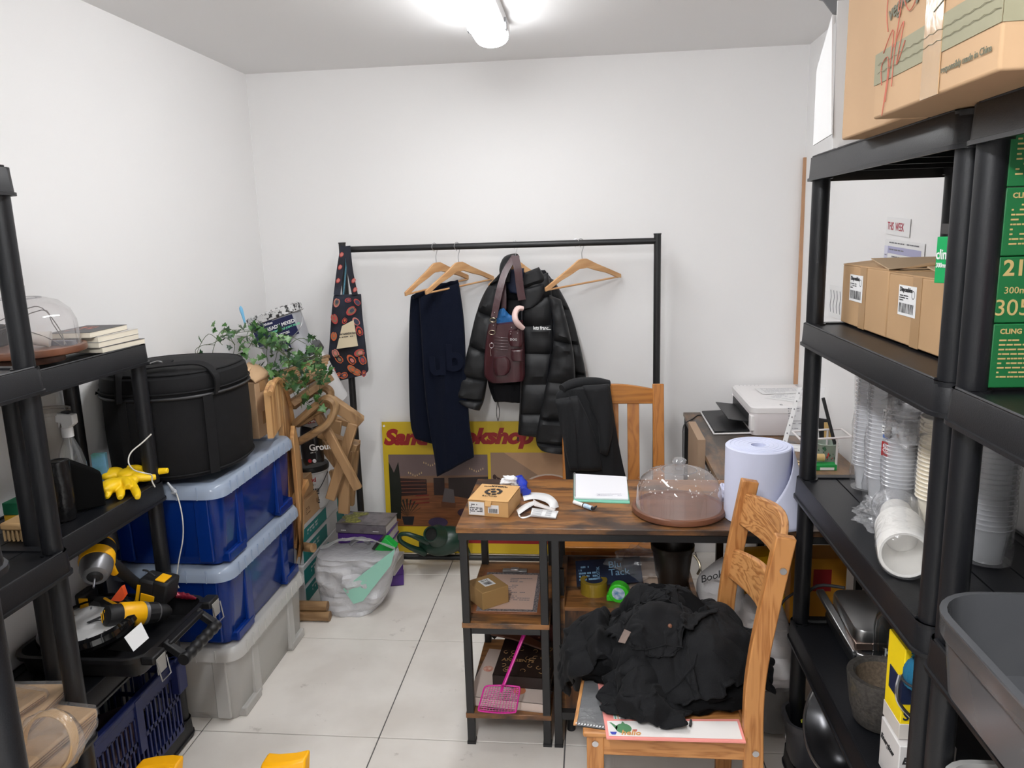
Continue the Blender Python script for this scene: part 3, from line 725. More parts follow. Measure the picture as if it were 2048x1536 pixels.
# ================================================================ plastic carrier bag, books, watering can
t = thing('carrier_bag', 'white plastic carrier bag with pale green triangle stuffed full, on the tiles', 'bag', (-1.08,3.18,0))
PLB = film('white_bag_plastic', (.9,.9,.92), (.70,.70,.72), .72, .25, .9, bump=.8, bs=22)
rows = [((641,1098),(792,1098)),((637,1120),(796,1112)),((640,1150),(786,1145)),((647,1180),(780,1172)),((658,1205),(770,1195)),((672,1222),(748,1216))]
g = garment(rows, 3.16, .12, fold=.028, ff=11, vf=14, seed=4, n=64, sub=7, rip=.012)
g.build('bag_body', PLB, t, world=True)
gt = B()
def ctr(px_, py_): return at(px_, py_, Y=3.036)
MINT = mat('mint_print', S(150,205,185), .45)
b = B(); b.prism([ctr(790,1098), ctr(686,1178), ctr(707,1208), ctr(726,1202), ctr(782,1130)], (0,.003,0)); b.build('green_triangle', MINT, t, world=True)
# top flap of the bag, open, with handle
b = B(); b.grid(lambda u, v: at(640+150*u, 1098-18*math.sin(PI*u)-6*v+5*N3(u*6,v*3), Y=3.05+.22*v), 24, 5); b.build('bag_rim', PLB, t, world=True)
b = B(); b.tube([at(700,1090,Y=3.12), at(712,1080,Y=3.14), at(728,1078,Y=3.16), at(738,1088,Y=3.14)], [.014,.017,.017,.012], 10, squash=.5); b.build('handle_loop', mat('grey_handle', S(120,120,124), .5), t, world=True)
t = thing('green_packet', 'bright green and black carton poking out of the top of the carrier bag', 'box', at(762,1096,Y=3.16))
b = B(); b.prism([at(748,1100,Y=3.14), at(765,1079,Y=3.14), at(772,1078,Y=3.14), at(792,1096,Y=3.14), at(778,1104,Y=3.14)], (0,.05,0)); b.build('packet', mat('bright_green', S(20,160,60), .5), t, world=True, bevel=.002)
b = B(); b.prism([at(743,1098,Y=3.135), at(762,1078,Y=3.135), at(766,1079,Y=3.135), at(749,1100,Y=3.135)], (0,.05,0)); b.build('black_edge', INK, t, world=True)

PURP = mat('purple_cover', S(74,38,120), .45); DARKC = mat('dark_cover', S(52,46,50), .35, var=.5, vs_=20, col2=S(110,104,108), thr=(.5,.8)); PAGES = mat('book_pages', S(190,186,178), .8, var=.12, vs_=4, stretch=(1,1,90))
def book(label, x, y, z, w_, d_, h_, rz, cov, group, pages=PAGES, title=None, tcol=WINK, tsize=.014, spine='front', nm='book', front=None):
    """spine along -y (front)"""
    t = thing(nm, label, 'book', (x,y,z), rz, group)
    B().bx(-w_/2+.003, w_/2-.004, -d_/2+.002, d_/2-.004, .0022, h_-.0022).build('page_block', pages, t)
    c = B(); c.bx(-w_/2,w_/2,-d_/2,d_/2,0,.002); c.bx(-w_/2,w_/2,-d_/2,d_/2,h_-.002,h_)
    if spine == 'front': c.bx(-w_/2,w_/2,-d_/2,-d_/2+.002,0,h_)
    elif spine == 'left': c.bx(-w_/2,-w_/2+.002,-d_/2,d_/2,0,h_)
    cv = c.build('cover', cov, t, smooth=False)
    if title: txt(title, tsize, fr((-w_/2+.02,-d_/2-.001,h_*.28),(1,0,0),(0,0,1)), tcol, t, 'title')
    if front: front(t, w_, d_, h_)
    return t
bk = [('large purple book, bottom of the floor stack and jutting to the right',.03,-.02,PURP,.26,None,.055),
 ('large pale covered book in the floor stack resting on the purple bottom book',.02,.0,PAGES,.25,None,.05),
 ('black covered book with broken white print, third from the top of the floor stack',-.0,.0,mat('black_cover', (.02,.02,.022), .4),.24,None,.055),
 ('black book second from the bottom part of the floor stack',.005,0,MATS['black_cover'],.24,None,.05),
 ('purple spined book with a pale title, second from the top of the floor stack',-.0,-.0,PURP,.25,'Murmurations',.05),
 ('dark book with a smoky grey cover, topmost of the floor stack',-.005,.0,DARKC,.25,None,.045)]
z = .002
for i, (lb_, dx_, dy_, cv_, w_, ti, h_) in enumerate(bk):
    o = book(lb_, -1.085+dx_, 3.43+dy_, z, w_, .17, h_, R(-3 + (i*37 % 5)-2) if i else R(14), cv_, 'books stacked on the floor', title=ti, tsize=.02)
    if i == 4: txt('Ramnie S', .013, fr((.05,-.0865,.012),(1,0,0),(0,0,1)), WINK, o, 'author')
    if i == 5:
        b = B(); lines(b, fr((-.1,-.0862,.01),(1,0,0),(0,0,1)), .05, .006, 1, seed=1); lines(b, fr((.06,-.0862,.01),(1,0,0),(0,0,1)), .03, .006, 1, seed=4); b.build('spine_print', WINK, o)
        B().grid(lambda u, v: Vector((-.11+.08*u*u+.02*math.sin(v*9), -.07+.14*v, .0465)), 6, 12).build('cover_pattern', mat('cover_yellow', S(150,150,60), .5, col2=S(60,56,60), vs_=90), o)
    z += h_+.001

# watering can lying on the rail bar
t = thing('watering_can', 'dark green plastic watering can standing behind the desk against the poster', 'watering can', at(870,1120,Y=3.52))
CAN = mat('dark_green_plastic', S(22,52,40), .35)
ax0 = at(905,1085,Y=3.56); 
b = B(); cx = (at(810,1100,Y=3.5)+at(935,1100,Y=3.5))/2
rings = []
for k in range(17):
    u = k/16; x = at(836+98*u,1080,Y=3.5).x; rr_ = .075*math.sqrt(max(.03, math.sin(PI*min(.97,max(.04,u)))))*1.08
    zc = at(880,1088,Y=3.5).z-.012*math.cos(u*PI)
    rings.append([Vector((x, 3.54+rr_*.95*math.cos(a), zc+rr_*.9*math.sin(a))) for a in [2*PI*j/24 for j in range(24)]])
b.loft(rings); b.build('can_body', CAN, t, world=True)
c0 = at(861,1068,Y=3.40)
nrm = (Vector((-.25,-1,.55))).normalized()
q = B(); q.tube([c0-nrm*.08, c0-nrm*.03, c0, c0+nrm*.004], [.055,.040,.038,.036], 28, cap=False, smooth=False); q.tube([c0+nrm*.004, c0-nrm*.002, c0-nrm*.08], [.036,.031,.034], 28, cap=False, smooth=False)
q.build('filler_neck', CAN, t, world=True)
q = B(); q.tube([c0-nrm*.012, c0-nrm*.014], [.001,.034], 28, cap=False, smooth=False); q.build('inside', mat('can_neck_shade', (.003,.004,.003), .8), t, world=True)  # near-black disc across the neck, shade of the hollow can as colour
B().tube([at(860,1085,Y=3.5), at(835,1075,Y=3.46), at(815,1068,Y=3.45), at(800,1070,Y=3.45), at(801,1082,Y=3.45), at(822,1095,Y=3.47), at(850,1105,Y=3.52)], [.02,.014,.011,.011,.011,.014,.02], 12).build('handle', CAN, t, world=True)
B().tube([at(915,1085,Y=3.56), at(928,1098,Y=3.56), at(936,1110,Y=3.54)], [.04,.026,.016], 14).build('spout', CAN, t, world=True)

# ================================================================ clothes rack
YR = 3.62
pl0 = at(684,487,Y=YR); pr0 = at(1315,472,Y=YR)
t = thing('clothes_rack', 'black metal clothes rail standing in front of the back wall', 'clothes rack', ((pl0.x+pr0.x)/2,YR,0))
xl, xr, zt = pl0.x-t.location.x, pr0.x-t.location.x, 1.62
for x in (xl, xr):
    B().cyl((x,0,.03),(x,0,zt),.0165,n=20).build('post', METB, t)
    B().cyl((x,0,zt),(x,0,zt+.006),.018,n=20).build('cap', METB, t)
    B().tube([(x,-.22,.02),(x,.16,.02)], .012, 12, smooth=False).build('foot', METB, t)
    B().tube([(x,-.14,.025),(x,-.01,.17)], .008, 8, smooth=False).build('brace', METB, t)
B().tube([(xl,0,zt-.028),(xr,0,zt-.028)], .0145, 20, smooth=False).build('rail', METB, t)
B().tube([(xl,-.03,.045),(xr,-.03,.045)], .0145, 20, smooth=False).build('bottom_rail', METB, t)
ZRAIL = zt-.028

# banner leaning behind
YEL = mat('banner_yellow', S(206,176,34), .45)
x0, x1 = at(762,845,Y=3.76).x, .10; zb = .02; ztop = at(762,845,Y=3.775).z
t = thing('shop_banner', 'yellow shop sign board with red title and two photos leaning on the back wall', 'sign', ((x0+x1)/2,3.735,.004))
tl = math.atan2(.035, ztop); Mb = fr((x0,3.735,.004),(1,0,0),(0,math.sin(tl),math.cos(tl))); hb = ztop/math.cos(tl); wb = x1-x0
B().box((wb/2,hb/2,-.003),(wb,hb,.006)).build('board', YEL, t, world=True, M=Mb)
def bp(px_, py_):                                    # board coordinates of a photo point
    n_ = Mb.to_3x3() @ Vector((0,0,1)); o_ = Mb.translation; d = at(px_,py_,Y=1)-EYE; s = (o_-EYE).dot(n_)/d.dot(n_)
    q = Mb.inverted() @ (EYE+d*s); return q.x, q.y
def bpoly(pts, name, mt, z=.001):
    b = B(); P2 = [bp(*p) if p[0] > 5 else p for p in pts]; b.add([(x,y,z) for x,y in P2], [tuple(range(len(P2)))], Mb); return b.build(name, mt, t, world=True, smooth=False)
BRED = mat('banner_red', S(150,26,30), .5)
for s, (px_, py_), sz in (('Sand',(768,888),.108),('okshop',(924,886),.108)):
    x, y_ = bp(px_, py_); txt(s, sz, Mb @ Matrix.Translation((x,y_,.001)), BRED, t, 'title', bold=.006, shear=.28, world=True, sx=1.12)
# slab serifs for the heavy italic lettering
ax_, ay_ = bp(776,912); bx_, by_ = bp(977,905)
ph0 = (ax_, bp(780,1050)[1]); 
def pr_rect(x0_, y0_, x1_, y1_, name, mt, z): 
    b = B(); b.add([(x0_,y0_,z),(x1_,y0_,z),(x1_,y1_,z),(x0_,y1_,z)], [(0,1,2,3)], Mb); return b.build(name, mt, t, world=True, smooth=False)
xa, xb = bp(780,980)[0], bp(977,980)[0]; yb_, yt_ = bp(790,1052)[1], bp(790,909)[1]
PH = pr_rect(xa, yb_, xb, yt_, 'interior_photo', mat('photo_floor', S(126,78,46), .4, stretch=(1,1,14), vs_=9, var=.4), .001)
W_, H_ = xb-xa, yt_-yb_
def pq(pts, name, col, z=.0016, r_=.45): 
    mm = mat('photo_'+name+str(len(MATS)), col, r_); b = B(); b.add([(xa+W_*u, yb_+H_*v, z) for u, v in pts], [tuple(range(len(pts)))], Mb); return b.build(name, mm, t, world=True, smooth=False)
pq([(0,.68),(0,1),(1,1),(1,.62),(.6,.66),(.3,.68)], 'photo_ceiling', S(112,94,92))
pq([(0,.62),(1,.60),(1,.72),(0,.70)], 'photo_wall', S(128,98,76), .0018)
pq([(0,.45),(.08,.42),(.38,.45),(.38,.66),(0,.68)], 'photo_bookcase', S(48,24,20), .002)
pq([(.45,.44),(.56,.44),(.56,.68),(.45,.68)], 'photo_door', S(40,22,20), .002)
pq([(.6,.44),(1,.35),(1,.70),(.6,.68)], 'photo_bookcase', S(38,24,22), .002)
for k in range(4): pq([(.10,.47+k*.05),(.37,.48+k*.05),(.37,.49+k*.05),(.10,.48+k*.05)], 'photo_shelf', S(120,70,50), .0022)
for k in range(3): pq([(.16+.05*k,.30+.06*k),(.40,.33+.05*k),(.40,.35+.05*k),(.16+.05*k,.32+.06*k)], 'photo_rail', S(110,34,24), .0022)
pq([(.0,.12),(.10,.10),(.12,.5),(.10,.9),(.05,.75),(.0,.9)], 'photo_plant', S(22,26,18), .0024)
for k in range(9):
    a = R(30+15*k); pq([(.17,.14),(.17+.16*math.cos(a)-.01,.14+.24*math.sin(a)),(.17+.16*math.cos(a)+.01,.14+.24*math.sin(a)+.01)], 'photo_leaf', S(26,30,24), .0026)
pq([(.13,.02),(.22,.02),(.24,.14),(.11,.14)], 'photo_pot', S(24,26,34), .0026)
pq([(.54,.30),(.62,.30),(.66,.34),(.65,.52),(.56,.54),(.53,.36)], 'photo_armchair', S(92,84,84), .0026)
pq([(.52,.28),(.66,.26),(.67,.33),(.52,.35)], 'photo_armchair_seat', S(98,58,34), .0028)
pq([(.46+.10*math.cos(a)+.02, .06+.07*math.sin(a)) for a in [2*PI*k/16 for k in range(16)]], 'photo_rug', S(60,48,76), .0028)
pq([(.74+.08*math.cos(a)+.02, .2+.06*math.sin(a)) for a in [2*PI*k/16 for k in range(16)]], 'photo_rug', S(56,36,52), .0028)
for cx_, cy_ in ((.26,.72),(.42,.86),(.88,.78)):
    for k in range(7): pq([(cx_+(k-3)*.022, cy_+.02*math.cos(k)),(cx_+(k-3)*.022+.01, cy_+.02*math.cos(k)),(cx_+(k-3)*.022+.005, cy_+.03+.02*math.cos(k))], 'photo_light', S(226,196,140), .0028)
xa, xb = bp(983,980)[0], wb-.05; yt_ = bp(1000,905)[1]; W_, H_ = xb-xa, yt_-yb_
pr_rect(xa, yb_, xb, yt_, 'coffee_photo', mat('photo_table', S(184,146,112), .4, var=.15, vs_=6), .001)
pq([(0,.55),(0,1),(.12,1),(.55,.58),(.6,.3),(0,.2)], 'photo_cloth', S(150,122,100), .0014)
pq([(.52+.30*math.cos(a), .38+.34*math.sin(a)) for a in [2*PI*k/30 for k in range(30)]], 'photo_cup_rim', S(208,190,176), .0018)
pq([(.52+.28*math.cos(a), .38+.32*math.sin(a)) for a in [2*PI*k/30 for k in range(30)]], 'photo_coffee', S(170,104,62), .0022)
for k in range(4): pq([(.52+(.20-.045*k)*math.cos(a), .40+.02*k+(.20-.04*k)*math.sin(a)) for a in [2*PI*q_/18 for q_ in range(18)]], 'photo_latte', S(214,190,158) if k % 2 == 0 else S(170,106,64), .0024+.0003*k)
rg2 = random.Random(5)
for k in range(26):
    u, v = .02+.22*rg2.random(), .25+.35*rg2.random(); v *= 1-.8*u; s_ = .022; aa = rg2.random()*3
    pq([(u+s_*math.cos(a+aa)*.8, v+.1+s_*1.7*math.sin(a)) for a in [2*PI*q_/8 for q_ in range(8)]], 'photo_bean', S(58,34,30), .002+.0001*k)
y0_, y1_ = bp(1000,1087)[1], bp(1000,1077)[1]
pr_rect(.19, y0_, wb-.08, y1_, 'red_stripe', BRED, .001)
B().lathe([(.0005,0),(.006,0),(.0055,.003)], at(768,852,Y=3.76), 12, Matrix.Rotation(PI/2,4,'X').to_3x3()).build('eyelet', WINK, t, world=True)

# ---------------------------------------------------------------- hangers
def hanger(label, hx, ang_, tilt=0, zoff=0, bar=True):
    t = thing('wooden_hanger', label, 'hanger', (hx,YR,ZRAIL), ang_, 'wooden hangers on the rail'); t.rotation_euler = (0, R(-tilt), ang_)
    h = [(-.004,0,-.018),(-.016,0,-.006),(-.0175,0,.004),(-.010,0,.017),(.003,0,.019),(.015,0,.010),(.018,0,-.006),(.010,0,-.026),(.0,0,-.045),(0,0,-.075)]
    B().tube(h, .0017, 8).build('hook', STEEL, t)
    top = []; bot = []
    for k in range(21):
        u = -1+2*k/20; a = abs(u)
        zt_ = -.072 - .006*(1-math.cos(min(1,a*3)*PI/2)) - .105*max(0,a-.08)**1.05 - (.008 if .80 < a < .86 else 0)
        th = .046-.022*min(1,a*1.6) if a < .9 else .024-.006*(a-.9)/.1
        top.append((u*.222, zt_)); bot.append((u*.222, zt_-th))
    poly = [(x,-.006,z) for x, z in top]+[(x,-.006,z) for x, z in bot[::-1]]
    rg_ = []
    b = B(); n = len(top)
    for k in range(n-1):
        a, c = top[k], top[k+1]; d_, e = bot[k], bot[k+1]
        b.add([(a[0],-.006,a[1]),(c[0],-.006,c[1]),(e[0],-.006,e[1]),(d_[0],-.006,d_[1]),(a[0],.006,a[1]),(c[0],.006,c[1]),(e[0],.006,e[1]),(d_[0],.006,d_[1])],
              [(0,3,2,1),(4,5,6,7),(0,1,5,4),(3,7,6,2)] + ([(0,4,7,3)] if k == 0 else []) + ([(1,2,6,5)] if k == n-2 else []))
    b.build('shoulders', HANG, t, bevel=.002)
    if bar: B().tube([(-.208,0,-.186),(.208,0,-.186)], .0045, 10, smooth=False).build('trouser_bar', HANG, t)
    return t
def hxp(px_): return at(px_, 492, Y=YR).x
hanger('wooden coat hanger holding the navy towel at the left of the rail', hxp(869), R(56), 6)
hanger('empty wooden coat hanger between the navy towel and the puffer jacket', hxp(914), R(52), 5)
hj = hanger('wooden coat hanger inside the black puffer jacket', hxp(1030), R(10), 2); hj.scale = (.62,1,1)
hanger('empty wooden coat hanger hanging right of the puffer jacket', hxp(1162), R(38), 5)
t = thing('steel_ring', 'small bare steel hook on the rail beside the right hanger', 'hook', (hxp(1153),YR,ZRAIL))
B().tube([(-.004,0,-.018),(-.0175,0,.004),(-.010,0,.017),(.003,0,.019)], .0015, 8).build('wire', STEEL, t)
# ---- navy towel
TOW = mat('navy_towel', S(10,16,32), .95, bump=.8, bs=420, sheen=.05, spec=.15)
TOW2 = mat('navy_towel_letters', S(11,17,34), .95, bump=.5, bs=420, sheen=.08, spec=.15)
t = thing('navy_towel', 'dark navy towel with faint raised letters draped over the left hanger', 'towel', at(860,900,Y=3.55))
g = garment([((822,592),(880,578),3.60),((819,640),(885,640),3.60),((818,720),(890,720)),((819,800),(890,800)),((822,850),(885,850)),((830,876),(870,888))], 3.60, .020, fold=.010, ff=30, vf=2, n=40, seed=2)
g.build('back_fold', TOW, t, world=True)
g = garment([((838,592),(918,566),3.58),((841,640),(928,640),3.56),((846,720),(932,720),3.55),((852,800),(936,800),3.55),((860,860),(940,855),3.55),((870,920),(946,890),3.55),((874,953),(948,914),3.55)], 3.55, .022, fold=.012, ff=28, vf=1.6, n=48, seed=5)
fl_ = g.build('front_fold', TOW, t, world=True)
txt('u', .17, fr(at(858,748,Y=3.515),(1,-.0,0),(.06,0,1)), TOW2, t, 'raised_letter', bold=.006, ext=.0008, world=True)
txt('b', .17, fr(at(892,740,Y=3.515),(1,-.0,0),(.06,0,1)), TOW2, t, 'raised_letter', bold=.006, ext=.0008, world=True)
B().tube([at(826,594,Y=3.55), at(850,584,Y=3.585), at(885,572,Y=3.62), at(916,564,Y=3.65)], [.010,.013,.013,.010], 12, mod=lambda u,a: 1+.15*math.sin(u*40)).build('folded_top', TOW, t, world=True)
# ---- tote bag
t = thing('paisley_tote', 'dark paisley patterned cloth tote bag hung on the left end of the clothes rail', 'bag', at(697,765,Y=3.56))
PAIS = mat('paisley_ground', S(44,50,66), .85, col2=S(20,16,18), vs_=9)
rows = [((668,590),(722,588)),((664,625),(724,625)),((660,680),(730,680)),((656,730),(735,725)),((655,750),(736,742)),((668,764),(726,750))]
g = garment(rows, 3.56, .022, fold=.004, ff=22, n=40, seed=8); g.build('bag_body', PAIS, t, world=True)
YT = 3.525
strap([at(688,492,Y=3.59), at(680,540,Y=3.57), at(674,590,Y=3.54)], .032, .003, t, 'handle', PAIS)
for o in list(t.children)[-1:]:
    o.data.transform(Matrix.Translation(-t.location))
strap([at(695,492,Y=3.59), at(700,540,Y=3.57), at(710,590,Y=3.54)], .028, .003, t, 'handle', PAIS)
list(t.children)[-1].data.transform(Matrix.Translation(-t.location))
KR = [mat('paisley_red', S(176,66,62), .8), mat('paisley_rose', S(200,120,110), .8), mat('paisley_olive', S(128,112,88), .8), mat('paisley_orange', S(196,96,54), .8), mat('paisley_slate', S(62,68,86), .8)]
def paisley(px_, py_, s, ang_, mts):
    for q, mt in enumerate(mts):
        k = s*(1-.28*q); b = B(); V = []
        for i in range(17):
            a = 2*PI*i/16; r_ = .5+.5*math.sin(a/2)**1.0; x = math.cos(a)*(.55-.25*math.cos(a)*.5)*math.sin(a/2)**.6; y_ = math.sin(a)*.5*math.sin(a/2)**1.2
            V.append((x*k+.1*k, y_*k*.8))
        c0 = at(px_, py_, Y=YT+.0-.0012*q-.006); Mp = fr(c0, (math.cos(ang_),0,math.sin(ang_)), (-math.sin(ang_),0,math.cos(ang_)))
        b.add([(x,y_,0) for x, y_ in V[:16]], [tuple(range(16))], Mp); b.build('motif', mt, t, world=True, smooth=False)
rg3 = random.Random(3)
for px_, py_, s, a_ in ((705,620,.05,.6),(716,606,.035,-.8),(674,603,.04,1.2),(668,635,.045,1.8),(714,645,.04,-.9),(720,665,.045,-1.2),(668,670,.04,1.4),(670,705,.045,2),(722,705,.05,.3),(726,722,.05,-1.2),(705,722,.05,-.9),(680,720,.045,-.8),(665,740,.04,1.6),(715,745,.045,-.4),(690,750,.04,.4),(706,740,.045,-.7),(698,600,.03,.2),(690,640,.03,1),(728,745,.03,1.4),(678,750,.035,.5)):
    paisley(px_, py_, s*1.25, a_, (rg3.choice(KR[:2]+KR[3:4]), rg3.choice((PAIS,KR[4],KR[2])), rg3.choice(KR)))
for px_, py_ in ((684,508),(681,533),(708,560),(677,560),(711,578)):
    paisley(px_, py_, .03, .9, (KR[0], KR[1]))
b = B(); b.prism([at(684,652,Y=YT-.009), at(707,640,Y=YT-.009), at(716,692,Y=YT-.009), at(673,698,Y=YT-.009)], (0,.002,0)); b.build('cream_label', mat('cream_cloth', S(214,200,170), .9), t, world=True)
M = fr(at(676,671,Y=YT-.0115),(1,0,.09),(-.09,0,1)); txt('ON HANDICRAFT', .0125, M, INK, t, world=True, bold=.0003)
b = B(); lines(b, fr(at(676,677,Y=YT-.0115),(1,0,.09),(-.09,0,1)), .085, .006, 1, seed=3); b.build('fine_print', INK, t, world=True)
B().tube([at(690,496,Y=3.60), at(692,530,Y=3.60), at(686,600,Y=3.60)], .008, 8, squash=.4).build('blue_lining', mat('blue_weave', S(70,130,160), .8, col2=S(120,180,200), vs_=200), t, world=True)

# ---- black puffer jacket
PUF = mat('puffer_nylon', (.010,.0105,.012), .5, bump=.25, bs=45, spec=.35)
PUFI = mat('puffer_lining', (.005,.005,.007), .7, spec=.2)
t = thing('puffer_jacket', 'black quilted puffer jacket hanging open in the middle of the clothes rail', 'jacket', at(1050,880,Y=3.58))
g = garment([((1000,545),(1090,540)),((975,600),(1130,600)),((968,680),(1150,680)),((975,760),(1160,740)),((985,795),(1165,765)),((990,804),(1160,790))], 3.64, .03, fold=.006, n=40, seams=(1,2,3.2))
g.build('back_panel', PUFI, t, world=True)
g = garment([((1000,548),(1018,520)),((975,575),(1015,565)),((955,620),(1000,640)),((938,690),(985,710)),((924,750),(975,760)),((916,795),(968,800)),((934,812),(960,820))], 3.57, .05, seams=(.9,2.0,3.0,4.0,5.0), fold=.008, ff=20, vf=18, n=36, seed=3, rip=.008)
g.build('left_sleeve', PUF, t, world=True)
g = garment([((1052,560),(1096,545)),((1046,610),(1106,600)),((1045,680),(1108,680)),((1043,750),(1104,750)),((1041,820),(1100,820)),((1037,868),(1090,875))], 3.55, .04, seams=(.85,1.6,2.4,3.2,4.1), fold=.007, ff=20, vf=16, n=40, seed=6, rip=.006)
g.build('front_panel', PUF, t, world=True)
g = garment([((1078,545),(1108,560)),((1092,610),(1140,620)),((1100,680),(1160,690)),((1110,740),(1172,750)),((1120,790),(1172,790))], 3.62, .045, seams=(1,2,3), fold=.007, ff=20, vf=16, n=36, seed=12, rip=.006)
g.build('side_panel', PUF, t, world=True)
g = garment([((1098,590),(1122,600)),((1106,650),(1138,660)),((1104,710),(1148,715)),((1092,770),(1150,775)),((1080,830),(1142,835)),((1072,880),(1134,885)),((1084,900),(1128,908))], 3.51, .045, seams=(1.5,2.9,4.1,5.1), fold=.008, ff=20, vf=18, n=40, seed=9, rip=.009)
g.build('right_sleeve', PUF, t, world=True)
# collar: two upstanding rolls around a dark navy neck opening
B().tube([at(1012,565,Y=3.55), at(1010,540,Y=3.57), at(1018,520,Y=3.62), at(1034,512,Y=3.66)], [.012,.018,.020,.012], 12, squash=1.5).build('collar', PUF, t, world=True)
g = garment([((1050,545),(1078,534)),((1042,575),(1090,560)),((1040,600),(1086,596)),((1046,620),(1066,616))], 3.53, .035, seams=(1.1,), fold=.006, ff=25, n=28, seed=4); g.build('collar', PUF, t, world=True)
g = garment([((1014,540),(1048,536)),((1012,565),(1046,575)),((1020,585),(1044,590))], 3.60, .01, fold=.003, n=20); g.build('neck_lining', mat('navy_lining', S(16,28,58), .7), t, world=True)
txt('lets franc...', .024, fr(at(1066,659,Y=3.498),(1,0,-.03),(.03,0,1)), WINK, t, 'chest_lettering', bold=.0003, sx=.8, world=True)
B().tube([at(1044,600,Y=3.515), at(1043,700,Y=3.51), at(1041,800,Y=3.51), at(1037,868,Y=3.51)], .0035, 6).build('zip', mat('zip_black', (.02,.02,.022), .4), t, world=True)
B().tube([at(1100,600,Y=3.50), at(1104,680,Y=3.50), at(1094,760,Y=3.50), at(1090,870,Y=3.50)], .0025, 6).build('seam', PUFI, t, world=True)
B().box(at(1036,878,Y=3.51), (.006,.004,.02)).build('zip_puller', BLK, t, world=True)
B().tube([at(995,803,Y=3.6), at(993,825,Y=3.6), at(996,842,Y=3.6), at(999,825,Y=3.6), at(996,803,Y=3.6)], .0017, 6).build('drawcord', INK, t, world=True)
g = garment([((985,765),(1046,765)),((986,785),(1046,785)),((990,802),(1044,806))], 3.585, .022, fold=.01, ff=40, n=28, seed=1); g.build('inner_hem', PUFI, t, world=True)

# ---- burgundy handbag hung over the jacket
BUR = mat('burgundy_leather', S(62,26,32), .34, bump=.35, bs=60, var=.2, vs_=10, coat=.2)
t = thing('burgundy_handbag', 'burgundy leather shoulder bag with buckles and pockets hung over the puffer jacket', 'bag', at(1005,768,Y=3.50))
g = garment([((978,648),(1046,640)),((975,662),(1048,660)),((970,700),(1050,700)),((968,740),(1050,738)),((972,756),(1050,752)),((985,766),(1046,762))], 3.50, .035, fold=.004, ff=24, n=40, seed=6); g.build('bag_body', BUR, t, world=True)
def sl(pts, w_, name, mt, up=(1,0,0), th=.003):
    o = strap([at(x, y_, Y=yy) for x, y_, yy in pts], w_, th, t, name, mt, up); o.data.transform(Matrix.Translation(-t.location)); return o
sl([(1030,512,3.50),(1036,540,3.49),(1040,575,3.49),(1044,600,3.49)], .035, 'strap', BUR)
sl([(1030,512,3.55),(1010,545,3.50),(998,585,3.46),(988,635,3.45)], .030, 'strap', BUR)
sl([(1006,562,3.53),(1008,600,3.52),(1006,640,3.52)], .022, 'strap', BUR)
sl([(988,642,3.45),(986,662,3.45)], .024, 'buckle_tab', BUR)
for x, y_ in ((986,640),(984,665)):
    B().tube([at(x+6.2*math.cos(a), y_+4.2*math.sin(a), Y=3.445) for a in [2*PI*k/14 for k in range(15)]], .0019, 6).build('buckle_ring', mat('old_brass', S(150,140,120), .3, 1), t, world=True)
for x, y_ in ((989,625),(987,651),(1023,655),(1022,663),(1021,668),(1036,660),(1035,666)):
    B().sphere(at(x,y_,Y=3.444), .0028, 8, 6).build('stud', STEEL, t, world=True)
g = garment([((988,714),(1012,712)),((986,725),(1020,722)),((988,742),(1020,740)),((994,752),(1012,750))], 3.462, .02, fold=.003, n=28, seed=4); g.build('front_pocket', BUR, t, world=True)
g = garment([((1018,660),(1046,656)),((1016,672),(1046,672)),((1018,684),(1046,686)),((1022,692),(1042,694))], 3.462, .02, fold=.003, n=28, seed=14); g.build('small_pocket', BUR, t, world=True)
g = garment([((1022,698),(1046,698)),((1022,715),(1046,716)),((1026,722),(1046,722))], 3.462, .014, fold=.002, n=24); g.build('pocket_flap', BUR, t, world=True)
for k in range(5):
    B().tube([at(988,674+6*k,Y=3.462), at(1002,675+6*k,Y=3.458), at(1016,676+6*k,Y=3.462)], .0022, 6).build('stitched_pleat', BUR, t, world=True)
txt('DOG', .014, fr(at(1020,681,Y=3.438),(1,0,-.03),(.03,0,1)), mat('grey_metal_print', (.5,.5,.5), .4), t, world=True, bold=.0004)
B().tube([at(983+4*math.cos(a), 691+5*math.sin(a), Y=3.44) for a in [2*PI*k/14 for k in range(15)]], .0014, 6).build('key_ring', STEEL, t, world=True)
B().tube([at(982,697,Y=3.44), at(981,704,Y=3.44), at(982,712,Y=3.44)], .0014, 6).build('chain', STEEL, t, world=True)
g = garment([((1000,618),(1008,616)),((994,630),(1018,628)),((993,640),(1028,634)),((992,650),(1034,644))], 3.50, .014, fold=.01, ff=50, vf=20, n=28, seed=2)
tag(recentre(g.build('blue_pouch', mat('blue_cloth', S(22,92,150), .6), None)), 'bright blue cloth pouch sticking out of the burgundy handbag', 'pouch')
t = thing('headphones', 'pale pink padded headphone band hung over the burgundy handbag', 'headphones', at(1034,655,Y=3.42))
B().tube([at(x, y_, Y=3.42+.01*abs(k-3)) for k, (x, y_) in enumerate(((1046,617),(1036,617),(1030,628),(1031,640),(1038,650),(1047,657)))], [.010,.013,.013,.013,.013,.010], 12, squash=1.2, up=(0,1,0)).build('headband', mat('pale_pink', S(226,196,190), .5), t, world=True)

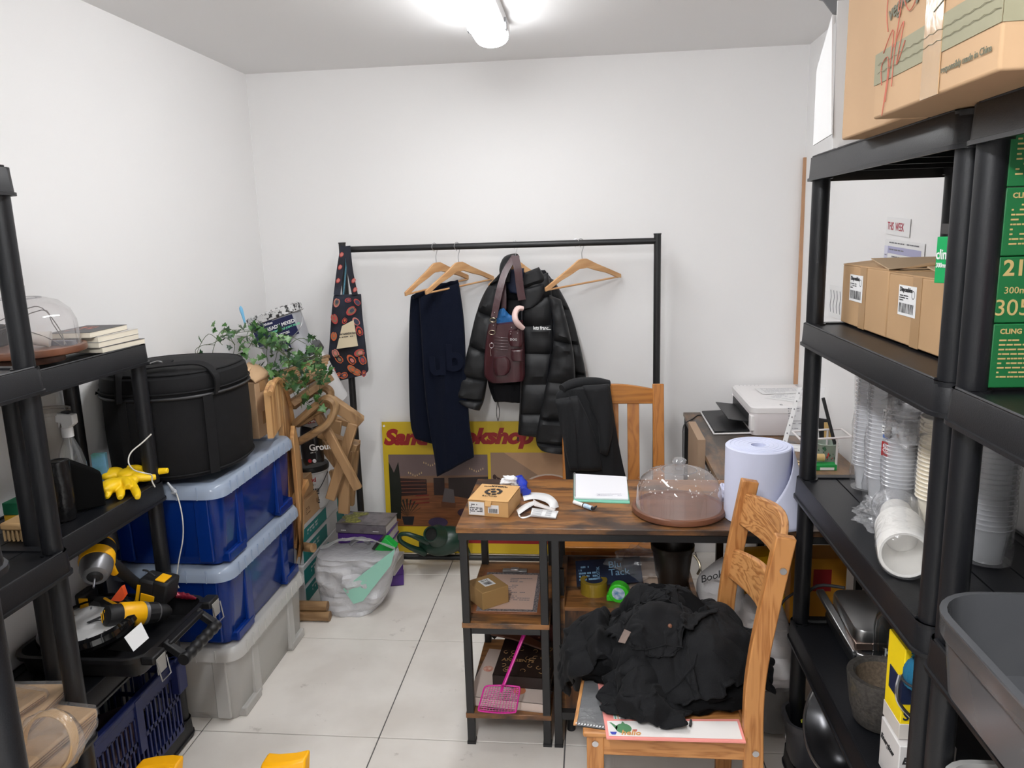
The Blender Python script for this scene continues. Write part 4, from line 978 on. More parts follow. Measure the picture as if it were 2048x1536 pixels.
# ================================================================ L-shaped desk with a shelf tower
DT = .757
t = thing('corner_desk', 'L shaped rustic brown desk with black metal frame and open shelves at its left end', 'desk', (-.42,2.22,0))
def dl(b, *a): return b.bx(a[0]+.42, a[1]+.42, a[2]-2.22, a[3]-2.22, a[4], a[5])
dl(B(), -.425,.97,2.215,2.695,DT-.018,DT).build('desk_top', DESKM, t, bevel=.002)
dl(B(), .445,.97,2.70,3.74,DT-.018,DT).build('return_top', DESKM2, t, bevel=.002)
for x, y_ in ((-.405,2.235),(-.155,2.235),(-.405,2.675),(-.155,2.675),(-.118,2.235),(-.118,2.675),(.95,2.69),(.60,2.685),(.462,2.72),(.462,3.72),(.95,3.72)):
    dl(B(), x-.0125,x+.0125,y_-.0125,y_+.0125,.008,DT-.018).build('leg', METB, t, bevel=.002)
    dl(B(), x-.014,x+.014,y_-.014,y_+.014,0,.01).build('foot', BLK, t)
for a in ((-.42,.96,2.222,2.247,DT-.043,DT-.018),(-.42,.96,2.662,2.687,DT-.043,DT-.018),(.45,.475,2.72,3.73,DT-.043,DT-.018),(-.42,-.395,2.247,2.662,DT-.043,DT-.018),(-.168,-.143,2.247,2.662,DT-.043,DT-.018),
          (-.39,-.17,2.225,2.245,.395,.415),(-.13,.60,2.665,2.69,.10,.125),(-.13,.05,2.225,2.25,.10,.125),(.30,.60,2.66,2.685,.10,.125)):
    dl(B(), *a).build('rail', METB, t)
B().bar((.96+.42,2.69-2.22,.45),(.80+.42,2.69-2.22,.70),.02,.02).build('brace', METB, t)
for z in (.415,.095): dl(B(), -.42,-.14,2.222,2.69,z,z+.018).build('shelf', DESKM, t, bevel=.0015)
B().bar((.03,.47,.12),(.25,.47,.36),.006,.02).build('cross_brace', METB, t)

def boxat(a, b_, depth, h):
    """frame of a box standing on a surface: a,b world points of its front bottom edge"""
    a = Vector(a); b_ = Vector(b_); d = b_-a; rz = math.atan2(d.y, d.x); w_ = math.hypot(d.x, d.y)
    c = a + Vector((math.cos(rz)*w_/2-math.sin(rz)*depth/2, math.sin(rz)*w_/2+math.cos(rz)*depth/2, 0))
    return c, rz, w_, depth, h
# kraft box on the desk
c, rz, w_, d_, h_ = boxat(at(937,1030,Z=DT), at(1017,1036,Z=DT), .15, .052)
t = thing('kraft_box', 'opened kraft cardboard box with black round emblem lying on the desk', 'box', c, rz)
KR_ = mat('kraft_board', S(204,160,104), .75, var=.05)
B().bx(-w_/2,w_/2,-d_/2,d_/2,0,h_-.002).build('box_body', KR_, t, bevel=.001)
B().prism([(-w_/2,-d_/2-.001,h_),(w_/2,-d_/2-.001,h_),(w_/2,d_/2,h_+.003),(-w_/2,d_/2,h_+.003)], (0,0,.0012)).build('lid', KR_, t)
B().prism([(-.008,-d_/2-.004,h_+.001),(.014,-d_/2-.004,h_+.001),(.012,-d_/2-.012,h_-.014),(-.005,-d_/2-.012,h_-.014)], (0,-.001,.001)).build('tab', KR_, t)
M = Matrix.Translation((-.005,.005,h_+.0045)) @ Matrix.Rotation(PI,4,'Z')
b = B(); b.lathe([(.010,0),(.001,0)], (0,0,0), 20, M.to_3x3()); b.v = [p+M.translation for p in b.v]
for k in range(8):
    a0 = 2*PI*k/8; V = []
    for rr_, s in ((.018,0),(.030,.05)):
        for q in range(4): V.append((rr_*math.cos(a0+.62*q/3+s), rr_*math.sin(a0+.62*q/3+s), 0))
    b.add(V, [(0,1,5,4),(1,2,6,5),(2,3,7,6)], M)
b.build('emblem', INK, t, smooth=False)
M2 = M @ Matrix.Translation((-.025,.038,0)); txt('GOUTE', .015, M2, INK, t)
txt('NATURAL & ORGANIC', .008, M @ Matrix.Translation((-.035,-.05,0)), INK, t, bold=.0002); txt('INGREDIENTS', .008, M @ Matrix.Translation((-.027,-.058,0)), INK, t, bold=.0002)
b = B(); quad(b, fr((-w_/2+.003,-d_/2-.0012,.003),(1,0,0),(0,0,1)), 0,0,.052,.044); quad(b, fr((.0,-d_/2-.0012,.012),(1,0,0),(0,0,1)), 0,0,.036,.028); b.build('white_label', PAPER, t)
b = B(); lines(b, fr((-w_/2+.006,-d_/2-.0017,.006),(1,0,0),(0,0,1)), .044, .034, 6, seed=2); bars(b, fr((.004,-d_/2-.0018,.014),(1,0,0),(0,0,1)), .028, .014, 16); b.build('label_print', INK, t)['kind'] = 'stuff'
# crumpled napkin & blue cloth
one(crumple(at(1024,962,Z=DT+.018), .022, (1.7,1.1,.8), 2, 20, 14, .6, 1.8), 'crumpled_napkin', PAPER, 'small crumpled white napkin on the desk behind the kraft box', 'napkin')
b = B(); b.tube([at(1036,955,Z=DT+.03), at(1043,962,Z=DT+.025), at(1047,975,Z=DT+.018), at(1052,985,Z=DT+.015)], [.010,.016,.014,.016], 12, mod=lambda u,a: 1+.25*math.sin(3*a+u*12))
one(b, 'blue_object', mat('cobalt_plastic', S(26,52,170), .3), 'glossy cobalt blue crumpled balloon lying beside the kraft box', 'balloon')
# receipts
t = thing('receipts', 'bundle of curled white till receipts on the desk beside the kraft box', 'receipt', at(1080,1015,Z=DT))
RP = mat('receipt_paper', (.74,.74,.74), .7)
def sheet(pts_a, pts_b, nm, mt, parent, n=10, th=.0006):
    A, _ = spl([Vector(p) for p in pts_a], [0]*len(pts_a), n); B2, _ = spl([Vector(p) for p in pts_b], [0]*len(pts_b), n)
    b = B(); k = len(A); b.add(A+B2, [(i,i+1,k+i+1,k+i) for i in range(k-1)]); return b.build(nm, mt, parent, world=True, solid=th)
def ad(x, y_, dz): return at(x, y_, Z=DT+dz)
sheet([ad(1045,990,.004), ad(1065,985,.008), ad(1095,988,.016), ad(1112,1000,.022), ad(1118,1014,.008)], [ad(1048,1002,.003), ad(1068,998,.006), ad(1088,1003,.014), ad(1098,1010,.018), ad(1100,1020,.006)], 'receipt_slip', RP, t)
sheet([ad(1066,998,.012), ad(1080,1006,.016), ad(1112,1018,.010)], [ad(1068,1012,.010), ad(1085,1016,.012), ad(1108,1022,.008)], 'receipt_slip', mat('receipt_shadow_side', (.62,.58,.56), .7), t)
sheet([ad(1033,1020,.003), ad(1050,1008,.014), ad(1070,1001,.012)], [ad(1037,1030,.002), ad(1054,1018,.012), ad(1071,1008,.010)], 'receipt_slip', RP, t)
sheet([ad(1036,1026,.001), ad(1040,1034,.003), ad(1060,1030,.004), ad(1072,1018,.012)], [ad(1040,1030,.0), ad(1044,1037,.001), ad(1060,1033,.002), ad(1074,1022,.009)], 'receipt_slip', RP, t)
sheet([ad(1064,1016,.013), ad(1090,1019,.014), ad(1115,1022,.012)], [ad(1061,1030,.008), ad(1085,1033,.008), ad(1112,1036,.006)], 'receipt_slip', RP, t)
B().prism([ad(1061,1031,.005), ad(1111,1036,.003), ad(1117,1022,.003), ad(1066,1020,.005)], (0,0,-.003)).build('receipt_stack', RP, t, world=True)
b = B()
for k in range(6):
    a = ad(1067-k*.8,1019+k*2,.0155-k*.001); c = ad(1105-k*.8,1022+k*2,.0145-k*.001); b.add([a, a.lerp(c,.5), a.lerp(c,.5)+Vector((0,.0012,.0005)), a+Vector((0,.0012,.0005))], [(0,1,2,3)])
    b.add([a.lerp(c,.7), c, c+Vector((0,.0012,.0005)), a.lerp(c,.7)+Vector((0,.0012,.0005))], [(0,1,2,3)])
b.build('printed_lines', GREYINK, t, world=True)
# notebook
t = thing('notebook', 'open white spiral notebook with a green edged page on the desk', 'notebook', at(1203,980,Z=DT))
q = [at(1147,1004,Z=DT), at(1260,1008,Z=DT), at(1253,956,Z=DT), at(1148,951,Z=DT)]
B().prism(q, (0,0,.004)).build('back_cover', mat('mint_cover', S(120,190,165), .6), t, world=True, bevel=.0008)
q2 = [at(1149,998,Z=DT+.0045), at(1257,1001,Z=DT+.0045), at(1253,956,Z=DT+.0045), at(1149,950,Z=DT+.0045)]
B().prism(q2, (0,0,.006)).build('page_stack', mat('notebook_page', (.8,.8,.84), .7), t, world=True, bevel=.0008)
for k in range(26):
    p = q2[0].lerp(q2[3], (k+.5)/26)+Vector((.004,0,.003))
    B().tube([p+Vector((.005*math.cos(a)-.004, 0, .006*math.sin(a)+.002)) for a in [2*PI*j/8 for j in range(9)]], .0007, 4, smooth=False).build('wire_coil', DSTEEL, t, world=True)
M = fr(q2[0]+Vector((.075,.012,.0064)),(1,.03,0),(0,1,0)); b = B(); lines(b, M, .085, .022, 3, .45, seed=6); b.build('handwriting', mat('faint_ink', (.42,.42,.5), .8), t, world=True)
M = Matrix.Translation((0,0,0))
# pen/glue stick
t = thing('glue_stick', 'white and pale blue small tube with black tip lying in front of the notebook', 'tube', at(1168,1012,Z=DT+.0))
a, b_ = at(1148,1004,Z=DT+.008), at(1186,1017,Z=DT+.008)
B().tube([a, a.lerp(b_,.5)], .0065, 14, smooth=False).build('cap', WINK, t, world=True)
B().tube([a.lerp(b_,.5), a.lerp(b_,.56)], .0068, 14, smooth=False).build('band', INK, t, world=True)
B().tube([a.lerp(b_,.56), a.lerp(b_,.95)], .0075, 14, smooth=False).build('barrel', mat('pale_blue_label', S(150,196,226), .5, col2=(.85,.85,.88), vs_=60), t, world=True)
B().tube([a.lerp(b_,.95), a.lerp(b_,1.03), b_+Vector((.012,.012,.004))], [.006,.005,.002], 10, smooth=False).build('tip', INK, t, world=True)

# ---- glass cake domes
def dome(label, c, rz, rb, hd, base_mt, pedestal=0, scallop=0):
    t = thing('cake_dome', label, 'cake stand', c, rz, 'cake domes on wooden boards')
    zb = pedestal
    if pedestal:
        B().lathe([(.001,0),(rb*.62,0),(rb*.62,.012),(rb*.6,pedestal-.001),(.001,pedestal-.001)], n=40).build('pedestal', WALNUT, t)
    b = B(); b.lathe([(.001,zb),(rb-.012,zb),(rb-.002,zb+.004),(rb,zb+.010),(rb-.002,zb+.020),(rb-.010,zb+.022),(rb-.016,zb+.016),(.001,zb+.016)], n=64)
    b.build('board', base_mt, t)
    r = rb-.014; z0 = zb+.017; b = B()
    prof = [(r+.002,z0),(r+.002,z0+.004),(r,z0+.008),(r-.004,z0+hd*.50),(r-.016,z0+hd*.72),(r-.042,z0+hd*.90),(r-.075,z0+hd*.975),(r-.085,z0+hd*.97),(.03,z0+hd*.985),(.001,z0+hd*.985)]
    b.lathe(prof, n=64); gl = b.build('glass_dome', GLASS, t)
    b = B(); b.lathe([(.001,z0+hd*.985),(.012,z0+hd*.99),(.011,z0+hd+.006),(.014,z0+hd+.014),(.022,z0+hd+.020),(.023,z0+hd+.028),(.016,z0+hd+.034),(.001,z0+hd+.034)], n=28); b.build('knob', film('glass_knob', (.85,.85,.86), (.75,.75,.76), .14, .05, 1.6) if 'glass_knob' not in MATS else MATS['glass_knob'], gl)
    B().tube([(( r-.08)*math.cos(2*PI*k/40), (r-.08)*math.sin(2*PI*k/40), z0+hd*.975) for k in range(41)], .0022, 5, smooth=False).build('moulded_ring', MATS['glass_knob'], gl)
    return t
cd = dome('glass cake dome on a round brown board on the front desk', at(1357,1022,Z=DT), 0, .149, .125, wood('cake_board', S(128,84,62), S(104,66,48), 'X', 6, .35, 1))
FROST = mat('water_spots', (.8,.78,.77), .6)
rg4 = random.Random(9)
for k in range(110):
    a = rg4.uniform(0,2*PI); u = rg4.uniform(.45,1.0)**.75; rr_ = .133-.010-(0 if u < .72 else (u-.72)*.25); z = .020+.125*u
    s = rg4.uniform(.001,.0032)
    nrm_ = Vector((math.cos(a), math.sin(a), .3 if u < .8 else 1.2)).normalized(); M = nrm_.to_track_quat('Z','X').to_matrix()
    if u > .8: rr_ = .133-.03-(u-.8)*.2; z = .017+.125*(.84+(u-.8)*.6)
    B().lathe([(s,0),(.0001,.0003)], Vector((rr_*math.cos(a), rr_*math.sin(a), z))+nrm_*.003, 7, M).build('water_spot', FROST, cd)
# ---- paper towel roll
pc = at(1512,1033,Z=DT)
t = thing('paper_roll', 'big pale blue paper towel roll with a loose hanging sheet on the desk', 'paper roll', pc)
rr_ = .098; hr = .232
b = B(); b.lathe([(.022,hr-.01),(.022,hr),(.045,hr+.001),(rr_-.003,hr),(rr_,hr-.003),(rr_,.002),(.022,0)], n=64); b.lathe([(.022,0),(.0222,hr)], n=32); b.build('roll', PAPERB, t)
for k in range(5): B().tube([((.032+.013*k)*math.cos(2*PI*j/40), (.032+.013*k)*math.sin(2*PI*j/40), hr+.001) for j in range(41)], .0006, 4, smooth=False).build('wound_edge', PAPERB, t)
def lsheet(u, v):
    e = R(-22)*v + R(-112)*(1-v)                        # free edge sweeps from the right side round to the front at the foot
    a2 = R(70)*(1-u) + e*u
    fl_ = .003 + .030*(1-v)**1.3 + .045*(1-v)*max(0, math.cos(a2)) + .004*math.sin(u*9)*(1-v)
    return Vector(((rr_+fl_)*math.cos(a2), (rr_+fl_)*math.sin(a2), hr*v*.985+.001+.012*(1-v)*(1-u)))
B().grid(lsheet, 30, 18).build('loose_sheet', PAPERB, t, solid=.0012)
B().grid(lambda u, v: Vector((-.07+.06*u+.01*v, -.105-.01*v-.02*u, .003+.02*v*u)), 6, 4).build('torn_corner', PAPERB, t, solid=.001)
one(crumple(at(1449,988,Z=DT+.025), .026, (.7,.9,1.1), 5, 20, 14, .6, 1.8), 'crumpled_paper', PAPERB, 'crumpled pale blue paper towel wedged between the cake dome and the roll', 'paper')

# ---- printer
PW = mat('printer_white', (.84,.82,.82), .4, bump=.1, bs=300); PLG = mat('printer_side', (.72,.68,.69), .45)
nb = at(1502,873,Z=DT); zt_ = at(1506,813,Y=nb.y).z; fb = at(1474,769,Z=zt_)
x0p, y0p, x1p, y1p = nb.x, nb.y, nb.x+.30, max(fb.y, nb.y+.30); hp = zt_-DT
t = thing('printer', 'white inkjet printer with black paper tray out on the return desk', 'printer', ((x0p+x1p)/2,(y0p+y1p)/2,DT))
W_, D_ = x1p-x0p, y1p-y0p
b = B(); b.rr([(-.01,.0),(-.004,.004),(0,.02),(0,hp-.035),(-.001,hp-.03)], W_, D_, .03, n=5, cap=True); b.build('printer_body', PLG, t)
b = B(); b.rr([(-.002,hp-.033),(.002,hp-.030),(.002,hp-.008),(-.006,hp-.001),(-.03,hp)], W_, D_, .03, n=5, cap=True); b.build('scanner_lid', PW, t)
b = B(); b.bx(-W_/2-.002,-W_/2+.004,-D_/2+.03,D_/2-.03,.03,hp-.045); b.build('output_slot', mat('slot_black', (.01,.01,.011), .5), t)
b = B(); b.bx(-W_/2-.003,-W_/2+.02,-D_/2+.005,-D_/2+.05,.02,hp-.04); b.build('front_cheek', PW, t, bevel=.006)
b = B(); b.bx(-W_/2-.003,-W_/2+.02,D_/2-.05,D_/2-.005,.02,hp-.04); b.build('front_cheek', PW, t, bevel=.006)
B().prism([(-W_/2+.01,-D_/2+.04,.012),(-W_/2-.15,-D_/2+.03,.008),(-W_/2-.15,D_/2-.06,.008),(-W_/2+.01,D_/2-.05,.012)], (0,0,.008)).build('paper_tray', BLK, t, bevel=.002)
B().prism([(-W_/2+.01,-D_/2+.03,.003),(-W_/2-.155,-D_/2+.025,.001),(-W_/2-.155,D_/2-.05,.001),(-W_/2+.01,D_/2-.04,.003)], (0,0,.006)).build('tray_base', PW, t, bevel=.002)
B().prism([(-W_/2,-D_/2+.05,.05),(-W_/2-.09,-D_/2+.05,.062),(-W_/2-.09,D_/2-.09,.062),(-W_/2,D_/2-.08,.05)], (0,0,.005)).build('output_flap', BLK, t, bevel=.002)
txt('C', .02, Matrix.Translation((-.03,-D_/2+.02,hp+.001)) , GREYINK, t, 'logo')
for k in range(6): B().lathe([(.0005,hp+.001),(.003,hp+.001)], (-W_/2+.03+.018*k, D_/2-.03, 0), 8).build('button', GREYINK, t)
def papers(label, c, w_, d_, rz, n=1, mt=PAPER, rows=8, grp=None, nm='paper_sheet', tx=None):
    t = thing(nm, label, 'paper', c, rz, grp)
    B().bx(-w_/2,w_/2,-d_/2,d_/2,0,.0006*n).build('sheet', mt, t)
    b = B(); lines(b, Matrix.Translation((-w_/2*.8,-d_/2*.8,.0006*n)), w_*.8, d_*.8, rows, .35, seed=int(c[0]*100)); b.build('print', mat('faint_print', (.5,.5,.54), .8), t)
    return t
papers('printed white sheet lying on the printer lid, nearer of two', ((x0p+x1p)/2+.06,(y0p+y1p)/2-.04,zt_+.001), .15,.21, R(-38), 1, rows=9)
papers('white sheet lying towards the back of the printer lid', ((x0p+x1p)/2+.04,(y0p+y1p)/2+.07,zt_+.003), .20,.13, R(4), 1, rows=5)
# punched plastic pocket and papers beside the printer
t = thing('plastic_pocket', 'clear punched plastic pocket with documents leaning on the printer front', 'document', at(1590,905,Y=nb.y-.05))
ya = nb.y-.03
B().prism([at(1562,893,Y=ya-.08), at(1572,893,Y=ya-.08), at(1604,775,Y=ya+.0), at(1596,775,Y=ya+.0)], (.001,0,.001)).build('punched_strip', WINK, t, world=True)
B().prism([at(1572,893,Y=ya-.08), at(1625,905,Y=ya-.08), at(1650,775,Y=ya), at(1604,775,Y=ya)], (.001,-.001,0)).build('pocket', WRAP, t, world=True)
B().prism([at(1576,870,Y=ya-.05), at(1612,872,Y=ya-.05), at(1618,815,Y=ya), at(1586,812,Y=ya)], (.001,-.001,0)).build('sheet', PAPER, t, world=True)
b = B(); p0 = at(1580,866,Y=ya-.058); p1 = at(1590,818,Y=ya-.008); lines(b, fr(p0,(1,0,0),p1-p0), .05, (p1-p0).length, 10, .4, seed=3); b.build('print', GREYINK, t, world=True)
for k in range(7):
    p = at(1567,890,Y=ya-.08).lerp(at(1600,778,Y=ya), (k+.5)/7); B().sphere(p-Vector((0,.003,0)), .003, 8, 6).build('punch_hole', GREYINK, t, world=True)
papers('small pile of white papers under the printer corner', at(1575,895,Z=DT+.001), .16,.1, R(-20), 6, rows=3)
# cable loops on return desk
one(B().tube([at(1560,903,Z=DT+.004), at(1530,889,Z=DT+.004), at(1500,888,Z=DT+.004), at(1488,895,Z=DT+.004), at(1490,905,Z=DT+.004), at(1500,915,Z=DT+.004)], .003, 6), 'white_cable', mat('white_cable', (.7,.68,.62), .5), 'thin white cable looping on the return desk behind the paper roll', 'cable')
one(B().tube([at(1432,838,Z=DT+.003), at(1400,830,Z=DT+.003), at(1385,838,Z=DT+.003), at(1368,850,Y=3.45), at(1366,880,Y=3.45), at(1366,930,Y=3.45)], .0025, 6), 'black_cable', INK, 'thin black cable running from the printer tray over the desk corner', 'cable')
one(crumple(at(1560,902,Z=DT+.012), .018, (2.6,1.2,.7), 7, 20, 12, .6, 2.2), 'plastic_bag', WRAP, 'small crumpled clear plastic bag on the return desk in front of the printer', 'bag')
b = B(); b.lathe([(.012,0),(.026,0),(.027,.002),(.027,.055),(.012,.057)], at(1592,955,Z=DT), 28); one(b, 'masking_tape', mat('cream_tape', S(222,196,156), .6), 'cream roll of masking tape standing beside the paper towel roll', 'tape')
# pot with leaf pattern, tape reel, green packet, wire basket
t = thing('patterned_pot', 'small pot with red and green leaf pattern behind the shelving post', 'pot', at(1652,925,Z=DT))
pt = t.location
POT = mat('pot_ground', S(150,162,150), .5)
pb = B().lathe([(.001,0),(.034,0),(.040,.075),(.042,.078),(.039,.08),(.036,.075),(.031,.004),(.001,.004)], n=32).build('pot_body', POT, t)
rg5 = random.Random(2)
for k in range(26):
    a = rg5.uniform(PI,2*PI); z = rg5.uniform(.008,.068); r_ = .0345+.006*z/.075+.0008; M = fr((r_*math.cos(a), r_*math.sin(a), z), (-math.sin(a),math.cos(a),0), (math.cos(k),0,1.2))
    s = rg5.uniform(.004,.009); b = B(); b.add([(0,-s,0),(s*.45,0,.0004),(0,s,0),(-s*.45,0,.0004)], [(0,1,2,3)], M); b.build('leaf_motif', (mat('motif_green', S(44,92,62), .6), mat('motif_red', S(190,52,44), .6), MATS['motif_green'])[k % 3], t)
one(B().box(at(1660,850,Y=pt.y+.01), (.012,.008,.22), 0, .0, -.28), 'black_marker', INK, 'long black flat bar leaning out of the patterned pot', 'stick', bevel=.002)
t = thing('green_packet', 'small green packet with white and orange print beside the wire basket', 'packet', at(1648,938,Z=DT)); B().bx(-.05,.04,-.02,.02,0,.022).build('packet_body', mat('packet_green', S(24,150,72), .5), t, bevel=.002)
B().bx(-.02,.03,-.0212,-.02,.002,.012).build('label', WINK, t)
one(B().tube([at(1628,915,Z=DT+.04), at(1648,915,Z=DT+.04)], .014, 24, smooth=False), 'ribbon_reel', mat('raffia', S(206,176,120), .7, bump=.5, bs=200), 'small reel of pale raffia lying on the green packet', 'reel')
t = thing('wire_basket', 'white wire rack standing on the desk behind the shelving post', 'basket', at(1650,935,Z=DT))
WIRE = mat('white_wire', (.72,.68,.68), .4)
for a, c in ((( -.10,-.03,.115),(.08,-.03,.125)),((-.10,.09,.115),(.08,.09,.125)),((.03,-.03,0),(.03,-.03,.122)),((-.08,-.03,0),(-.08,-.03,.115)),((.03,.09,0),(.03,.09,.122)),((.08,-.03,.125),(.08,.09,.125)),((-.1,-.03,.115),(-.1,.09,.115))):
    B().tube([a, c], .004, 8, smooth=False).build('wire', WIRE, t)
t = thing('desk_files', 'cluster of papers and dark folders against the right wall on the desk', 'folder', at(1640,905,Y=2.95))
for k, (a, mt) in enumerate(((((1625,900),(1660,900),(1652,800),(1618,790)), PAPER), (((1640,900),(1668,900),(1660,840),(1636,836)), INK), (((1648,895),(1664,895),(1660,845),(1648,845)), mat('tan_card', S(206,172,110), .7)))):
    B().prism([at(x,y_,Y=3.0-.02*k) for x, y_ in a], (.002,.004,0)).build('folder_sheet', mt, t, world=True)
one(B().bx(at(1376,900,Y=3.3).x, at(1390,900,Y=3.3).x, 3.0, 3.3, .50, at(1385,880,Y=3.0).z), 'envelope_bundle', mat('brown_paper', S(166,140,116), .8), 'tall brown paper parcel standing under the return desk edge', 'parcel')
# wooden batten in corner
one(B().bar(at(1591,768,Y=3.765), at(1611,315,Y=3.785), .018, .014, (0,1,0)), 'wooden_batten', mat('batten_wood', S(188,146,112), .6, var=.1), 'tall thin wooden batten leaning in the corner beside the printer', 'batten')

# ---- tower shelf contents
z1 = .433
t = thing('clipboard', 'brown wooden clipboard holding a bordered menu on the upper tower shelf', 'clipboard', (-.285,2.45,z1))
B().bx(-.115,.115,-.165,.165,0,.004).build('board', wood('clip_wood', S(150,96,62), S(124,76,46), 'Y', 8, .4, 1), t, bevel=.001)
B().bx(-.10,.10,-.155,.135,.004,.005).build('sheet', mat('menu_sheet', S(206,176,160), .7), t)
b = B()
for a in ((-.10,.10,-.155,-.14),(-.10,.10,.12,.135),(-.10,-.085,-.14,.12),(.085,.10,-.14,.12)): b.bx(a[0],a[1],a[2],a[3],.005,.0053)
b.build('menu_border', mat('menu_border', S(60,60,64), .7, col2=S(150,140,140), vs_=160), t)
b = B(); lines(b, Matrix.Translation((-.01,-.10,.0052)), .08, .19, 14, .35, seed=4); lines(b, Matrix.Translation((-.075,-.10,.0052)), .04, .12, 8, .35, seed=5); b.build('menu_print', GREYINK, t)['kind'] = 'stuff'
B().bx(-.045,.045,.135,.158,.004,.012).build('clip', DSTEEL, t, bevel=.002); B().bx(-.015,.015,.13,.15,.012,.02).build('clip_lever', STEEL, t, bevel=.002)
c, rz, w_, d_, h_ = boxat((-.315,2.300,z1+.006), (-.255,2.345,z1+.006), .12, .062)
t = thing('small_carton', 'small brown carton with a white barcode label on the wooden clipboard', 'box', c+Vector((-.035,.0,0)), R(38))
B().bx(-.05,.05,-.055,.055,0,.06).build('carton_body', mat('olive_kraft', S(158,124,76), .75), t, bevel=.0015)
B().bx(-.018,.022,-.02,.03,.06,.0608).build('label', PAPER, t)
b = B(); bars(b, Matrix.Translation((-.012,-.014,.0612)), .026, .022, 12, 3); lines(b, Matrix.Translation((-.012,.012,.0612)), .026, .014, 3); b.build('label_print', INK, t)
b = B(); lines(b, fr((.052-.0015,-.04,.01),(0,1,0),(0,0,1)), .05, .008, 1, seed=2); b.build('side_print', INK, t)
# lower shelf
z2 = .113
bA = book('white cookbook with cake picture on the lower tower shelf under the dark book', -.275, 2.40, z2, .26, .30, .032, R(-7), mat('cookbook_cover', S(206,190,180), .5), 'books on the lower tower shelf', title='')
txt('CAKES', .030, fr((.10,-.115,.0325),(-.2,1,0),(-1,-.2,0)), GREYINK, bA, 'title') if False else txt('KES', .030, Matrix.Translation((.125,-.07,.0325)) @ Matrix.Rotation(R(-95),4,'Z'), GREYINK, bA, 'title', bold=.0005)
b = B(); b.lathe([(.0001,.0324),(.022,.0324)], (.035,-.09,0), 20); b.build('cake_picture', mat('cake_picture', S(196,120,84), .5), bA)
b = B(); b.lathe([(.0001,.0324),(.018,.0324)], (-.10,.02,0), 20); b.build('cake_picture', mat('berry_picture', S(186,80,60), .5, col2=S(230,200,180), vs_=60), bA)
bB = book('thick dark book with gold and cream ornament on its cover, on the white cookbook', -.235, 2.44, z2+.033, .20, .24, .042, R(-4), mat('ornate_cover', S(38,26,22), .5), 'books on the lower tower shelf')
b = B()
rg6 = random.Random(4)
for k in range(26):
    x, y_ = rg6.uniform(-.085,.085), rg6.uniform(-.10,.10); a0 = rg6.uniform(0,6)
    b.tube([Vector((x+.012*math.cos(a0+q*.7)*(1-q*.1), y_+.012*math.sin(a0+q*.7)*(1-q*.1), .0425)) for q in range(7)], .0009, 4, sub=2)
b.build('cover_ornament', mat('gilt', S(176,140,90), .5), bB)['kind'] = 'stuff'
txt('ANCIENTS', .024, Matrix.Translation((-.085,-.03,.0425)), mat('gilt', (.4,.3,.2)), bB, 'title')
t = thing('red_box', 'long dark red patterned cardboard box leaning behind the books on the lower tower shelf', 'box', (-.235,2.60,z2))
Mx = Matrix.Translation((0,-.0,.085)) @ Matrix.Rotation(R(24),4,'Y') @ Matrix.Rotation(R(-20),4,'X')
B().box((0,0,.0), (.27,.05,.10)).build('box_body', mat('dark_red_card', S(92,30,24), .55), t, M=Mx, bevel=.002)
b = B(); rg6 = random.Random(8)
for k in range(40):
    x, y_ = rg6.uniform(-.12,.12), rg6.uniform(-.04,.04); b.lathe([(.0001,0),(.004,0)], (x,-.0258,y_), 6, Matrix.Rotation(PI/2,3,'X'))
b.build('dot_pattern', mat('pattern_pink', S(190,110,90), .6), t, M=Mx)['kind'] = 'stuff'
t = thing('feather_fan', 'brown carved wooden blade lying over the books on the lower tower shelf', 'ornament', (-.29,2.52,z2+.08))
B().prism([(-.10,.02,.04),(-.06,.045,.045),(.02,.03,.03),(.13,-.03,-.0),(.12,-.045,-.002),(.0,-.01,.02),(-.08,.0,.03)], (0,.002,.006)).build('blade', mat('dark_carved_wood', S(92,54,34), .5, bump=.4, bs=80), t, bevel=.001)
# fly swatter
PINK = mat('magenta_plastic', S(196,30,140), .35)
t = thing('fly_swatter', 'magenta plastic fly swatter leaning out of the lower tower shelf', 'fly swatter', at(1000,1410,Y=2.22))
a0 = at(1050,1264,Y=2.30); a1 = at(1008,1368,Y=2.20)
B().tube([a0, a0.lerp(a1,.5), a1], [.007,.0055,.006], 10, squash=.7).build('handle', PINK, t, world=True)
cA, cB, cC, cD = at(971,1370,Y=2.215), at(1040,1372,Y=2.215), at(1034,1424,Y=2.19), at(954,1420,Y=2.19)
def sw(u, v, dz=0):
    bul = 1+.0*v; p = cA.lerp(cB,u).lerp(cD.lerp(cC,u),v); ed = (v-.5)*2
    return p+Vector((0,-.004,0))
b = B(); 
per = [sw(.08,0),sw(.5,-.03),sw(.92,0),sw(1,.08),sw(.99,.5),sw(.97,.92),sw(.9,1),sw(.5,1.04),sw(.1,1),sw(.03,.92),sw(.01,.5),sw(0,.08),sw(.08,0)]
b.tube(per, .0028, 6); b.build('frame', PINK, t, world=True)
for k in range(1,13): B().tube([sw(k/13,.0), sw(k/13+.005*math.sin(k),.5), sw(k/13,1)], .0009, 4, sub=2).build('mesh_bar', PINK, t, world=True)
for k in range(1,13):
    v = k/13; B().tube([sw(0,v), sw(.25,v+.03), sw(.5,v+.045), sw(.75,v+.03), sw(1,v)], .0009, 4, sub=2).build('mesh_bar', PINK, t, world=True)
B().tube([a1, sw(.5,.0), sw(.5,.25)], [.006,.006,.003], 8, squash=.6).build('neck', PINK, t, world=True)
one(B().tube([(-.36,2.52,.02),(-.28,2.50,.022),(-.20,2.46,.02)], [.022,.026,.012], 12, squash=.6), 'black_tool_handle', INK, 'black moulded tool handle on the tiles under the shelf tower', 'tool')
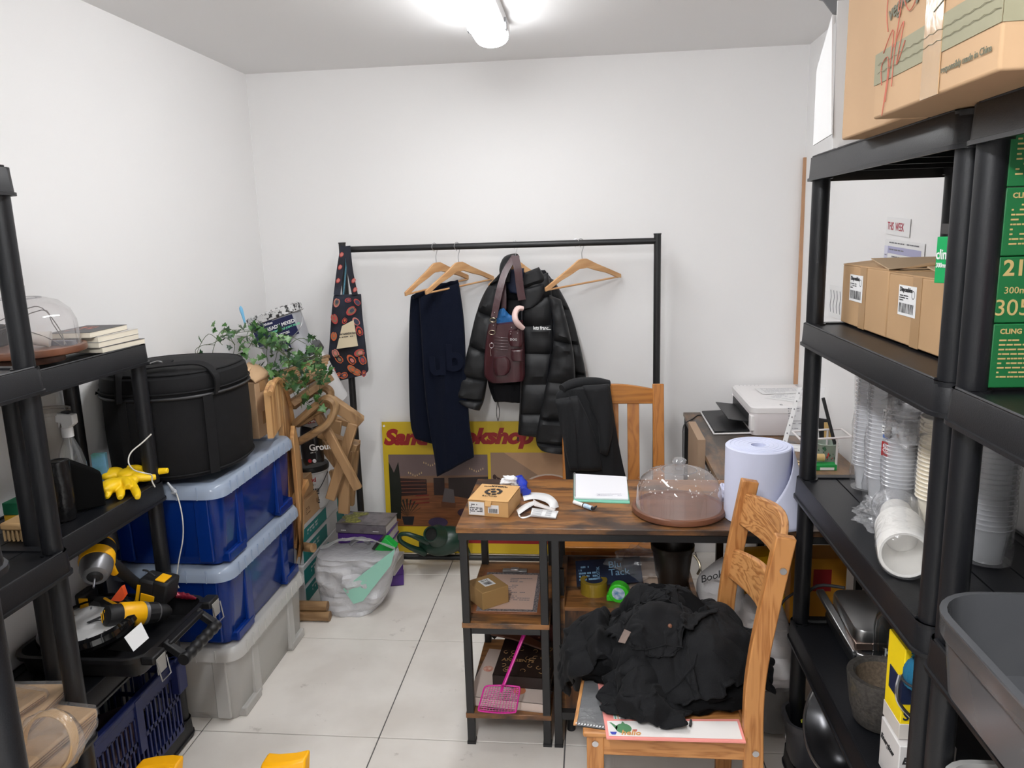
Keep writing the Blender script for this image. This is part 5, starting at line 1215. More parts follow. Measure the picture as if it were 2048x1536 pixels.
# drawer pedestal with open tray top
t = thing('drawer_unit', 'rustic brown drawer unit with an open tray top under the desk', 'drawer unit', (.11,2.46,.06))
w_, d_, h_ = .44, .34, .40
for x in (-w_/2, w_/2-.016): B().bx(x,x+.016,-d_/2,d_/2,0,h_+.03).build('side_panel', DESKM, t, bevel=.001)
B().bx(-w_/2+.016,w_/2-.016,-d_/2,-d_/2+.012,.012,h_-.012).build('drawer_front', wood('drawer_rustic', S(110,72,42), S(70,42,24), 'Z', 9, .45, 2, dark=S(40,28,22)), t)
B().bx(-w_/2+.016,w_/2-.016,-d_/2+.012,d_/2,0,.016).build('bottom', DESKM, t)
B().bx(-w_/2+.016,w_/2-.016,-d_/2,d_/2,h_-.012,h_).build('tray_floor', DESKM, t)
B().bx(-w_/2+.016,w_/2-.016,d_/2-.012,d_/2,0,h_+.03).build('back_panel', DESKM, t)
B().bx(-.07,.07,-d_/2-.008,-d_/2,h_-.04,h_-.02).build('handle', METB, t, bevel=.002)
B().bx(-w_/2-.002,-w_/2+.014,-d_/2+.02,-d_/2+.036,h_,h_+.12).build('bracket', METB, t)
for sx in (-1,1):
    for sy in (-1,1): B().cyl((sx*.19,sy*.14,-.06),(sx*.19,sy*.14,0),.014,n=14).build('caster', BLK, t)
ZD = .06+h_
b = B(); b.lathe([(.030,0),(.045,0),(.045,.045),(.030,.045),(.030,0)], (.0,2.40,ZD), 32); one(b, 'parcel_tape', mat('amber_tape', S(150,126,40), .25, coat=.5), 'amber roll of parcel tape in the drawer unit tray', 'tape')
t = thing('tape_measure', 'bright green round tape measure in the drawer unit tray', 'tape measure', (.082,2.345,ZD), R(-10))
GRN = mat('lime_plastic', S(60,200,40), .4)
B().tube([(0,-.018,.03),(0,.018,.03)], .033, 28, smooth=False).build('case', GRN, t, bevel=.004)
B().bx(-.0,.055,-.015,.015,.0,.02).build('case_foot', GRN, t, bevel=.003); B().bx(-.04,.0,-.015,.015,.0,.02).build('case_foot', GRN, t, bevel=.003)
B().bx(.045,.06,-.01,.01,.004,.03).build('belt_tab', GRN, t, bevel=.003)
B().tube([(0,-.0195,.032),(0,-.0185,.032)], .021, 24, smooth=False).build('label', mat('label_blue', S(60,130,180), .5, col2=(.8,.85,.9), vs_=60), t)
t = thing('putty_packet', 'dark navy packet reading Blu Tack leaning over the tape roll under the desk', 'packet', (.05,2.44,ZD+.055), R(4))
Mx = Matrix.Rotation(R(32),4,'X') @ Matrix.Rotation(R(-6),4,'Y')
B().box((0,0,0), (.22,.10,.008)).build('packet_body', mat('navy_packet', S(28,40,66), .4, col2=S(18,20,30), vs_=12), t, M=Mx, bevel=.001)
txt('Blu\nTack', .036, Mx @ Matrix.Translation((.0,.012,.005)), mat('steel_blue', S(120,160,190), .5), t, lh=.85); txt('BOSTIK', .015, Mx @ Matrix.Translation((-.03,-.03,.005)) @ Matrix.Rotation(PI/2,4,'Z'), mat('steel_blue', (.3,.4,.5)), t)
b = B(); lines(b, Mx @ Matrix.Translation((-.10,-.035,.0045)), .06, .06, 5, seed=2); b.build('fine_print', MATS['steel_blue'], t)
g = B(); g.bx(.09,.24,2.42,2.54,ZD,ZD+.05); one(g, 'paper_bag_pack', mat('beige_pack', S(170,150,134), .7), 'bundle of beige card sleeves inside a clear bag in the drawer unit tray', 'cards', bevel=.004)
one(crumple((.17,2.48,ZD+.065), .06, (1.9,1.25,1.0), 12, 30, 20, .4, 2.2), 'clear_bag', WRAP, 'crumpled clear plastic bag over the beige sleeves under the desk', 'bag')
t = thing('bin', 'small black brown plastic bucket standing at the right of the drawer unit tray', 'bucket', (.262,2.44,ZD))
B().lathe([(.001,0),(.048,0),(.050,.004),(.066,.14),(.071,.142),(.072,.158),(.069,.16),(.066,.156),(.047,.006),(.001,.006)], n=40).build('bucket_body', mat('black_brown_plastic', (.016,.012,.010), .35), t)
B().tube([(.07,0,.12),(.085,-.01,.10),(.088,-.02,.08),(.08,-.02,.06)], .004, 6).build('handle', MATS['old_brass'], t)
# black bag hanging at chair's left
g = garment([((1133,1318),(1160,1318)),((1136,1335),(1165,1340)),((1142,1355),(1164,1362)),((1148,1372),(1160,1374))], 2.12, .03, fold=.008, n=24, seed=3)
tag(recentre(g.build('black_pouch', mat('black_fabric', (.010,.010,.012), .85), None)), 'small black cloth pouch hanging behind the left side of the pine chair', 'pouch')

# ================================================================ pine chair (foreground)
t = thing('pine_chair', 'pine wooden chair with a curved slatted back in the foreground carrying the black hoodie', 'chair', (.19,1.89,0))
O = t.location
def pb(pts, w_, h_, name, mt, up=(0,1,0)):
    P_ = [Vector(p) for p in pts]
    if len(P_) > 2: P_, _ = spl(P_, [0]*len(P_), 5)
    b = B(); rings = []
    for i, p in enumerate(P_):
        td = (P_[min(i+1,len(P_)-1)]-P_[max(i-1,0)]).normalized(); u = Vector(up); u = (u-td*u.dot(td)).normalized(); sd = td.cross(u)
        rings.append([p+sd*a*w_/2+u*c_2*h_/2 for a, c_2 in ((-1,-1),(1,-1),(1,1),(-1,1))])
    return b.loft(rings).build(name, mt, t, world=True, bevel=.003)
YN, YFc = 1.70, 2.10
near = [(at(1507,1536,Y=YN).x,YN,.0), (at(1507,1536,Y=YN).x,YN,.30), at(1506,1420,Y=YN), at(1516,1320,Y=YN), at(1541,1200,Y=YN), at(1571,1072,Y=YN)]
off = Vector((0,YFc-YN,0))
far = [Vector(p)+off for p in near]
for P_ in (near, far):
    pb([Vector(p) for p in P_], .046, .028, 'back_post', CHAIRW)
xb = Vector(near[1]).x; xf = .0
for y_ in (YN, YFc): pb([(xf,y_,0),(xf,y_,.435)], .042, .03, 'front_leg', CHAIRW)
for y_ in (YN, YFc):
    pb([(xf,y_,.405),(xb,y_,.405)], .022, .05, 'side_rail', CHAIRX, (0,0,1)); pb([(xf,y_,.20),(xb,y_,.20)], .018, .03, 'stretcher', CHAIRX, (0,0,1))
for x in (xf, xb): pb([(x,YN,.405),(x,YFc,.405)], .022, .05, 'cross_rail', CHAIRY, (0,0,1))
B().bx(xf-.03-.19,xb-.02-.19,YN-.02-1.89,YFc+.02-1.89,.432,.447).build('seat', CHAIRX, t, bevel=.005)
tn, tf = Vector(near[-1]), Vector(far[-1])
def backslat(z_lo, z_hi, name):
    rings = []
    for k in range(13):
        u = k/12; yy = YN+.012+(YFc-YN-.024)*u; bow = .045*math.sin(PI*u)
        def xp(z):
            P_ = [Vector(p) for p in near]
            for a, c_2 in zip(P_, P_[1:]):
                if a.z <= z <= c_2.z: return a.x+(c_2.x-a.x)*(z-a.z)/(c_2.z-a.z)
            return P_[-1].x
        arch = .022*math.sin(PI*u)
        rings.append([Vector((xp(z_lo)+bow-.009,yy,z_lo)), Vector((xp(z_lo)+bow+.009,yy,z_lo)), Vector((xp(z_hi)+bow+.009,yy,z_hi+arch)), Vector((xp(z_hi)+bow-.009,yy,z_hi+arch))])
    B().loft(rings).build(name, CHAIRY, t, world=True, bevel=.003)
zt2 = tn.z
backslat(zt2-.125, zt2-.035, 'back_slat'); backslat(zt2-.285, zt2-.20, 'back_slat')
for p in (at(1566,1142,Y=YN-.015), Vector((xf,YN-.0155,.415)), Vector((xb,YN-.0155,.405))):
    B().tube([p, p-Vector((0,.004,0))], .008, 14, smooth=False).build('bolt', STEEL, t, world=True)
# papers on the seat
ZS = .447
t = thing('black_card_sleeve', 'black card in a clear plastic sleeve on the left of the pine chair seat', 'card', at(1185,1400,Z=ZS))
q = [at(1150,1452,Z=ZS), at(1222,1462,Z=ZS), at(1222,1340,Z=ZS), at(1172,1330,Z=ZS)]
B().prism(q, (0,0,.002)).build('card', mat('black_card', (.018,.02,.022), .35), t, world=True)
B().prism([p+Vector((0,0,.003)) for p in q], (0,0,.0004)).build('sleeve', WRAP, t, world=True)
B().bar(q[0]+Vector((0,0,.003)), q[3]+Vector((0,0,.003)), .008, .004).build('wooden_edge', CHAIRY, t, world=True)
b = B()
for k in range(12):
    p = q[0].lerp(q[1], k/12)+Vector((0,.002,.004)); b.add([p, p+Vector((.005,.001,.001)), p+Vector((.003,.004,.003))], [(0,1,2)])
b.build('painted_glints', WINK, t, world=True)  # matt white slivers, glints of the plastic sleeve painted along its edge
t = thing('planner_sheet', 'pink bordered planner sheets with green stripe under the hello notepad on the chair', 'paper', at(1230,1400,Z=ZS+.004))
PK = mat('salmon_print', S(236,150,142), .7)
q = [at(1209,1450,Z=ZS+.004), at(1330,1452,Z=ZS+.004), at(1300,1338,Z=ZS+.004), at(1190,1334,Z=ZS+.004)]
B().prism(q, (0,0,.0015)).build('sheet', PAPER, t, world=True)
def strip(u0, u1, mt, dz): B().prism([q[0].lerp(q[1],u0), q[0].lerp(q[1],u1), q[3].lerp(q[2],u1), q[3].lerp(q[2],u0)], (0,0,.0015+dz)).build('stripe', mt, t, world=True)
strip(0,.17,PK,.0003); strip(.19,.21,mat('sage_print', S(110,170,150), .7),.0004); strip(.24,.255,mat('ochre_print', S(206,150,90), .7),.0004)
t = thing('hello_notepad', 'white notepad with pink border and a green teapot reading hello on the chair', 'notepad', at(1350,1470,Z=ZS+.007))
q = [at(1213,1476,Z=ZS+.008), at(1492,1484,Z=ZS+.008), at(1478,1438,Z=ZS+.008), at(1208,1438,Z=ZS+.008)]
B().prism([p-Vector((0,0,.004)) for p in q], (0,0,.004)).build('pad', PK, t, world=True)
def inn(u, v, z=.0006): return q[0].lerp(q[1],u).lerp(q[3].lerp(q[2],u),v)+Vector((0,0,z))
B().prism([inn(.02,.10), inn(.98,.10), inn(.98,.88), inn(.02,.88)], (0,0,.0004)).build('page', mat('pad_page', (.78,.75,.73), .7), t, world=True)
def pf(x, y_): return inn(.03+.2*x, .15+.7*y_, .0014)
TG = mat('teapot_green', S(78,130,88), .6); b = B()
b.add([pf(.52+.30*math.cos(a), .48+.36*math.sin(a)) for a in [2*PI*k/18 for k in range(18)]], [tuple(range(18))])
b.add([pf(.26,.35), pf(.08,.82), pf(.02,.90), pf(.10,.92), pf(.18,.80), pf(.32,.60)], [(0,1,2,3,4,5)]); b.add([pf(.46,.84), pf(.52,1.0), pf(.60,.84)], [(0,1,2)])
b.build('teapot_drawing', TG, t, world=True, smooth=False)
b = B(); b.add([pf(.0,.22), pf(.06,.02), pf(.20,.02), pf(.26,.22)], [(0,1,2,3)]); b.build('blue_cup_drawing', mat('cup_blue', S(60,70,170), .6), t, world=True, smooth=False)
b = B(); b.add([pf(.84,.42), pf(.88,.26), pf(.98,.26), pf(1.02,.42)], [(0,1,2,3)]); b.build('pink_cup_drawing', mat('cup_red', S(190,90,90), .6), t, world=True, smooth=False)
Mh = fr(pf(.40,.02)+Vector((0,0,.0004)), q[1]-q[0], q[3]-q[0]); txt('hello', .024, Mh, mat('ochre_print', S(206,150,90)), t, world=True, shear=.2, bold=.0005)

# ---- black hoodie heaped on the chair
HOOD = mat('black_jersey', (.0065,.0068,.008), .8, bump=.5, bs=500, sheen=.02, spec=.2)
HOODI = mat('black_jersey_inside', (.004,.004,.0045), .9, spec=.1)
t = thing('black_hoodie', 'black hooded sweatshirt heaped in folds on the seat of the pine chair', 'hoodie', (.19,1.90,ZS+.008))
def lump(b, c, s, seed, amp=.16, fq=2.2):
    b.sphere(c, 1, 30, 20, s[0], s[1], s[2], lambda d: 1+amp*N3(d.x*fq+seed, d.y*fq, d.z*fq)+amp*.6*(1-abs(N3(d.x*fq*1.7+seed*2, d.y*fq*1.7+3, d.z*fq*1.7))*3.2)*.5)
b = B()
lump(b, (.22,1.94,.50), (.15,.15,.085), 1); lump(b, (.19,2.04,.56), (.11,.06,.095), 2); lump(b, (.13,1.92,.54), (.08,.08,.075), 3, .3)
lump(b, (.31,1.90,.53), (.08,.11,.085), 4, .3); lump(b, (.33,1.99,.53), (.07,.08,.085), 5); lump(b, (.27,1.81,.48), (.12,.06,.04), 6, .3)
b.tube([(.10,1.99,.56),(.17,2.04,.62),(.26,2.03,.61),(.31,1.96,.58)], [.03,.035,.035,.03], 14)
seat = B().bx(-.03,.41,1.66,2.12,.40,.453)
def sheetmesh(cx, cy, sx, sy, z0, n, k1, k2, ph, amp=.05):
    V, Fc = [], []
    for j in range(n+1):
        for i in range(n+1):
            u, v = i/n*2-1, j/n*2-1
            V.append((cx+u*sx+.02*N3(u*3,v*3), cy+v*sy+.02*N3(u*3,v*3,3), z0+.02*math.sin(u*17+3*N3(u*2,v*2))+amp*N3(u*4,v*4,ph)))
    for j in range(n):
        for i in range(n):
            u, v = (i+.5)/n*2-1, (j+.5)/n*2-1; a = math.atan2(v,u)
            if math.hypot(u,v) < .88+k1*math.sin(3*a+ph)+k2*math.sin(5*a+ph*2): Fc.append((j*(n+1)+i, j*(n+1)+i+1, (j+1)*(n+1)+i+1, (j+1)*(n+1)+i))
    used = sorted({i for q in Fc for i in q}); mp_ = {k: i for i, k in enumerate(used)}
    return [V[k] for k in used], [tuple(mp_[i] for i in q) for q in Fc]
V, Fc = sheetmesh(.230, 1.905, .30, .255, .70, 76, .05, .03, 1.0)
out = drape(V, Fc, [(b.v, b.f), (seat.v, seat.f)], 34, bend=.04, shrink=-.22)
core = B(); core.v = b.v; core.f = b.f; core.build('inner_folds', HOODI, t, world=True)
body_ = B(); body_.add(out, Fc); o = body_.build('draped_body', HOOD, t, world=True, solid=.005, ang=180, sub=1)
# a second smaller fold of cloth on top: the hood, thrown over a ring
b2 = B(); b2.add(out, Fc)
ring = B(); lump(ring, (.17,1.93,.585), (.09,.06,.05), 11, .3); ring.tube([(.09,1.86,.585),(.16,1.82,.565),(.25,1.84,.575),(.28,1.92,.60),(.22,1.99,.63),(.12,1.98,.62),(.09,1.86,.585)], .022, 12)
V, Fc2 = sheetmesh(.18, 1.92, .15, .13, .72, 44, .06, .04, 2.2, .03)
out2 = drape(V, Fc2, [(b2.v, b2.f), (ring.v, ring.f)], 26, bend=.05, shrink=-.2)
hd = B(); hd.add(out2, Fc2); hd.build('hood', HOOD, t, world=True, solid=.005, ang=180, sub=1)
def remeshed(b, nm, dis=.02):
    o = b.build(nm, HOOD, t, world=True)
    q = o.modifiers.new('remesh','REMESH'); q.mode = 'VOXEL'; q.voxel_size = .005; q.use_smooth_shade = True
    tx_ = bpy.data.textures.new('folds','CLOUDS'); tx_.noise_scale = .045; tx_.noise_depth = 1
    q = o.modifiers.new('folds','DISPLACE'); q.texture = tx_; q.strength = dis; q.texture_coords = 'LOCAL'
    q = o.modifiers.new('smooth','SMOOTH'); q.factor = .5; q.iterations = 3
    return o
def lobe(nm, cx, cy, sx, sy, cols, ph, frames=24, extra=None):
    c_b = B()
    for cc, ss in cols: lump(c_b, cc, ss, ph*3, .25)
    V, F2 = sheetmesh(cx, cy, sx, sy, .70, 40, .05, .03, ph, .03)
    o2_ = drape(V, F2, [(c_b.v, c_b.f), (seat.v, seat.f)] + ([(b2.v, b2.f)] if extra else []), frames, bend=.05, shrink=-.22)
    q_ = B(); q_.add(o2_, F2); q_.build(nm, HOOD, t, world=True, solid=.005, ang=180, sub=1); c_b.build('inner_folds', HOODI, t, world=True)
    return o2_, F2
lobe('sleeve', .015, 1.955, .135, .13, [((.0,1.99,.52),(.065,.05,.05)), ((.02,1.91,.49),(.07,.05,.045)), ((-.035,1.94,.495),(.04,.055,.045)), ((.09,1.96,.52),(.06,.06,.06))], 3.1)
lobe('sleeve_cuff', .118, 1.785, .085, .115, [((.115,1.83,.50),(.05,.05,.05)), ((.115,1.765,.485),(.045,.05,.03)), ((.14,1.735,.475),(.035,.03,.022))], 5.2)
lobe('hanging_hem', .40, 1.955, .075, .11, [((.39,1.97,.50),(.05,.07,.06)), ((.43,1.95,.43),(.02,.05,.06))], 6.3)
from mathutils.bvhtree import BVHTree
allv = out + out2; allf = list(Fc) + [tuple(i+len(out) for i in q) for q in Fc2]
bvh = BVHTree.FromPolygons(allv, allf)
def onto(px_, py_, dz=.004):                         # the point of the draped cloth seen there
    d = (at(px_, py_, Y=1.9)-EYE).normalized(); h_ = bvh.ray_cast(EYE, d)
    return (h_[0]-d*dz) if h_[0] else at(px_, py_, Y=1.86)
def rimline(pts, nm, r_=.0035):
    L_ = []
    for (a, c_2) in zip(pts, pts[1:]):
        for k in range(5): L_.append(onto(a[0]+(c_2[0]-a[0])*k/5, a[1]+(c_2[1]-a[1])*k/5, .002))
    B().tube(L_, r_, 6, sub=2).build(nm, HOOD, t, world=True)
rimline([(1245,1330),(1262,1372),(1290,1394),(1325,1392),(1358,1368),(1388,1330),(1396,1300)], 'hood_edge')
rimline([(1425,1300),(1455,1325),(1485,1352)], 'side_seam', .002)
rimline([(1290,1300),(1330,1290),(1375,1296)], 'neck_seam', .002)
B().prism([onto(1236,1284,.008), onto(1250,1287,.008), onto(1262,1264,.008), onto(1249,1258,.008)], (0,-.002,.001)).build('cloth_label', mat('taupe_label', S(120,104,96), .7), t, world=True)
B().tube([at(1382,1440,Y=1.72), at(1380,1452,Y=1.70)], .003, 6).build('zip_puller', INK, t, world=True)
B().sphere(onto(1340,1252), .006, 8, 6).build('brand_tab', mat('rust_thread', S(120,80,60), .7), t, world=True)

# ================================================================ honey oak chair behind the desk with trousers
t = thing('oak_chair', 'honey coloured wooden chair behind the desk with black trousers over its back', 'chair', (.06,3.0,0))
YB2 = 3.12
xr_, zr_ = at(1316,770,Y=YB2).x, at(1316,770,Y=YB2).z
xl_ = xr_-.37
for x in (xl_, xr_):
    B().bar((x,YB2-.10,0),(x,YB2-.10,.45),.035,.035,(0,1,0)).build('back_leg', OAK, t, world=True, bevel=.003)
    B().bar((x,YB2-.10,.45),(x,YB2,zr_+.005),.045,.03,(0,1,0)).build('back_post', OAK, t, world=True, bevel=.003)
    B().bar((x,2.80,0),(x,2.80,.44),.035,.035,(0,1,0)).build('front_leg', OAK, t, world=True, bevel=.003)
b = B(); rings = []
for k in range(17):
    u = k/16; x = xl_+.02+(xr_-xl_-.04)*u; ar = .022*math.sin(PI*u)
    rings.append([Vector((x,YB2-.016,zr_-.075)), Vector((x,YB2+.008,zr_-.075)), Vector((x,YB2+.012,zr_-.016+ar)), Vector((x,YB2-.012,zr_-.016+ar))])
b.loft(rings).build('top_rail', OAKX, t, world=True, bevel=.003)
B().bar((xl_,YB2-.09,.50),(xr_,YB2-.09,.50),.02,.05).build('lower_rail', OAKX, t, world=True)
for k in range(4):
    x = xl_+.37*(k+.7)/4.4+ (at(1266,850,Y=YB2).x-(xl_+.37*(3.7)/4.4))
    B().bar((x,YB2-.085,.52),(x,YB2-.004,zr_-.07),.048,.012,(0,1,0)).build('back_slat', OAK, t, world=True, bevel=.002)
B().bx(xl_-.02,xr_+.02,2.78,YB2-.08,.435,.455).build('seat', OAKX, t, world=True, bevel=.004)
for a in ((xl_,xr_,2.80,2.82),(xl_,xl_+.02,2.8,YB2-.1),(xr_-.02,xr_,2.8,YB2-.1)): B().bx(a[0],a[1],a[2],a[3],.38,.435).build('apron', OAKX, t, world=True)
TR = mat('black_trouser_cloth', (.013,.0135,.015), .8, bump=.3, bs=600, sheen=.03, spec=.25)
t = thing('black_trousers', 'black jogging trousers draped over the back of the honey oak chair', 'trousers', at(1180,950,Y=3.0))
garment([((1122,778),(1219,768)),((1112,792),(1222,785)),((1118,830),(1228,830)),((1126,880),(1236,880)),((1130,930),(1246,930)),((1132,962),(1254,962))], 3.04, .035, fold=.016, ff=20, vf=1.2, n=56, seed=4).build('leg_panel', TR, t, world=True)
garment([((1110,800),(1155,792)),((1118,840),(1178,840)),((1128,890),(1196,890)),((1140,940),(1205,940))], 3.0, .03, fold=.018, ff=22, vf=1.5, n=40, seed=14).build('trouser_leg', TR, t, world=True)
garment([((1165,772),(1216,768)),((1180,810),(1224,810)),((1195,850),(1226,860)),((1200,905),(1215,910))], 3.0, .02, fold=.014, ff=26, vf=1.5, n=32, seed=24).build('pocket_fold', TR, t, world=True)
B().tube([at(1124,778,Y=3.02), at(1150,768,Y=3.06), at(1190,766,Y=3.10), at(1218,769,Y=3.12)], [.018,.024,.024,.018], 12).build('waistband', TR, t, world=True)
B().tube([at(1137,785,Y=2.99), at(1150,850,Y=2.965), at(1155,940,Y=2.965)], .0018, 5).build('seam', TR, t, world=True)

# ================================================================ cloth bags on the floor to the right of the chair
CT = mat('white_tote_cloth', (.52,.50,.50), .9, bump=.5, bs=200)
t = thing('white_tote', 'white cloth tote bag with black handwriting print slumped beside the drawer unit', 'bag', at(1430,1290,Y=2.45))
garment([((1448,1118),(1474,1130)),((1420,1135),(1482,1150)),((1396,1160),(1488,1190)),((1394,1200),(1490,1240)),((1398,1260),(1490,1290)),((1405,1300),(1485,1320))], 2.42, .06, fold=.02, ff=12, vf=7, n=44, seed=9, rip=.015).build('bag_body', CT, t, world=True)
txt('Bookshop', .034, fr(at(1402,1166,Y=2.335),(1,0,.35),(-.3,0,1)), INK, t, world=True, shear=.3)
YP = mat('yellow_plastic', S(232,176,8), .35, bump=.3, bs=30)
t = thing('yellow_bag', 'yellow plastic bag with a red corner behind the pine chair back', 'bag', at(1510,1240,Y=2.55))
garment([((1478,1100),(1548,1095)),((1462,1120),(1560,1120)),((1470,1160),(1565,1160)),((1480,1210),(1568,1210)),((1486,1240),(1560,1240))], 2.55, .05, fold=.02, ff=14, vf=8, n=40, seed=19, rip=.012).build('bag_body', YP, t, world=True)
garment([((1456,1110),(1474,1112)),((1452,1118),(1486,1126)),((1470,1128),(1490,1132))], 2.47, .012, n=20).build('red_corner', RED, t, world=True)
t = thing('yellow_carton', 'yellow parcel carton with a red printed patch standing behind the shelving post', 'box', (at(1620,1200,Y=2.62).x,2.62,.10))
B().bx(-.085,.10,-.06,.06,0,.42).build('carton_body', mat('parcel_yellow', S(190,128,20), .6), t, bevel=.002)
B().bx(-.01,.05,-.0612,-.06,.30,.38).build('red_patch', RED, t)
g = garment([((1480,1195),(1560,1200)),((1476,1240),(1575,1245)),((1480,1300),(1582,1300)),((1490,1350),(1582,1340)),((1500,1372),(1575,1365))], 2.38, .08, fold=.02, ff=10, vf=9, n=44, seed=29, rip=.02)
tag(recentre(g.build('white_bundle', CT, None)), 'bundle of white cloth bags piled on the floor behind the pine chair', 'cloth')
g = garment([((1500,1360),(1580,1352)),((1495,1400),(1590,1400)),((1505,1440),(1590,1440)),((1520,1450),(1580,1448))], 2.36, .06, fold=.02, ff=10, vf=9, n=40, seed=39)
tag(recentre(g.build('grey_sack', mat('grey_sack', (.16,.155,.15), .85, bump=.4, bs=100), None)), 'flattened grey sack on the floor under the pile of white cloth bags', 'sack')
one(B().tube([at(1618,1170,Y=2.4), at(1590,1185,Y=2.4), at(1565,1205,Y=2.4), at(1560,1235,Y=2.4), at(1585,1252,Y=2.4)], .004, 6), 'looped_cable', INK, 'black cable looping beside the shelving post behind the pine chair', 'cable')

# ================================================================ RIGHT UNIT, top shelf: big cartons
ZT = 1.823
t = thing('large_carton', 'large plain pale cardboard carton on top of the right shelving, behind the printed one', 'box', (.742,1.62,ZT))
B().bx(-.205,.205,-.16,.16,0,.36).build('carton_body', CARD2, t, bevel=.004)
t = thing('large_carton', 'large printed cardboard carton with a green band and red scrawl on the shelving top', 'box', (.70,1.235,ZT))
B().bx(-.212,.212,-.205,.215,0,.40).build('carton_body', CARD2, t, bevel=.004)
GB = mat('band_green_grey', S(150,146,120), .7, var=.06)
XF = -.2125
B().bx(XF-.001,XF,-.205,.215,.055,.105).build('printed_band', GB, t); B().bx(-.212,.212,-.2062,-.2052,.055,.105).build('printed_band', GB, t)
B().bx(XF-.0018,XF-.0006,-.045,.015,0,.40).build('tape_strip', mat('shiny_tape', S(190,156,116), .15, coat=.8, bump=.4, bs=30), t)
Fx = fr((XF-.0015,.205,0),(0,-1,0),(0,0,1))          # frame on the -X face, x runs towards the camera
b = B()
for k in range(2): b.tube([Fx @ Vector((.01+.40*i/30, .072+.014*k+.0012*((i%2)*2-1), .001)) for i in range(31)], .0005, 4, smooth=False)
b.build('band_line', mat('band_line', S(136,132,108), .7), t)['kind'] = 'stuff'
INKG = mat('printed_grey_green', S(110,110,92), .7)
txt('responsibly made in China', .013, Fx @ Matrix.Translation((.255,.026,0)), INKG, t)
txt('vegware', .034, Fx @ Matrix.Translation((.045,.145,0)) @ Matrix.Rotation(R(8),4,'Z'), INKG, t, bold=.0006)
for (x, y_, s) in ((.155,.165,.016),(.10,.235,.014),(.12,.31,.014)):
    b = B(); b.add([Fx @ Vector((x+s*math.cos(a)*.6*(1 if math.sin(a)>0 else .9), y_+s*1.4*math.sin(a), .0005)) for a in [2*PI*k/12 for k in range(12)]], [tuple(range(12))]); b.build('leaf_emblem', INKG, t, smooth=False)
b = B(); lines(b, Fx @ Matrix.Translation((.11,.225,0)), .05, .05, 7, .3, seed=4); lines(b, Fx @ Matrix.Translation((.11,.30,0)), .05, .05, 7, .3, seed=5); b.build('fine_print', INKG, t)
b = B(); bars(b, Fx @ Matrix.Translation((.31,.20,0)) , .06, .10, 14, 5); b.build('barcode', INKG, t)
b = B(); scribble(b, Fx, [(.22,.115),(.30,.135),(.395,.15),(.395,.30)], .0012); b.build('printed_outline', INKG, t)
REDM = mat('red_marker', S(190,110,92), .6)
for k, pts in enumerate(([(.06,.24),(.04,.20),(.035,.16),(.045,.13)],[(.075,.26),(.065,.22),(.085,.17),(.09,.24),(.075,.26)],[(.09,.30),(.092,.22),(.085,.15)],[(.10,.17),(.13,.14),(.16,.16),(.18,.21)],[(.12,.28),(.16,.31),(.19,.34)],
       [(.03,.05),(.025,.08),(.05,.09),(.055,.06),(.04,.0)],[(.03,.10),(.07,.125),(.05,.02)],[(.075,.10),(.11,.13),(.09,.07),(.12,.10)],[(.10,.17),(.08,.10),(.075,.04)])):
    b = B(); scribble(b, Fx, pts, .0009); b.build('marker_stroke', REDM, t)
# end of the top shelf: files, tray, orange bag
t = thing('document_folder', 'white document folders standing at the far end of the right top shelf', 'folder', (.712,2.03,ZT))
for k, (y_, h_, mt) in enumerate(((-.06,.33,PAPER),(-.03,.30,mat('lilac_sheet', S(206,200,222), .7)),(.02,.27,PAPER),(.06,.22,mat('beige_card', S(196,176,156), .7)))):
    B().box((-.01+.01*k,y_,h_/2), (.26-.02*k,.004,h_), rx=.05*(k-1)).build('folder_sheet', mt, t)
B().prism([(-.15,-.09,.03),(-.15,.06,.02),(-.15,.06,.20),(-.15,-.05,.30)], (.003,0,0)).build('folder_sheet', PAPER, t)
t = thing('packet', 'crinkled clear packet with coloured print at the far end of the right top shelf', 'packet', (.665,2.09,ZT))
b = B(); b.sphere((0,0,.085), .08, 18, 12, .5, .9, 1.05, lambda d: 1+.2*N3(d.x*2,d.y*2,d.z*2)); b.build('wrapper', WRAP, t)
B().box((-.015,0,.10), (.03,.09,.14)).build('printed_card', mat('printed_card', S(210,190,196), .5, col2=S(180,120,90), vs_=20), t)
one(crumple((.70,1.87,ZT+.012), .05, (1.6,1.2,.22), 5, 24, 12, .5, 2.5), 'clear_packet', WRAP, 'flattened clear plastic packet under the plain carton edge', 'packet')
t = thing('black_tray', 'dark grey plastic tray balanced on the folders at the right top', 'tray', (.76,2.0,ZT+.335))
B().rr([(-.06,.0),(-.03,.0),(-.005,.035),(.006,.04),(.006,.045),(-.006,.045),(-.035,.008),(-.06,.008)], .38,.32,.05,n=5).build('tray_shell', mat('grey_tray', (.05,.052,.058), .35), t)
B().bx(-.13,.13,-.10,.10,.0,.006).build('tray_base', MATS['grey_tray'], t)
b = crumple((.655,2.02,ZT+.44), .09, (1.0,1.2,.75), 3, 30, 20, .35, 2.0)
tag(recentre(b.build('orange_bag', mat('orange_film', S(206,110,24), .3, bump=.8, bs=30), None)), 'crumpled orange bag spilling over the dark tray at the right top', 'bag')
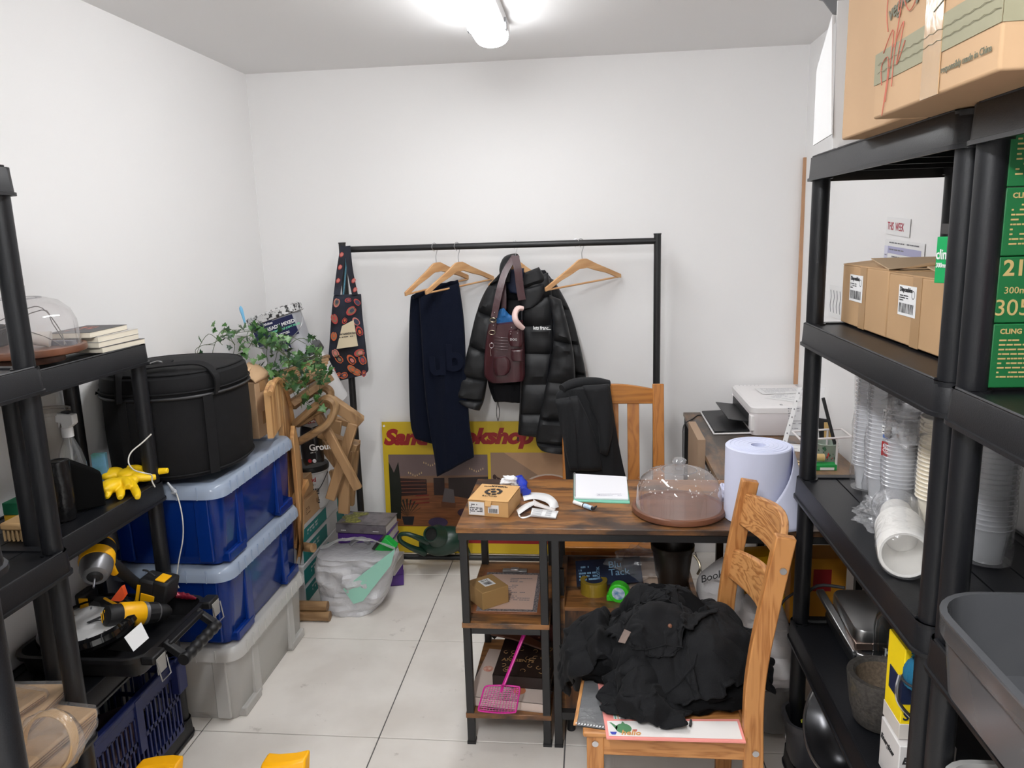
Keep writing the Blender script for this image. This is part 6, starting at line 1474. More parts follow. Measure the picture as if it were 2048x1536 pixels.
# ---- papers on right wall
def wallsheet(label, p0, p1, hgt, nm='wall_sheet'):
    a = at(*p0, X=XR-.003); b_ = at(*p1, X=XR-.003); rt = (b_-a)
    t = thing(nm, label, 'paper', (XR-.003, (a.y+b_.y)/2, a.z-hgt))
    M = fr(a-Vector((0,0,hgt)), rt, (0,0,1)); w_ = rt.length; b = B(); b.box((w_/2,hgt/2,0), (w_,hgt,.001)); b.build('sheet', PAPER, t, world=True, M=M); return t, M @ Matrix.Translation((0,0,.0008)), w_
t, M, w_ = wallsheet('small white note reading THIS WEEK taped on the right wall', (1774,433), (1821,438), .057)
txt('THIS  WEEK', .036, M @ Matrix.Translation((.012,.016,0)), mat('marker_red', S(170,40,60), .6), t, world=True, sx=.72, bold=.0002)
t, M, w_ = wallsheet('printed week calendar sheet on the right wall below the THIS WEEK note', (1770,477), (1849,488), .12, 'wall_calendar')
b = B(); quad(b, M, .03, .075, w_-.02, .098); b.build('header_band', mat('lavender_print', S(170,170,200), .7), t, world=True)
b = B(); quad(b, M, .0, .0, .03, .098); b.build('side_band', mat('pale_lavender', S(214,214,230), .7), t, world=True)
b = B(); lines(b, M @ Matrix.Translation((.04,.082,.0003)), w_-.07, .008, 1, .5, seed=1); lines(b, M @ Matrix.Translation((.04,.01,.0003)), w_-.07, .058, 5, .35, seed=2); lines(b, M @ Matrix.Translation((.006,.01,.0003)), .018, .06, 5, .3, seed=3); lines(b, M @ Matrix.Translation((.04,.104,.0003)), w_-.07, .008, 1, .5, seed=9); b.build('calendar_print', GREYINK, t, world=True)
t, M, w_ = wallsheet('handwritten white sheet on the right wall left of the brown cartons', (1660,569), (1690,575), .13)
b = B()
for k in range(4): scribble(b, M, [(.02+.04*k, .11), (.03+.04*k,.08), (.02+.04*k,.05), (.03+.04*k,.02)], .0012)
b.build('handwriting', GREYINK, t, world=True)
# ---- cartons on second shelf
def labelcarton(label, y0, y1, z0, hgt, fl_, seed):
    x0, x1 = .685, .92
    t = thing('brown_carton', label, 'box', ((x0+x1)/2,(y0+y1)/2,z0), 0, 'brown cartons with white labels')
    w_, d_ = x1-x0, y1-y0
    B().bx(-w_/2,w_/2,-d_/2,d_/2,0,hgt).build('carton_body', CARD, t, bevel=.003)
    Mf = fr((-w_/2-.0008, d_/2, 0), (0,-1,0), (0,0,1))
    B().box((d_*.50,hgt*.5,0), (.045,hgt,.0008)).build('tape_strip', mat('dull_tape', S(172,138,100), .4), t, M=Mf)
    b = B(); quad(b, Mf, d_*.20, hgt*.42, d_*.50, hgt*.86, .0008); b.build('white_label', PAPER, t)
    b = B(); bars(b, Mf @ Matrix.Translation((d_*.22, hgt*.46, .0007)), d_*.25, hgt*.14, 14, seed); lines(b, Mf @ Matrix.Translation((d_*.22, hgt*.62, .0010)), d_*.15, hgt*.10, 3, .5, seed=seed); b.build('label_print', INK, t)
    txt('Disposables', .014, Mf @ Matrix.Translation((d_*.22, hgt*.77, .0011)), INK, t, bold=.0004)
    b = B(); b.lathe([(.0075,0),(.009,0)], (0,0,0), 16); b.v = [Mf @ Matrix.Translation((d_*.45, hgt*.74, .0012)) @ p for p in b.v]; b.build('stamp_ring', INK, t)
    for (a, th_) in fl_:
        B().prism([(-w_/2,-d_/2,hgt),(-w_/2,d_/2,hgt),(-w_/2+a*math.cos(th_),d_/2,hgt+a*math.sin(th_)),(-w_/2+a*math.cos(th_),-d_/2,hgt+a*math.sin(th_))], (0,0,.003)).build('flap', CARD, t)
    B().prism([(-w_/2,-d_/2,hgt+.002),(w_/2,-d_/2,hgt+.002),(w_/2,-d_/2+.12,hgt+.022),(-w_/2,-d_/2+.12,hgt+.022)], (0,0,.003)).build('flap', mat('cardboard_inside', S(176,150,120), .85), t)
    return t
hz = at(1790,548,X=.69).z-1.382
labelcarton('brown carton with a white barcode label, farther of the two on the second right shelf', 1.868, 2.195, 1.382, .155, [(.12,.10)], 3)
labelcarton('brown carton with a white barcode label, nearer one directly under the green film box', 1.545, 1.862, 1.382, .150, [(.12,-.02)], 8)
GRN2 = mat('film_box_green', S(10,160,88), .5); GRND = mat('dark_film_box_green', S(14,104,52), .55)
t = thing('cling_film_box', 'bright green cling film carton standing on the nearer brown carton', 'box', (.70,1.55,1.535))
p0 = at(1868,562,Y=1.50); p1 = at(1908,570,Y=1.47); p2 = at(1916,566,Y=1.47); hh_ = (at(1870,470,Y=1.50)-at(1868,562,Y=1.50)).z
rt = Vector((p1.x-p0.x, p1.y-p0.y, 0)); Mg = fr((p0.x,p0.y,1.5355), rt, (0,0,1)); wg = rt.length
B().box((wg/2,hh_/2,-.15), (wg,hh_,.30)).build('box_body', GRN2, t, world=True, M=Mg, bevel=.001)
B().box((wg+.012,hh_/2+.002,-.15), (.022,hh_,.30)).build('box_body', GRN2, t, world=True, M=Mg, bevel=.001)
txt('cling film', .026, Mg @ Matrix.Translation((.001,hh_*.52,.001)), WINK, t, world=True, sx=.55, bold=.0004, ext=.0008); txt('300mm x 305m', .012, Mg @ Matrix.Translation((.002,hh_*.34,.001)), WINK, t, world=True, sx=.62, bold=.0002, ext=.0008)
B().box((wg/2+.02,hh_+.012,-.15), (wg+.04,.018,.28), rz=-.06).build('top_flap', mat('dark_lid_card', (.05,.045,.045), .6), t, world=True, M=Mg)
B().box((wg/2+.03,hh_+.026,-.15), (wg+.02,.006,.28), rz=-.03).build('rust_card', mat('rust_card', S(160,84,54), .6), t, world=True, M=Mg)
one(B().box((.80,1.62,1.56), (.05,.03,.05)), 'grey_clip', mat('dark_grey_clip', (.04,.035,.035), .5), 'small dark clip lying behind the green film box', 'clip', bevel=.004)
# ---- stack of big green film cartons on the near unit
Yg = 1.27; gx0 = at(1992,600,Y=Yg).x
TANP = mat('tan_print', S(196,170,110), .6)
for k in range(4):
    z0 = 1.384+.104*k; nmk = ['bottom','second from the bottom','second from the top','top'][k]
    t = thing('green_carton', f'dark green carton with tan print, {nmk} of the stack of four', 'box', ((gx0+.96)/2,Yg-.0+.0,z0), 0, 'green film cartons')
    w_ = .96-gx0; B().bx(-w_/2,w_/2,0,.034,0,.1025).build('carton_body', GRND, t, bevel=.002)
    M = fr((-w_/2+.01,-.0006,.012),(1,0,0),(0,0,1))
    if k in (0,2,3):
        txt('CLING FILM', .011, M @ Matrix.Translation((.0,.075,0)), TANP, t, bold=.0003)
        b = B(); lines(b, M, .12, .066, 9, .35, seed=k); b.build('print', TANP, t)
    else:
        txt('212', .034, M @ Matrix.Translation((-.004,.062,0)), TANP, t, bold=.0008); txt('300mm x', .015, M @ Matrix.Translation((.0,.034,0)), TANP, t); txt('305m', .036, M @ Matrix.Translation((-.012,.0,0)), TANP, t)
t = thing('pink_pouch', 'pink cloth pouch at the right edge in front of the green cartons', 'pouch', (.66,1.05,1.382))
b = B(); b.sphere((0,0,.12), .12, 24, 16, .35, .5, 1, lambda d: 1+.12*N3(d.x*2,d.y*2,d.z*2)); b.build('pouch', mat('pink_cloth', S(222,84,130), .7), t)
B().tube([(-.01,-.0,.0),(-.01,0,.05)], .03, 16, smooth=False).build('grey_stand', mat('grey_cup', S(90,100,120), .4), t)

# ---- paper and plastic cups in sleeves
CUPT = film('clear_cup', (.985,.985,.99), (.88,.89,.91), .30, .15, 1.1); CUPW = mat('white_cup', (.80,.78,.74), .4); CUPC = mat('cream_cup', S(236,228,210), .45)
SLV = film('sleeve_film', (.99,.99,.995), (.9,.91,.93), .04, .12, .9, bump=.5, bs=22)
def cupmesh(rt_, rb_, h_, mt, nm):
    b = B(); b.lathe([(.001,.003),(rb_-.002,.003),(rb_,0),(rb_,.004),(rt_-.002,h_-.004),(rt_+.003,h_-.004),(rt_+.004,h_-.002),(rt_+.002,h_),(rt_-.003,h_-.002),(rb_-.002,.006)], n=28)
    o = b.build(nm, mt, None); me = o.data; bpy.data.objects.remove(o); return me
def cups(label, x, y, z, rt_, h_, mt, n, pitch, up=True, lean=0, wraplab=None, tail=.05, group='sleeves of nested cups'):
    t = thing('cup_sleeve', label, 'cups', (x,y,z), 0, group)
    me = cupmesh(rt_, rt_*.72, h_, mt, 'cup')
    Hh = h_+pitch*(n-1)
    for k in range(n):
        o = bpy.data.objects.new('cup', me); C.objects.link(o); o.parent = t
        if up: o.location = (0,0,.002+k*pitch)
        else: o.location = (0,0,.002+h_+k*pitch); o.rotation_euler = (PI,0,0)
    prof = [(.004,0),(rt_+.004,.002)] + [(rt_+.005+.002*math.sin(k*2.1), Hh*k/8) for k in range(1,8)] + [(rt_+.004,Hh),(rt_*.75,Hh+tail*.4),(rt_*.25,Hh+tail*.7),(rt_*.45,Hh+tail)]
    b = B(); rings = []
    for r_, zz_ in prof: rings.append([Vector((r_*(1+.07*N3(3*math.cos(a),3*math.sin(a),zz_*22+x*9))*math.cos(a), r_*(1+.07*N3(3*math.cos(a)+5,3*math.sin(a),zz_*22))*math.sin(a), zz_)) for a in [2*PI*j/30 for j in range(30)]])
    b.loft(rings, cap=False).build('plastic_sleeve', SLV, t)
    return t, Hh
cups('sleeve of clear plastic cups, farthest one on the middle right shelf against the post', .742, 2.09, .937, .036, .07, CUPT, 27, .0108)
cups('sleeve of clear plastic cups standing second from the far end of the middle right shelf', .742, 1.985, .937, .038, .07, CUPT, 25, .0108)
t, Hh = cups('sleeve of clear cups with a red label and small print on its wrap', .748, 1.885, .937, .038, .08, CUPT, 20, .010, tail=.09)
B().prism([(-.038,.0,.20),(-.034,-.02,.20),(-.030,-.02,.36),(-.036,.0,.36)], (-.004,0,0)).build('wrap_label', mat('dark_wrap_label', (.12,.11,.11), .3), t)
M = fr((-.043,.012,.15),(.5,-1,0),(0,0,1)); b = B(); quad(b, M, 0,0,.034,.036); b.build('red_label', RED, t); txt('RED\nCUPS', .012, M @ Matrix.Translation((.004,.021,.0006)), WINK, t, lh=.8)
b = B(); quad(b, M, -.002,.055,.03,.075,.0); quad(b, M, -.002,.09,.03,.115,.0); b.build('white_label', PAPER, t); b = B(); lines(b, M @ Matrix.Translation((0,.057,.0004)), .024, .014, 3, seed=3); bars(b, M @ Matrix.Translation((0,.092,.0004)), .024, .018, 8); b.build('label_print', INK, t)
b = B(); quad(b, M, .002,.045,.026,.053,.0002); b.build('blue_mark', mat('blue_mark', S(40,90,170), .5), t)
cups('tall sleeve of cream paper cups in a knotted clear bag, middle right shelf', .79, 1.765, .937, .047, .09, CUPC, 20, .0098, tail=.10)
cups('sleeve of clear plastic cups behind the near post of the middle right shelf', .83, 1.62, .937, .042, .08, CUPT, 17, .011)
one(crumple((.73,1.79,1.21), .06, (.9,1.0,1.0), 15, 36, 24, .5, 3.0), 'knotted_bag', WRAP, 'crumpled top of a clear plastic bag above the cream cups', 'bag')
# lying sleeve
t = thing('cup_sleeve', 'sleeve of white paper cups lying on its side on the middle right shelf', 'cups', (.685,1.61,.937), 0, 'sleeves of nested cups')
me = cupmesh(.046, .034, .10, CUPW, 'cup')
dl_ = Vector((-.09,-.30,-.0)).normalized(); qn = dl_.to_track_quat('Z','X'); st = Vector((.015,.16,.048))
for k in range(20):
    o = bpy.data.objects.new('cup', me); C.objects.link(o); o.parent = t; o.rotation_mode = 'QUATERNION'; o.rotation_quaternion = qn; o.location = st+dl_*(.008*k)
b = B(); b.tube([st-dl_*.04+Vector((0,0,-.01)), st-dl_*.01, st+dl_*.08, st+dl_*.17, st+dl_*.255, st+dl_*.27], [.055,.052,.051,.052,.052,.03], 26, mod=lambda u, a: 1+.08*N3(math.cos(a)*2,math.sin(a)*2,u*14)); b.build('plastic_sleeve', WRAP, t)
one(crumple((.685,1.80,.965), .05, (1.1,1.4,.6), 21, 36, 24, .6, 3.0), 'bag_end', WRAP, 'crumpled open end of the clear bag around the lying white cups', 'bag')
# cups on the near unit
for k, (x, y_) in enumerate(((.80,1.22),(.885,1.16),(.80,1.10))):
    cups(['wide sleeve of clear cups on the near right unit, at the far left','wide sleeve of clear cups on the near right unit, at the back','wide sleeve of clear cups on the near right unit, nearest the grey tub'][k], x, y_, .947, .046, .08, CUPT, 19, .0108, tail=.06)
t = thing('white_plate', 'long white oval plate under the clear cup sleeves on the near unit', 'plate', (.80,1.14,.937))
B().lathe([(.001,0),(.07,0),(.13,.008),(.135,.009),(.13,.005),(.07,-.0),(.001,.0)], n=48, sx=1.1, sy=1.3).build('plate', mat('glazed_white', (.72,.71,.68), .2), t)
TUB = film('grey_tub_plastic', (.30,.30,.31), (.10,.103,.11), .85, .22, 1.0)
t = thing('grey_tub', 'large open dark grey plastic tub with rounded corners on the near right unit', 'tub', (.665,.905,.937))
B().rr([(-.05,.0),(-.015,.0),(-.002,.014),(.008,.105),(.014,.107),(.016,.112),(.016,.135),(.018,.138),(.018,.144),(.008,.145),(.004,.110),(-.006,.016),(-.05,.006)], .28,.50,.07,n=7).build('tub_body', TUB, t)
B().bx(-.12,.12,-.23,.23,.001,.006).build('tub_bottom', TUB, t)
t = thing('clear_tub', 'clear frosted plastic tub holding a black object on the lower near right shelf', 'tub', (.735,1.05,.492))
B().rr([(-.04,0),(-.012,0),(0,.012),(.008,.20),(.016,.202),(.018,.225),(.006,.226),(.002,.20),(-.006,.012),(-.04,.005)], .26,.40,.05,n=6).build('tub_body', CG, t)
one(B().sphere((.72,1.02,.62), .11, 24, 16, .8, 1.2, .9), 'black_pan', BLK, 'rounded black pan lying in the clear tub on the near unit', 'pan')

# ---- fourth shelf of right unit
Z4 = .492
t = thing('sandwich_press', 'brushed steel sandwich press with a black handle at the far end of the lower shelf', 'appliance', (.78,2.07,Z4))
B().bx(-.10,.14,-.13,.11,.0,.035).build('base', BLK, t, bevel=.008)
B().bx(-.09,.13,-.12,.10,.036,.060).build('lower_plate', mat('copper_tint_steel', S(150,130,120), .3, .9), t, bevel=.004)
Mx = Matrix.Translation((0,0,.065)) @ Matrix.Rotation(R(4),4,'X')
b = B(); b.rr([(-.01,0),(0,.004),(0,.03),(-.004,.036),(-.02,.038)], .22,.22,.03,n=5,cap=True); b.build('lid', DSTEEL, t, M=Mx @ Matrix.Translation((.02,-.01,0)))
B().bar((-.115,.12,.09),(-.085,-.12,.03),.022,.014).build('side_arm', DSTEEL, t, bevel=.003); B().bar((-.085,-.12,.03),(-.03,-.145,.02),.022,.014).build('side_arm', DSTEEL, t, bevel=.003)
B().tube([(.02,.12,.14),(.0,.05,.25),(.01,-.02,.20),(.03,-.08,.12)], .009, 10).build('handle', BLK, t)
B().bx(.02,.13,-.10,.0,.10,.22).build('handle_block', BLK, t, bevel=.01)
one(B().tube([(.73,2.17,Z4+.11),(.66,2.20,Z4+.10),(.615,2.19,Z4+.05),(.625,2.17,Z4+.006),(.68,2.16,Z4+.006)], .005, 8), 'power_cable', INK, 'black power cable of the steel press hanging over the shelf corner', 'cable')
t = thing('glass_jar', 'large empty glass jar with an orange rimmed lid behind the stone mortar', 'jar', (.775,1.86,Z4))
JG = film('jar_glass', (.80,.82,.82), (.06,.07,.07), .10, .03, 2.2)
B().lathe([(.001,.002),(.062,0),(.070,.012),(.070,.15),(.064,.18),(.050,.198),(.048,.22)], n=40).build('jar_body', JG, t)
B().lathe([(.001,.232),(.050,.230),(.054,.225),(.054,.208),(.050,.206)], n=36).build('lid', mat('glass_lid', (.05,.055,.06), .15), t)
B().tube([(.054*math.cos(2*PI*k/30), .054*math.sin(2*PI*k/30), .206) for k in range(31)], .004, 6, smooth=False).build('rubber_seal', mat('orange_rubber', S(190,80,40), .5), t)
txt('Kilner', .03, fr((-.060,-.040,.10),(.75,-.66,0),(0,0,1)), mat('embossed_glass', (.30,.32,.32), .2), t, bold=.0005)
t = thing('mortar', 'rough dark granite mortar bowl on the lower right shelf', 'mortar', (.672,1.705,Z4))
GRAN = mat('granite', S(64,60,56), .8, var=.5, vs_=120, bump=.8, bs=160); dirt(GRAN, S(96,86,60), 14, .55, .75)
B().lathe([(.001,0),(.058,0),(.062,.006),(.064,.02),(.067,.03),(.070,.04),(.076,.085),(.080,.118),(.078,.122),(.066,.122),(.060,.116)], n=48).build('bowl', GRAN, t)
B().lathe([(.060,.116),(.052,.06),(.03,.035),(.001,.03)], n=40).build('hollow', mat('worn_granite', S(104,90,74), .85, var=.4, vs_=150, bump=.8, bs=200), t)
t = thing('battery_pack', 'white battery carton with an orange sticker beside the post on the lower shelf', 'box', (.668,1.49,Z4))
B().bx(-.055,.055,-.04,.06,0,.115).build('carton_body', mat('battery_white', (.70,.68,.67), .5), t, bevel=.002)
M = fr((-.055,-.0406,.0),(1,0,0),(0,0,1)); txt('Energizer', .021, M @ Matrix.Translation((.006,.075,0)), INK, t, bold=.0007, shear=.25)
B().bx(.015,.05,-.0412,-.04,.098,.112).build('price_sticker', mat('orange_sticker', S(240,130,30), .6), t)
b = B(); quad(b, M, .0,.01,.02,.045); b.build('red_panel', RED, t); b = B(); quad(b, M, .04,.0,.08,.045); b.build('beige_panel', CARD2, t)
M = fr((-.055,.06,.02),(0,-1,0),(0,0,1)); b = B(); b.v = []; txt('Energizer', .018, fr((-.0556,.055,.07),(0,-1,0),(0,0,1)), INK, t, bold=.0006, shear=.25)
t = thing('battery_box', 'yellow and navy battery box standing on the white battery carton', 'box', (.668,1.505,Z4+.117))
BY = mat('battery_yellow', S(246,214,20), .45)
B().bx(-.05,.05,-.035,.05,0,.20).build('box_body', BY, t, bevel=.002)
B().bx(-.051,.051,-.036,.051,0,.035).build('pale_base', mat('pale_card', (.62,.58,.54), .6), t, bevel=.001)
B().bx(-.0515,-.028,-.0365,.03,.08,.13).build('navy_panel', mat('navy_panel', S(22,34,66), .5), t); B().bx(.012,.045,-.0368,-.036,.05,.12).build('navy_panel', MATS['navy_panel'], t)
M = fr((-.046,-.0372,.045),(1,0,0),(0,0,1)); txt('SR', .026, M, MATS['navy_panel'], t, bold=.0006); txt('GEL', .022, fr((.015,-.0374,.085),(1,0,0),(0,0,1)), BY, t, bold=.0005)
B().tube([(-.055,-.03,.14),(-.065,-.045,.12),(-.06,-.05,.09),(-.02,-.05,.05),(.05,-.045,.02)], .004, 8).build('wire_loop', STEEL, t)
B().tube([(-.055,-.03,.14),(-.02,-.045,.125),(.05,-.045,.115)], .004, 8).build('wire_loop', STEEL, t)
t = thing('knitted_cosy', 'small teal knitted hat with a pompom beside the yellow battery box', 'hat', (at(1840,1350,Y=1.42).x,1.42,at(1840,1350,Y=1.42).z-.01))
KS = .66
KN = mat('teal_knit', S(8,92,124), .9, bump=1, bs=220)
b = B(); b.lathe([(.040,-.02),(.044,-.01),(.042,.0),(.044,.004),(.044,.03),(.034,.052),(.018,.064),(.001,.066)], n=36); b.v = [Vector((p.x*(1+.03*math.cos(18*math.atan2(p.y,p.x))), p.y*(1+.03*math.cos(18*math.atan2(p.y,p.x))), p.z))*KS for p in b.v]; b.build('hat', KN, t)
B().tube([(.030*math.cos(2*PI*k/24), .030*math.sin(2*PI*k/24), -.002) for k in range(25)], .0025, 6).build('dark_stripe', INK, t)
rgp = random.Random(1); b = B()
for k in range(110):
    d = Vector((rgp.gauss(0,1), rgp.gauss(0,1), rgp.gauss(0,1))).normalized()*rgp.uniform(.016,.024); c0 = Vector((0,0,.060)); b.tube([c0+d*.2, c0+d*.7, c0+d+Vector((0,0,-.003))], .0018, 4, sub=1)
b.build('pompom', mat('teal_yarn', S(14,84,104), .95), t)['kind'] = 'stuff'
# ---- bottom shelf of right unit
Z5 = .072
pb_ = at(1692,1448,Y=1.90)
t = thing('steel_bowl', 'big steel rimmed dark bowl leaning on edge at the bottom right shelf', 'bowl', (pb_.x+.01,1.90,Z5))
nb_ = Vector((-.55,-.25,.35)).normalized(); qb = nb_.to_track_quat('Z','Y').to_matrix(); cb = Vector((0,0,max(.16,pb_.z-Z5)))
b = B(); b.lathe([(.001,-.06),(.075,-.055),(.12,-.025),(.143,0),(.147,.0),(.147,.004),(.141,.004),(.116,-.020),(.074,-.049),(.001,-.053)], cb, 56, qb); b.build('bowl_shell', mat('dark_steel', (.02,.02,.022), .2, .6), t)
B().tube([cb+qb @ Vector((.146*math.cos(2*PI*k/56), .146*math.sin(2*PI*k/56), .003)) for k in range(57)], .0055, 8, smooth=False).build('rim', STEEL, t)
t = thing('small_bin', 'small dark grey plastic bin with a yellow cloth inside at the corner post', 'bin', (.628,2.115,Z5))
B().rr([(-.03,0),(-.012,0),(-.004,.012),(.006,.125),(.014,.127),(.014,.148),(.004,.148),(.0,.125),(-.01,.012),(-.03,.006)], .11,.12,.035,n=5).build('bin_body', mat('grey_bin', (.045,.045,.05), .35), t)
B().box((-.068,-.02,.09), (.003,.012,.018)).build('clasp', STEEL, t, bevel=.002)
one(crumple((.65,2.11,.185), .035, (1,1.1,.7), 4, 24, 16, .5, 2.5), 'yellow_cloth', mat('yellow_green_cloth', S(150,150,40), .8), 'dull yellow cloth stuffed in the small dark bin', 'cloth')
for k, r_ in enumerate((.085,.07)):
    one(B().tube([(.72+r_*math.cos(2*PI*j/40), 1.78+r_*.8*math.sin(2*PI*j/40), Z5+.05+.10*k+.02*math.sin(2*PI*j/40)) for j in range(41)], .005, 8, smooth=False), 'black_lid_ring', BLK, ['black round lid rim lying under the steel bowl on the bottom shelf','smaller black lid rim on top of the other beneath the steel bowl'][k], 'lid')

# ================================================================ LEFT UNIT, top shelf
cd2 = dome('glass cake dome on a wooden pedestal board with wires inside on the left shelf', (-1.505,1.885,1.347), 0, .150, .135, MATS['cake_board'], pedestal=.022)
t = thing('wire_bundle', 'tangle of thin grey wires and a white lamp holder under the left cake dome', 'cable', (-1.50,1.90,1.386))
for pts in ([(-.08,-.04,.06),(.0,.0,.10),(.03,.03,.10),(.08,.02,.04),(.10,.0,.004)],[(-.09,.0,.05),(.02,.04,.095),(.06,.02,.06),(.098,.01,.004)],[(-.08,-.05,.04),(-.02,-.03,.055),(.05,-.01,.03),(.10,-.01,.004)],[(-.10,.02,.03),(-.04,.0,.05),(0,.01,.045)]):
    B().tube(pts, .0014, 5).build('wire', mat('dark_wire', (.12,.11,.10), .5), t)
B().tube([(-.01,-.02,.03),(.055,.01,.018)], [.013,.022], 18, smooth=False).build('lamp_holder', mat('ivory_plastic', (.66,.62,.58), .4), t)
B().bx(.04,.11,.02,.04,0,.012).build('dark_block', mat('slate_block', (.06,.065,.09), .5), t)
B().box((-.11,0,.03), (.05,.07,.06)).build('adapter', BLK, t, bevel=.006)
CREAM = mat('cream_pages', S(226,218,200), .8, var=.06, vs_=4, stretch=(1,1,90))
COV = [mat('charcoal_cover', (.05,.048,.05), .5), mat('grey_cover', (.2,.19,.2), .5), COV0 if False else mat('pale_cover', (.55,.53,.5), .5), mat('charcoal_cover', (.05,.05,.05))]
def lbook(label, x, y_, z, rz, cov, k):
    t = thing('paperback', label, 'book', (x,y_,z), rz, 'paperbacks on the left top shelf')
    w_, d_, h_ = .125,.19,.0155
    B().bx(-w_/2+.002,w_/2,-d_/2,d_/2,.0006,h_-.0006).build('page_block', CREAM, t)
    c = B(); c.bx(-w_/2,w_/2+.001,-d_/2-.001,d_/2+.001,0,.0007); c.bx(-w_/2,w_/2+.001,-d_/2-.001,d_/2+.001,h_-.0007,h_); c.bx(-w_/2-.0006,-w_/2,-d_/2,d_/2,0,h_); c.build('cover', cov, t, smooth=False)
    if k == 3: b = B(); lines(b, Matrix.Translation((-.04,-.07,h_)), .07,.12,3,.5,seed=5); b.build('cover_print', mat('salmon_cover_print', S(200,110,90), .5), t)
for k, (dx_, dy_, rz) in enumerate(((.008,.012,R(-4)),(0,.0,R(-1)),(.0,.0,R(-1)),(-.012,-.028,R(3)))):
    lbook(['cream paged paperback at the bottom of the stack beside the left cake dome','paperback second from the bottom of the stack by the left cake dome','paperback third from the bottom of the stack by the left cake dome','dark covered paperback with salmon print, top of the stack by the cake dome'][k], -1.445+dx_, 2.115+dy_, 1.3475+.0158*k, rz, COV[k], k)

# ---- second shelf left
ZC2 = .907
t = thing('bin_liner_roll', 'black roll of bin liners standing on the left shelf', 'roll', (-1.462,1.885,ZC2))
b = B(); b.tube([(0,0,0),(.003,.0,.08),(.0,0,.165)], [.031,.031,.031], 28, sub=8, mod=lambda u, a: 1+.04*N3(math.cos(a)*2,math.sin(a)*2,u*8)); b.build('roll', mat('liner_film', (.008,.008,.009), .25, bump=.7, bs=60), t)
B().tube([(.024*math.cos(a)*(1-.06*a/6),.024*math.sin(a)*(1-.06*a/6),.166) for a in [k*.4 for k in range(40)]], .001, 4, smooth=False).build('spiral_edge', BLK, t)
one(B().prism([(-1.475,1.925,ZC2),(-1.405,1.985,ZC2),(-1.405,1.985,ZC2+.095),(-1.42,1.975,ZC2+.11),(-1.46,1.94,ZC2+.145),(-1.475,1.925,ZC2+.15)], (-.025,.03,0)), 'black_cloth_bag', mat('black_velvet', (.004,.004,.004), .95, spec=.1), 'flat black cloth bag standing beside the bin liner roll', 'bag', bevel=.004)
t = thing('spray_bottle', 'clear plastic spray bottle with a white trigger behind the black roll', 'bottle', (-1.525,2.03,ZC2))
SB = film('spray_bottle_clear', (.92,.94,.95), (.7,.72,.74), .10, .08, 1.6)
B().lathe([(.001,0),(.036,0),(.038,.01),(.038,.11),(.030,.15),(.014,.19),(.013,.20)], n=28).build('bottle_body', SB, t)
B().lathe([(.016,.195),(.016,.222),(.012,.226)], n=20).build('collar', mat('frosted_white', (.66,.66,.66), .4), t)
B().prism([(.03,-.012,.235),(.03,-.012,.262),(-.02,-.012,.268),(-.045,-.012,.256),(-.045,-.012,.242),(-.01,-.012,.238),(-.008,-.012,.222),(.012,-.012,.222)], (0,.024,0)).build('spray_head', MATS['frosted_white'], t, bevel=.003)
B().bar((-.020,0,.24),(-.030,0,.195),.012,.006).build('trigger', MATS['frosted_white'], t, bevel=.002)
B().bx(-.006,.016,-.008,.008,.264,.272).build('black_cap', BLK, t)
t = thing('clear_dome_tub', 'round clear plastic container lying on edge against the left wall', 'container', (-1.60,2.05,ZC2))
FT = film('frosted_tub', (.85,.84,.82), (.52,.49,.46), .4, .2, .8)
B().lathe([(.001,0),(.045,0),(.062,.26),(.066,.262),(.066,.27),(.060,.268)], n=36).build('container_body', FT, t)
one(B().box(at(212,942,Z=ZC2+.06)+Vector((-.03,.02,0)), (.04,.02,.10), .3), 'blue_packet', mat('pale_blue_packet', S(120,170,220), .5, col2=S(60,110,80), vs_=14), 'small pale blue packet standing behind the yellow gloves', 'packet')
t = thing('green_bottle', 'bottle with a green cap wrapped in clear plastic behind the black roll', 'bottle', (-1.545,1.915,ZC2))
B().lathe([(.001,0),(.03,0),(.032,.01),(.032,.14),(.012,.17),(.011,.18)], n=24).build('bottle_body', SB, t); B().lathe([(.001,.20),(.013,.198),(.013,.178)], n=20).build('cap', mat('cap_green', S(20,120,70), .4), t)
t = thing('wooden_brush', 'small wooden block brush at the left end of the shelf', 'brush', (-1.485,1.76,ZC2))
B().bx(-.03,.03,-.045,.045,.03,.05).build('block', mat('brush_wood', S(186,150,104), .6), t, bevel=.006)
b = B(); rgb = random.Random(3)
for i in range(8):
    for j in range(5): b.cyl((-.024+.012*j,-.038+.011*i,.0),(-.024+.012*j,-.038+.011*i,.03),.003,n=6)
b.build('bristles', mat('bristle', S(170,140,100), .8), t)['kind'] = 'stuff'
t = thing('sponge_pack', 'green and yellow sponge box between the left posts', 'sponge', (-1.55,1.84,ZC2))
B().bx(-.03,.03,-.03,.03,0,.035).build('sponge', mat('sponge_yellow', S(220,170,40), .9, bump=.6, bs=200), t, bevel=.003); B().bx(-.03,.03,-.03,.03,.0352,.07).build('scourer', mat('scour_green', S(20,110,74), .9), t, bevel=.003)
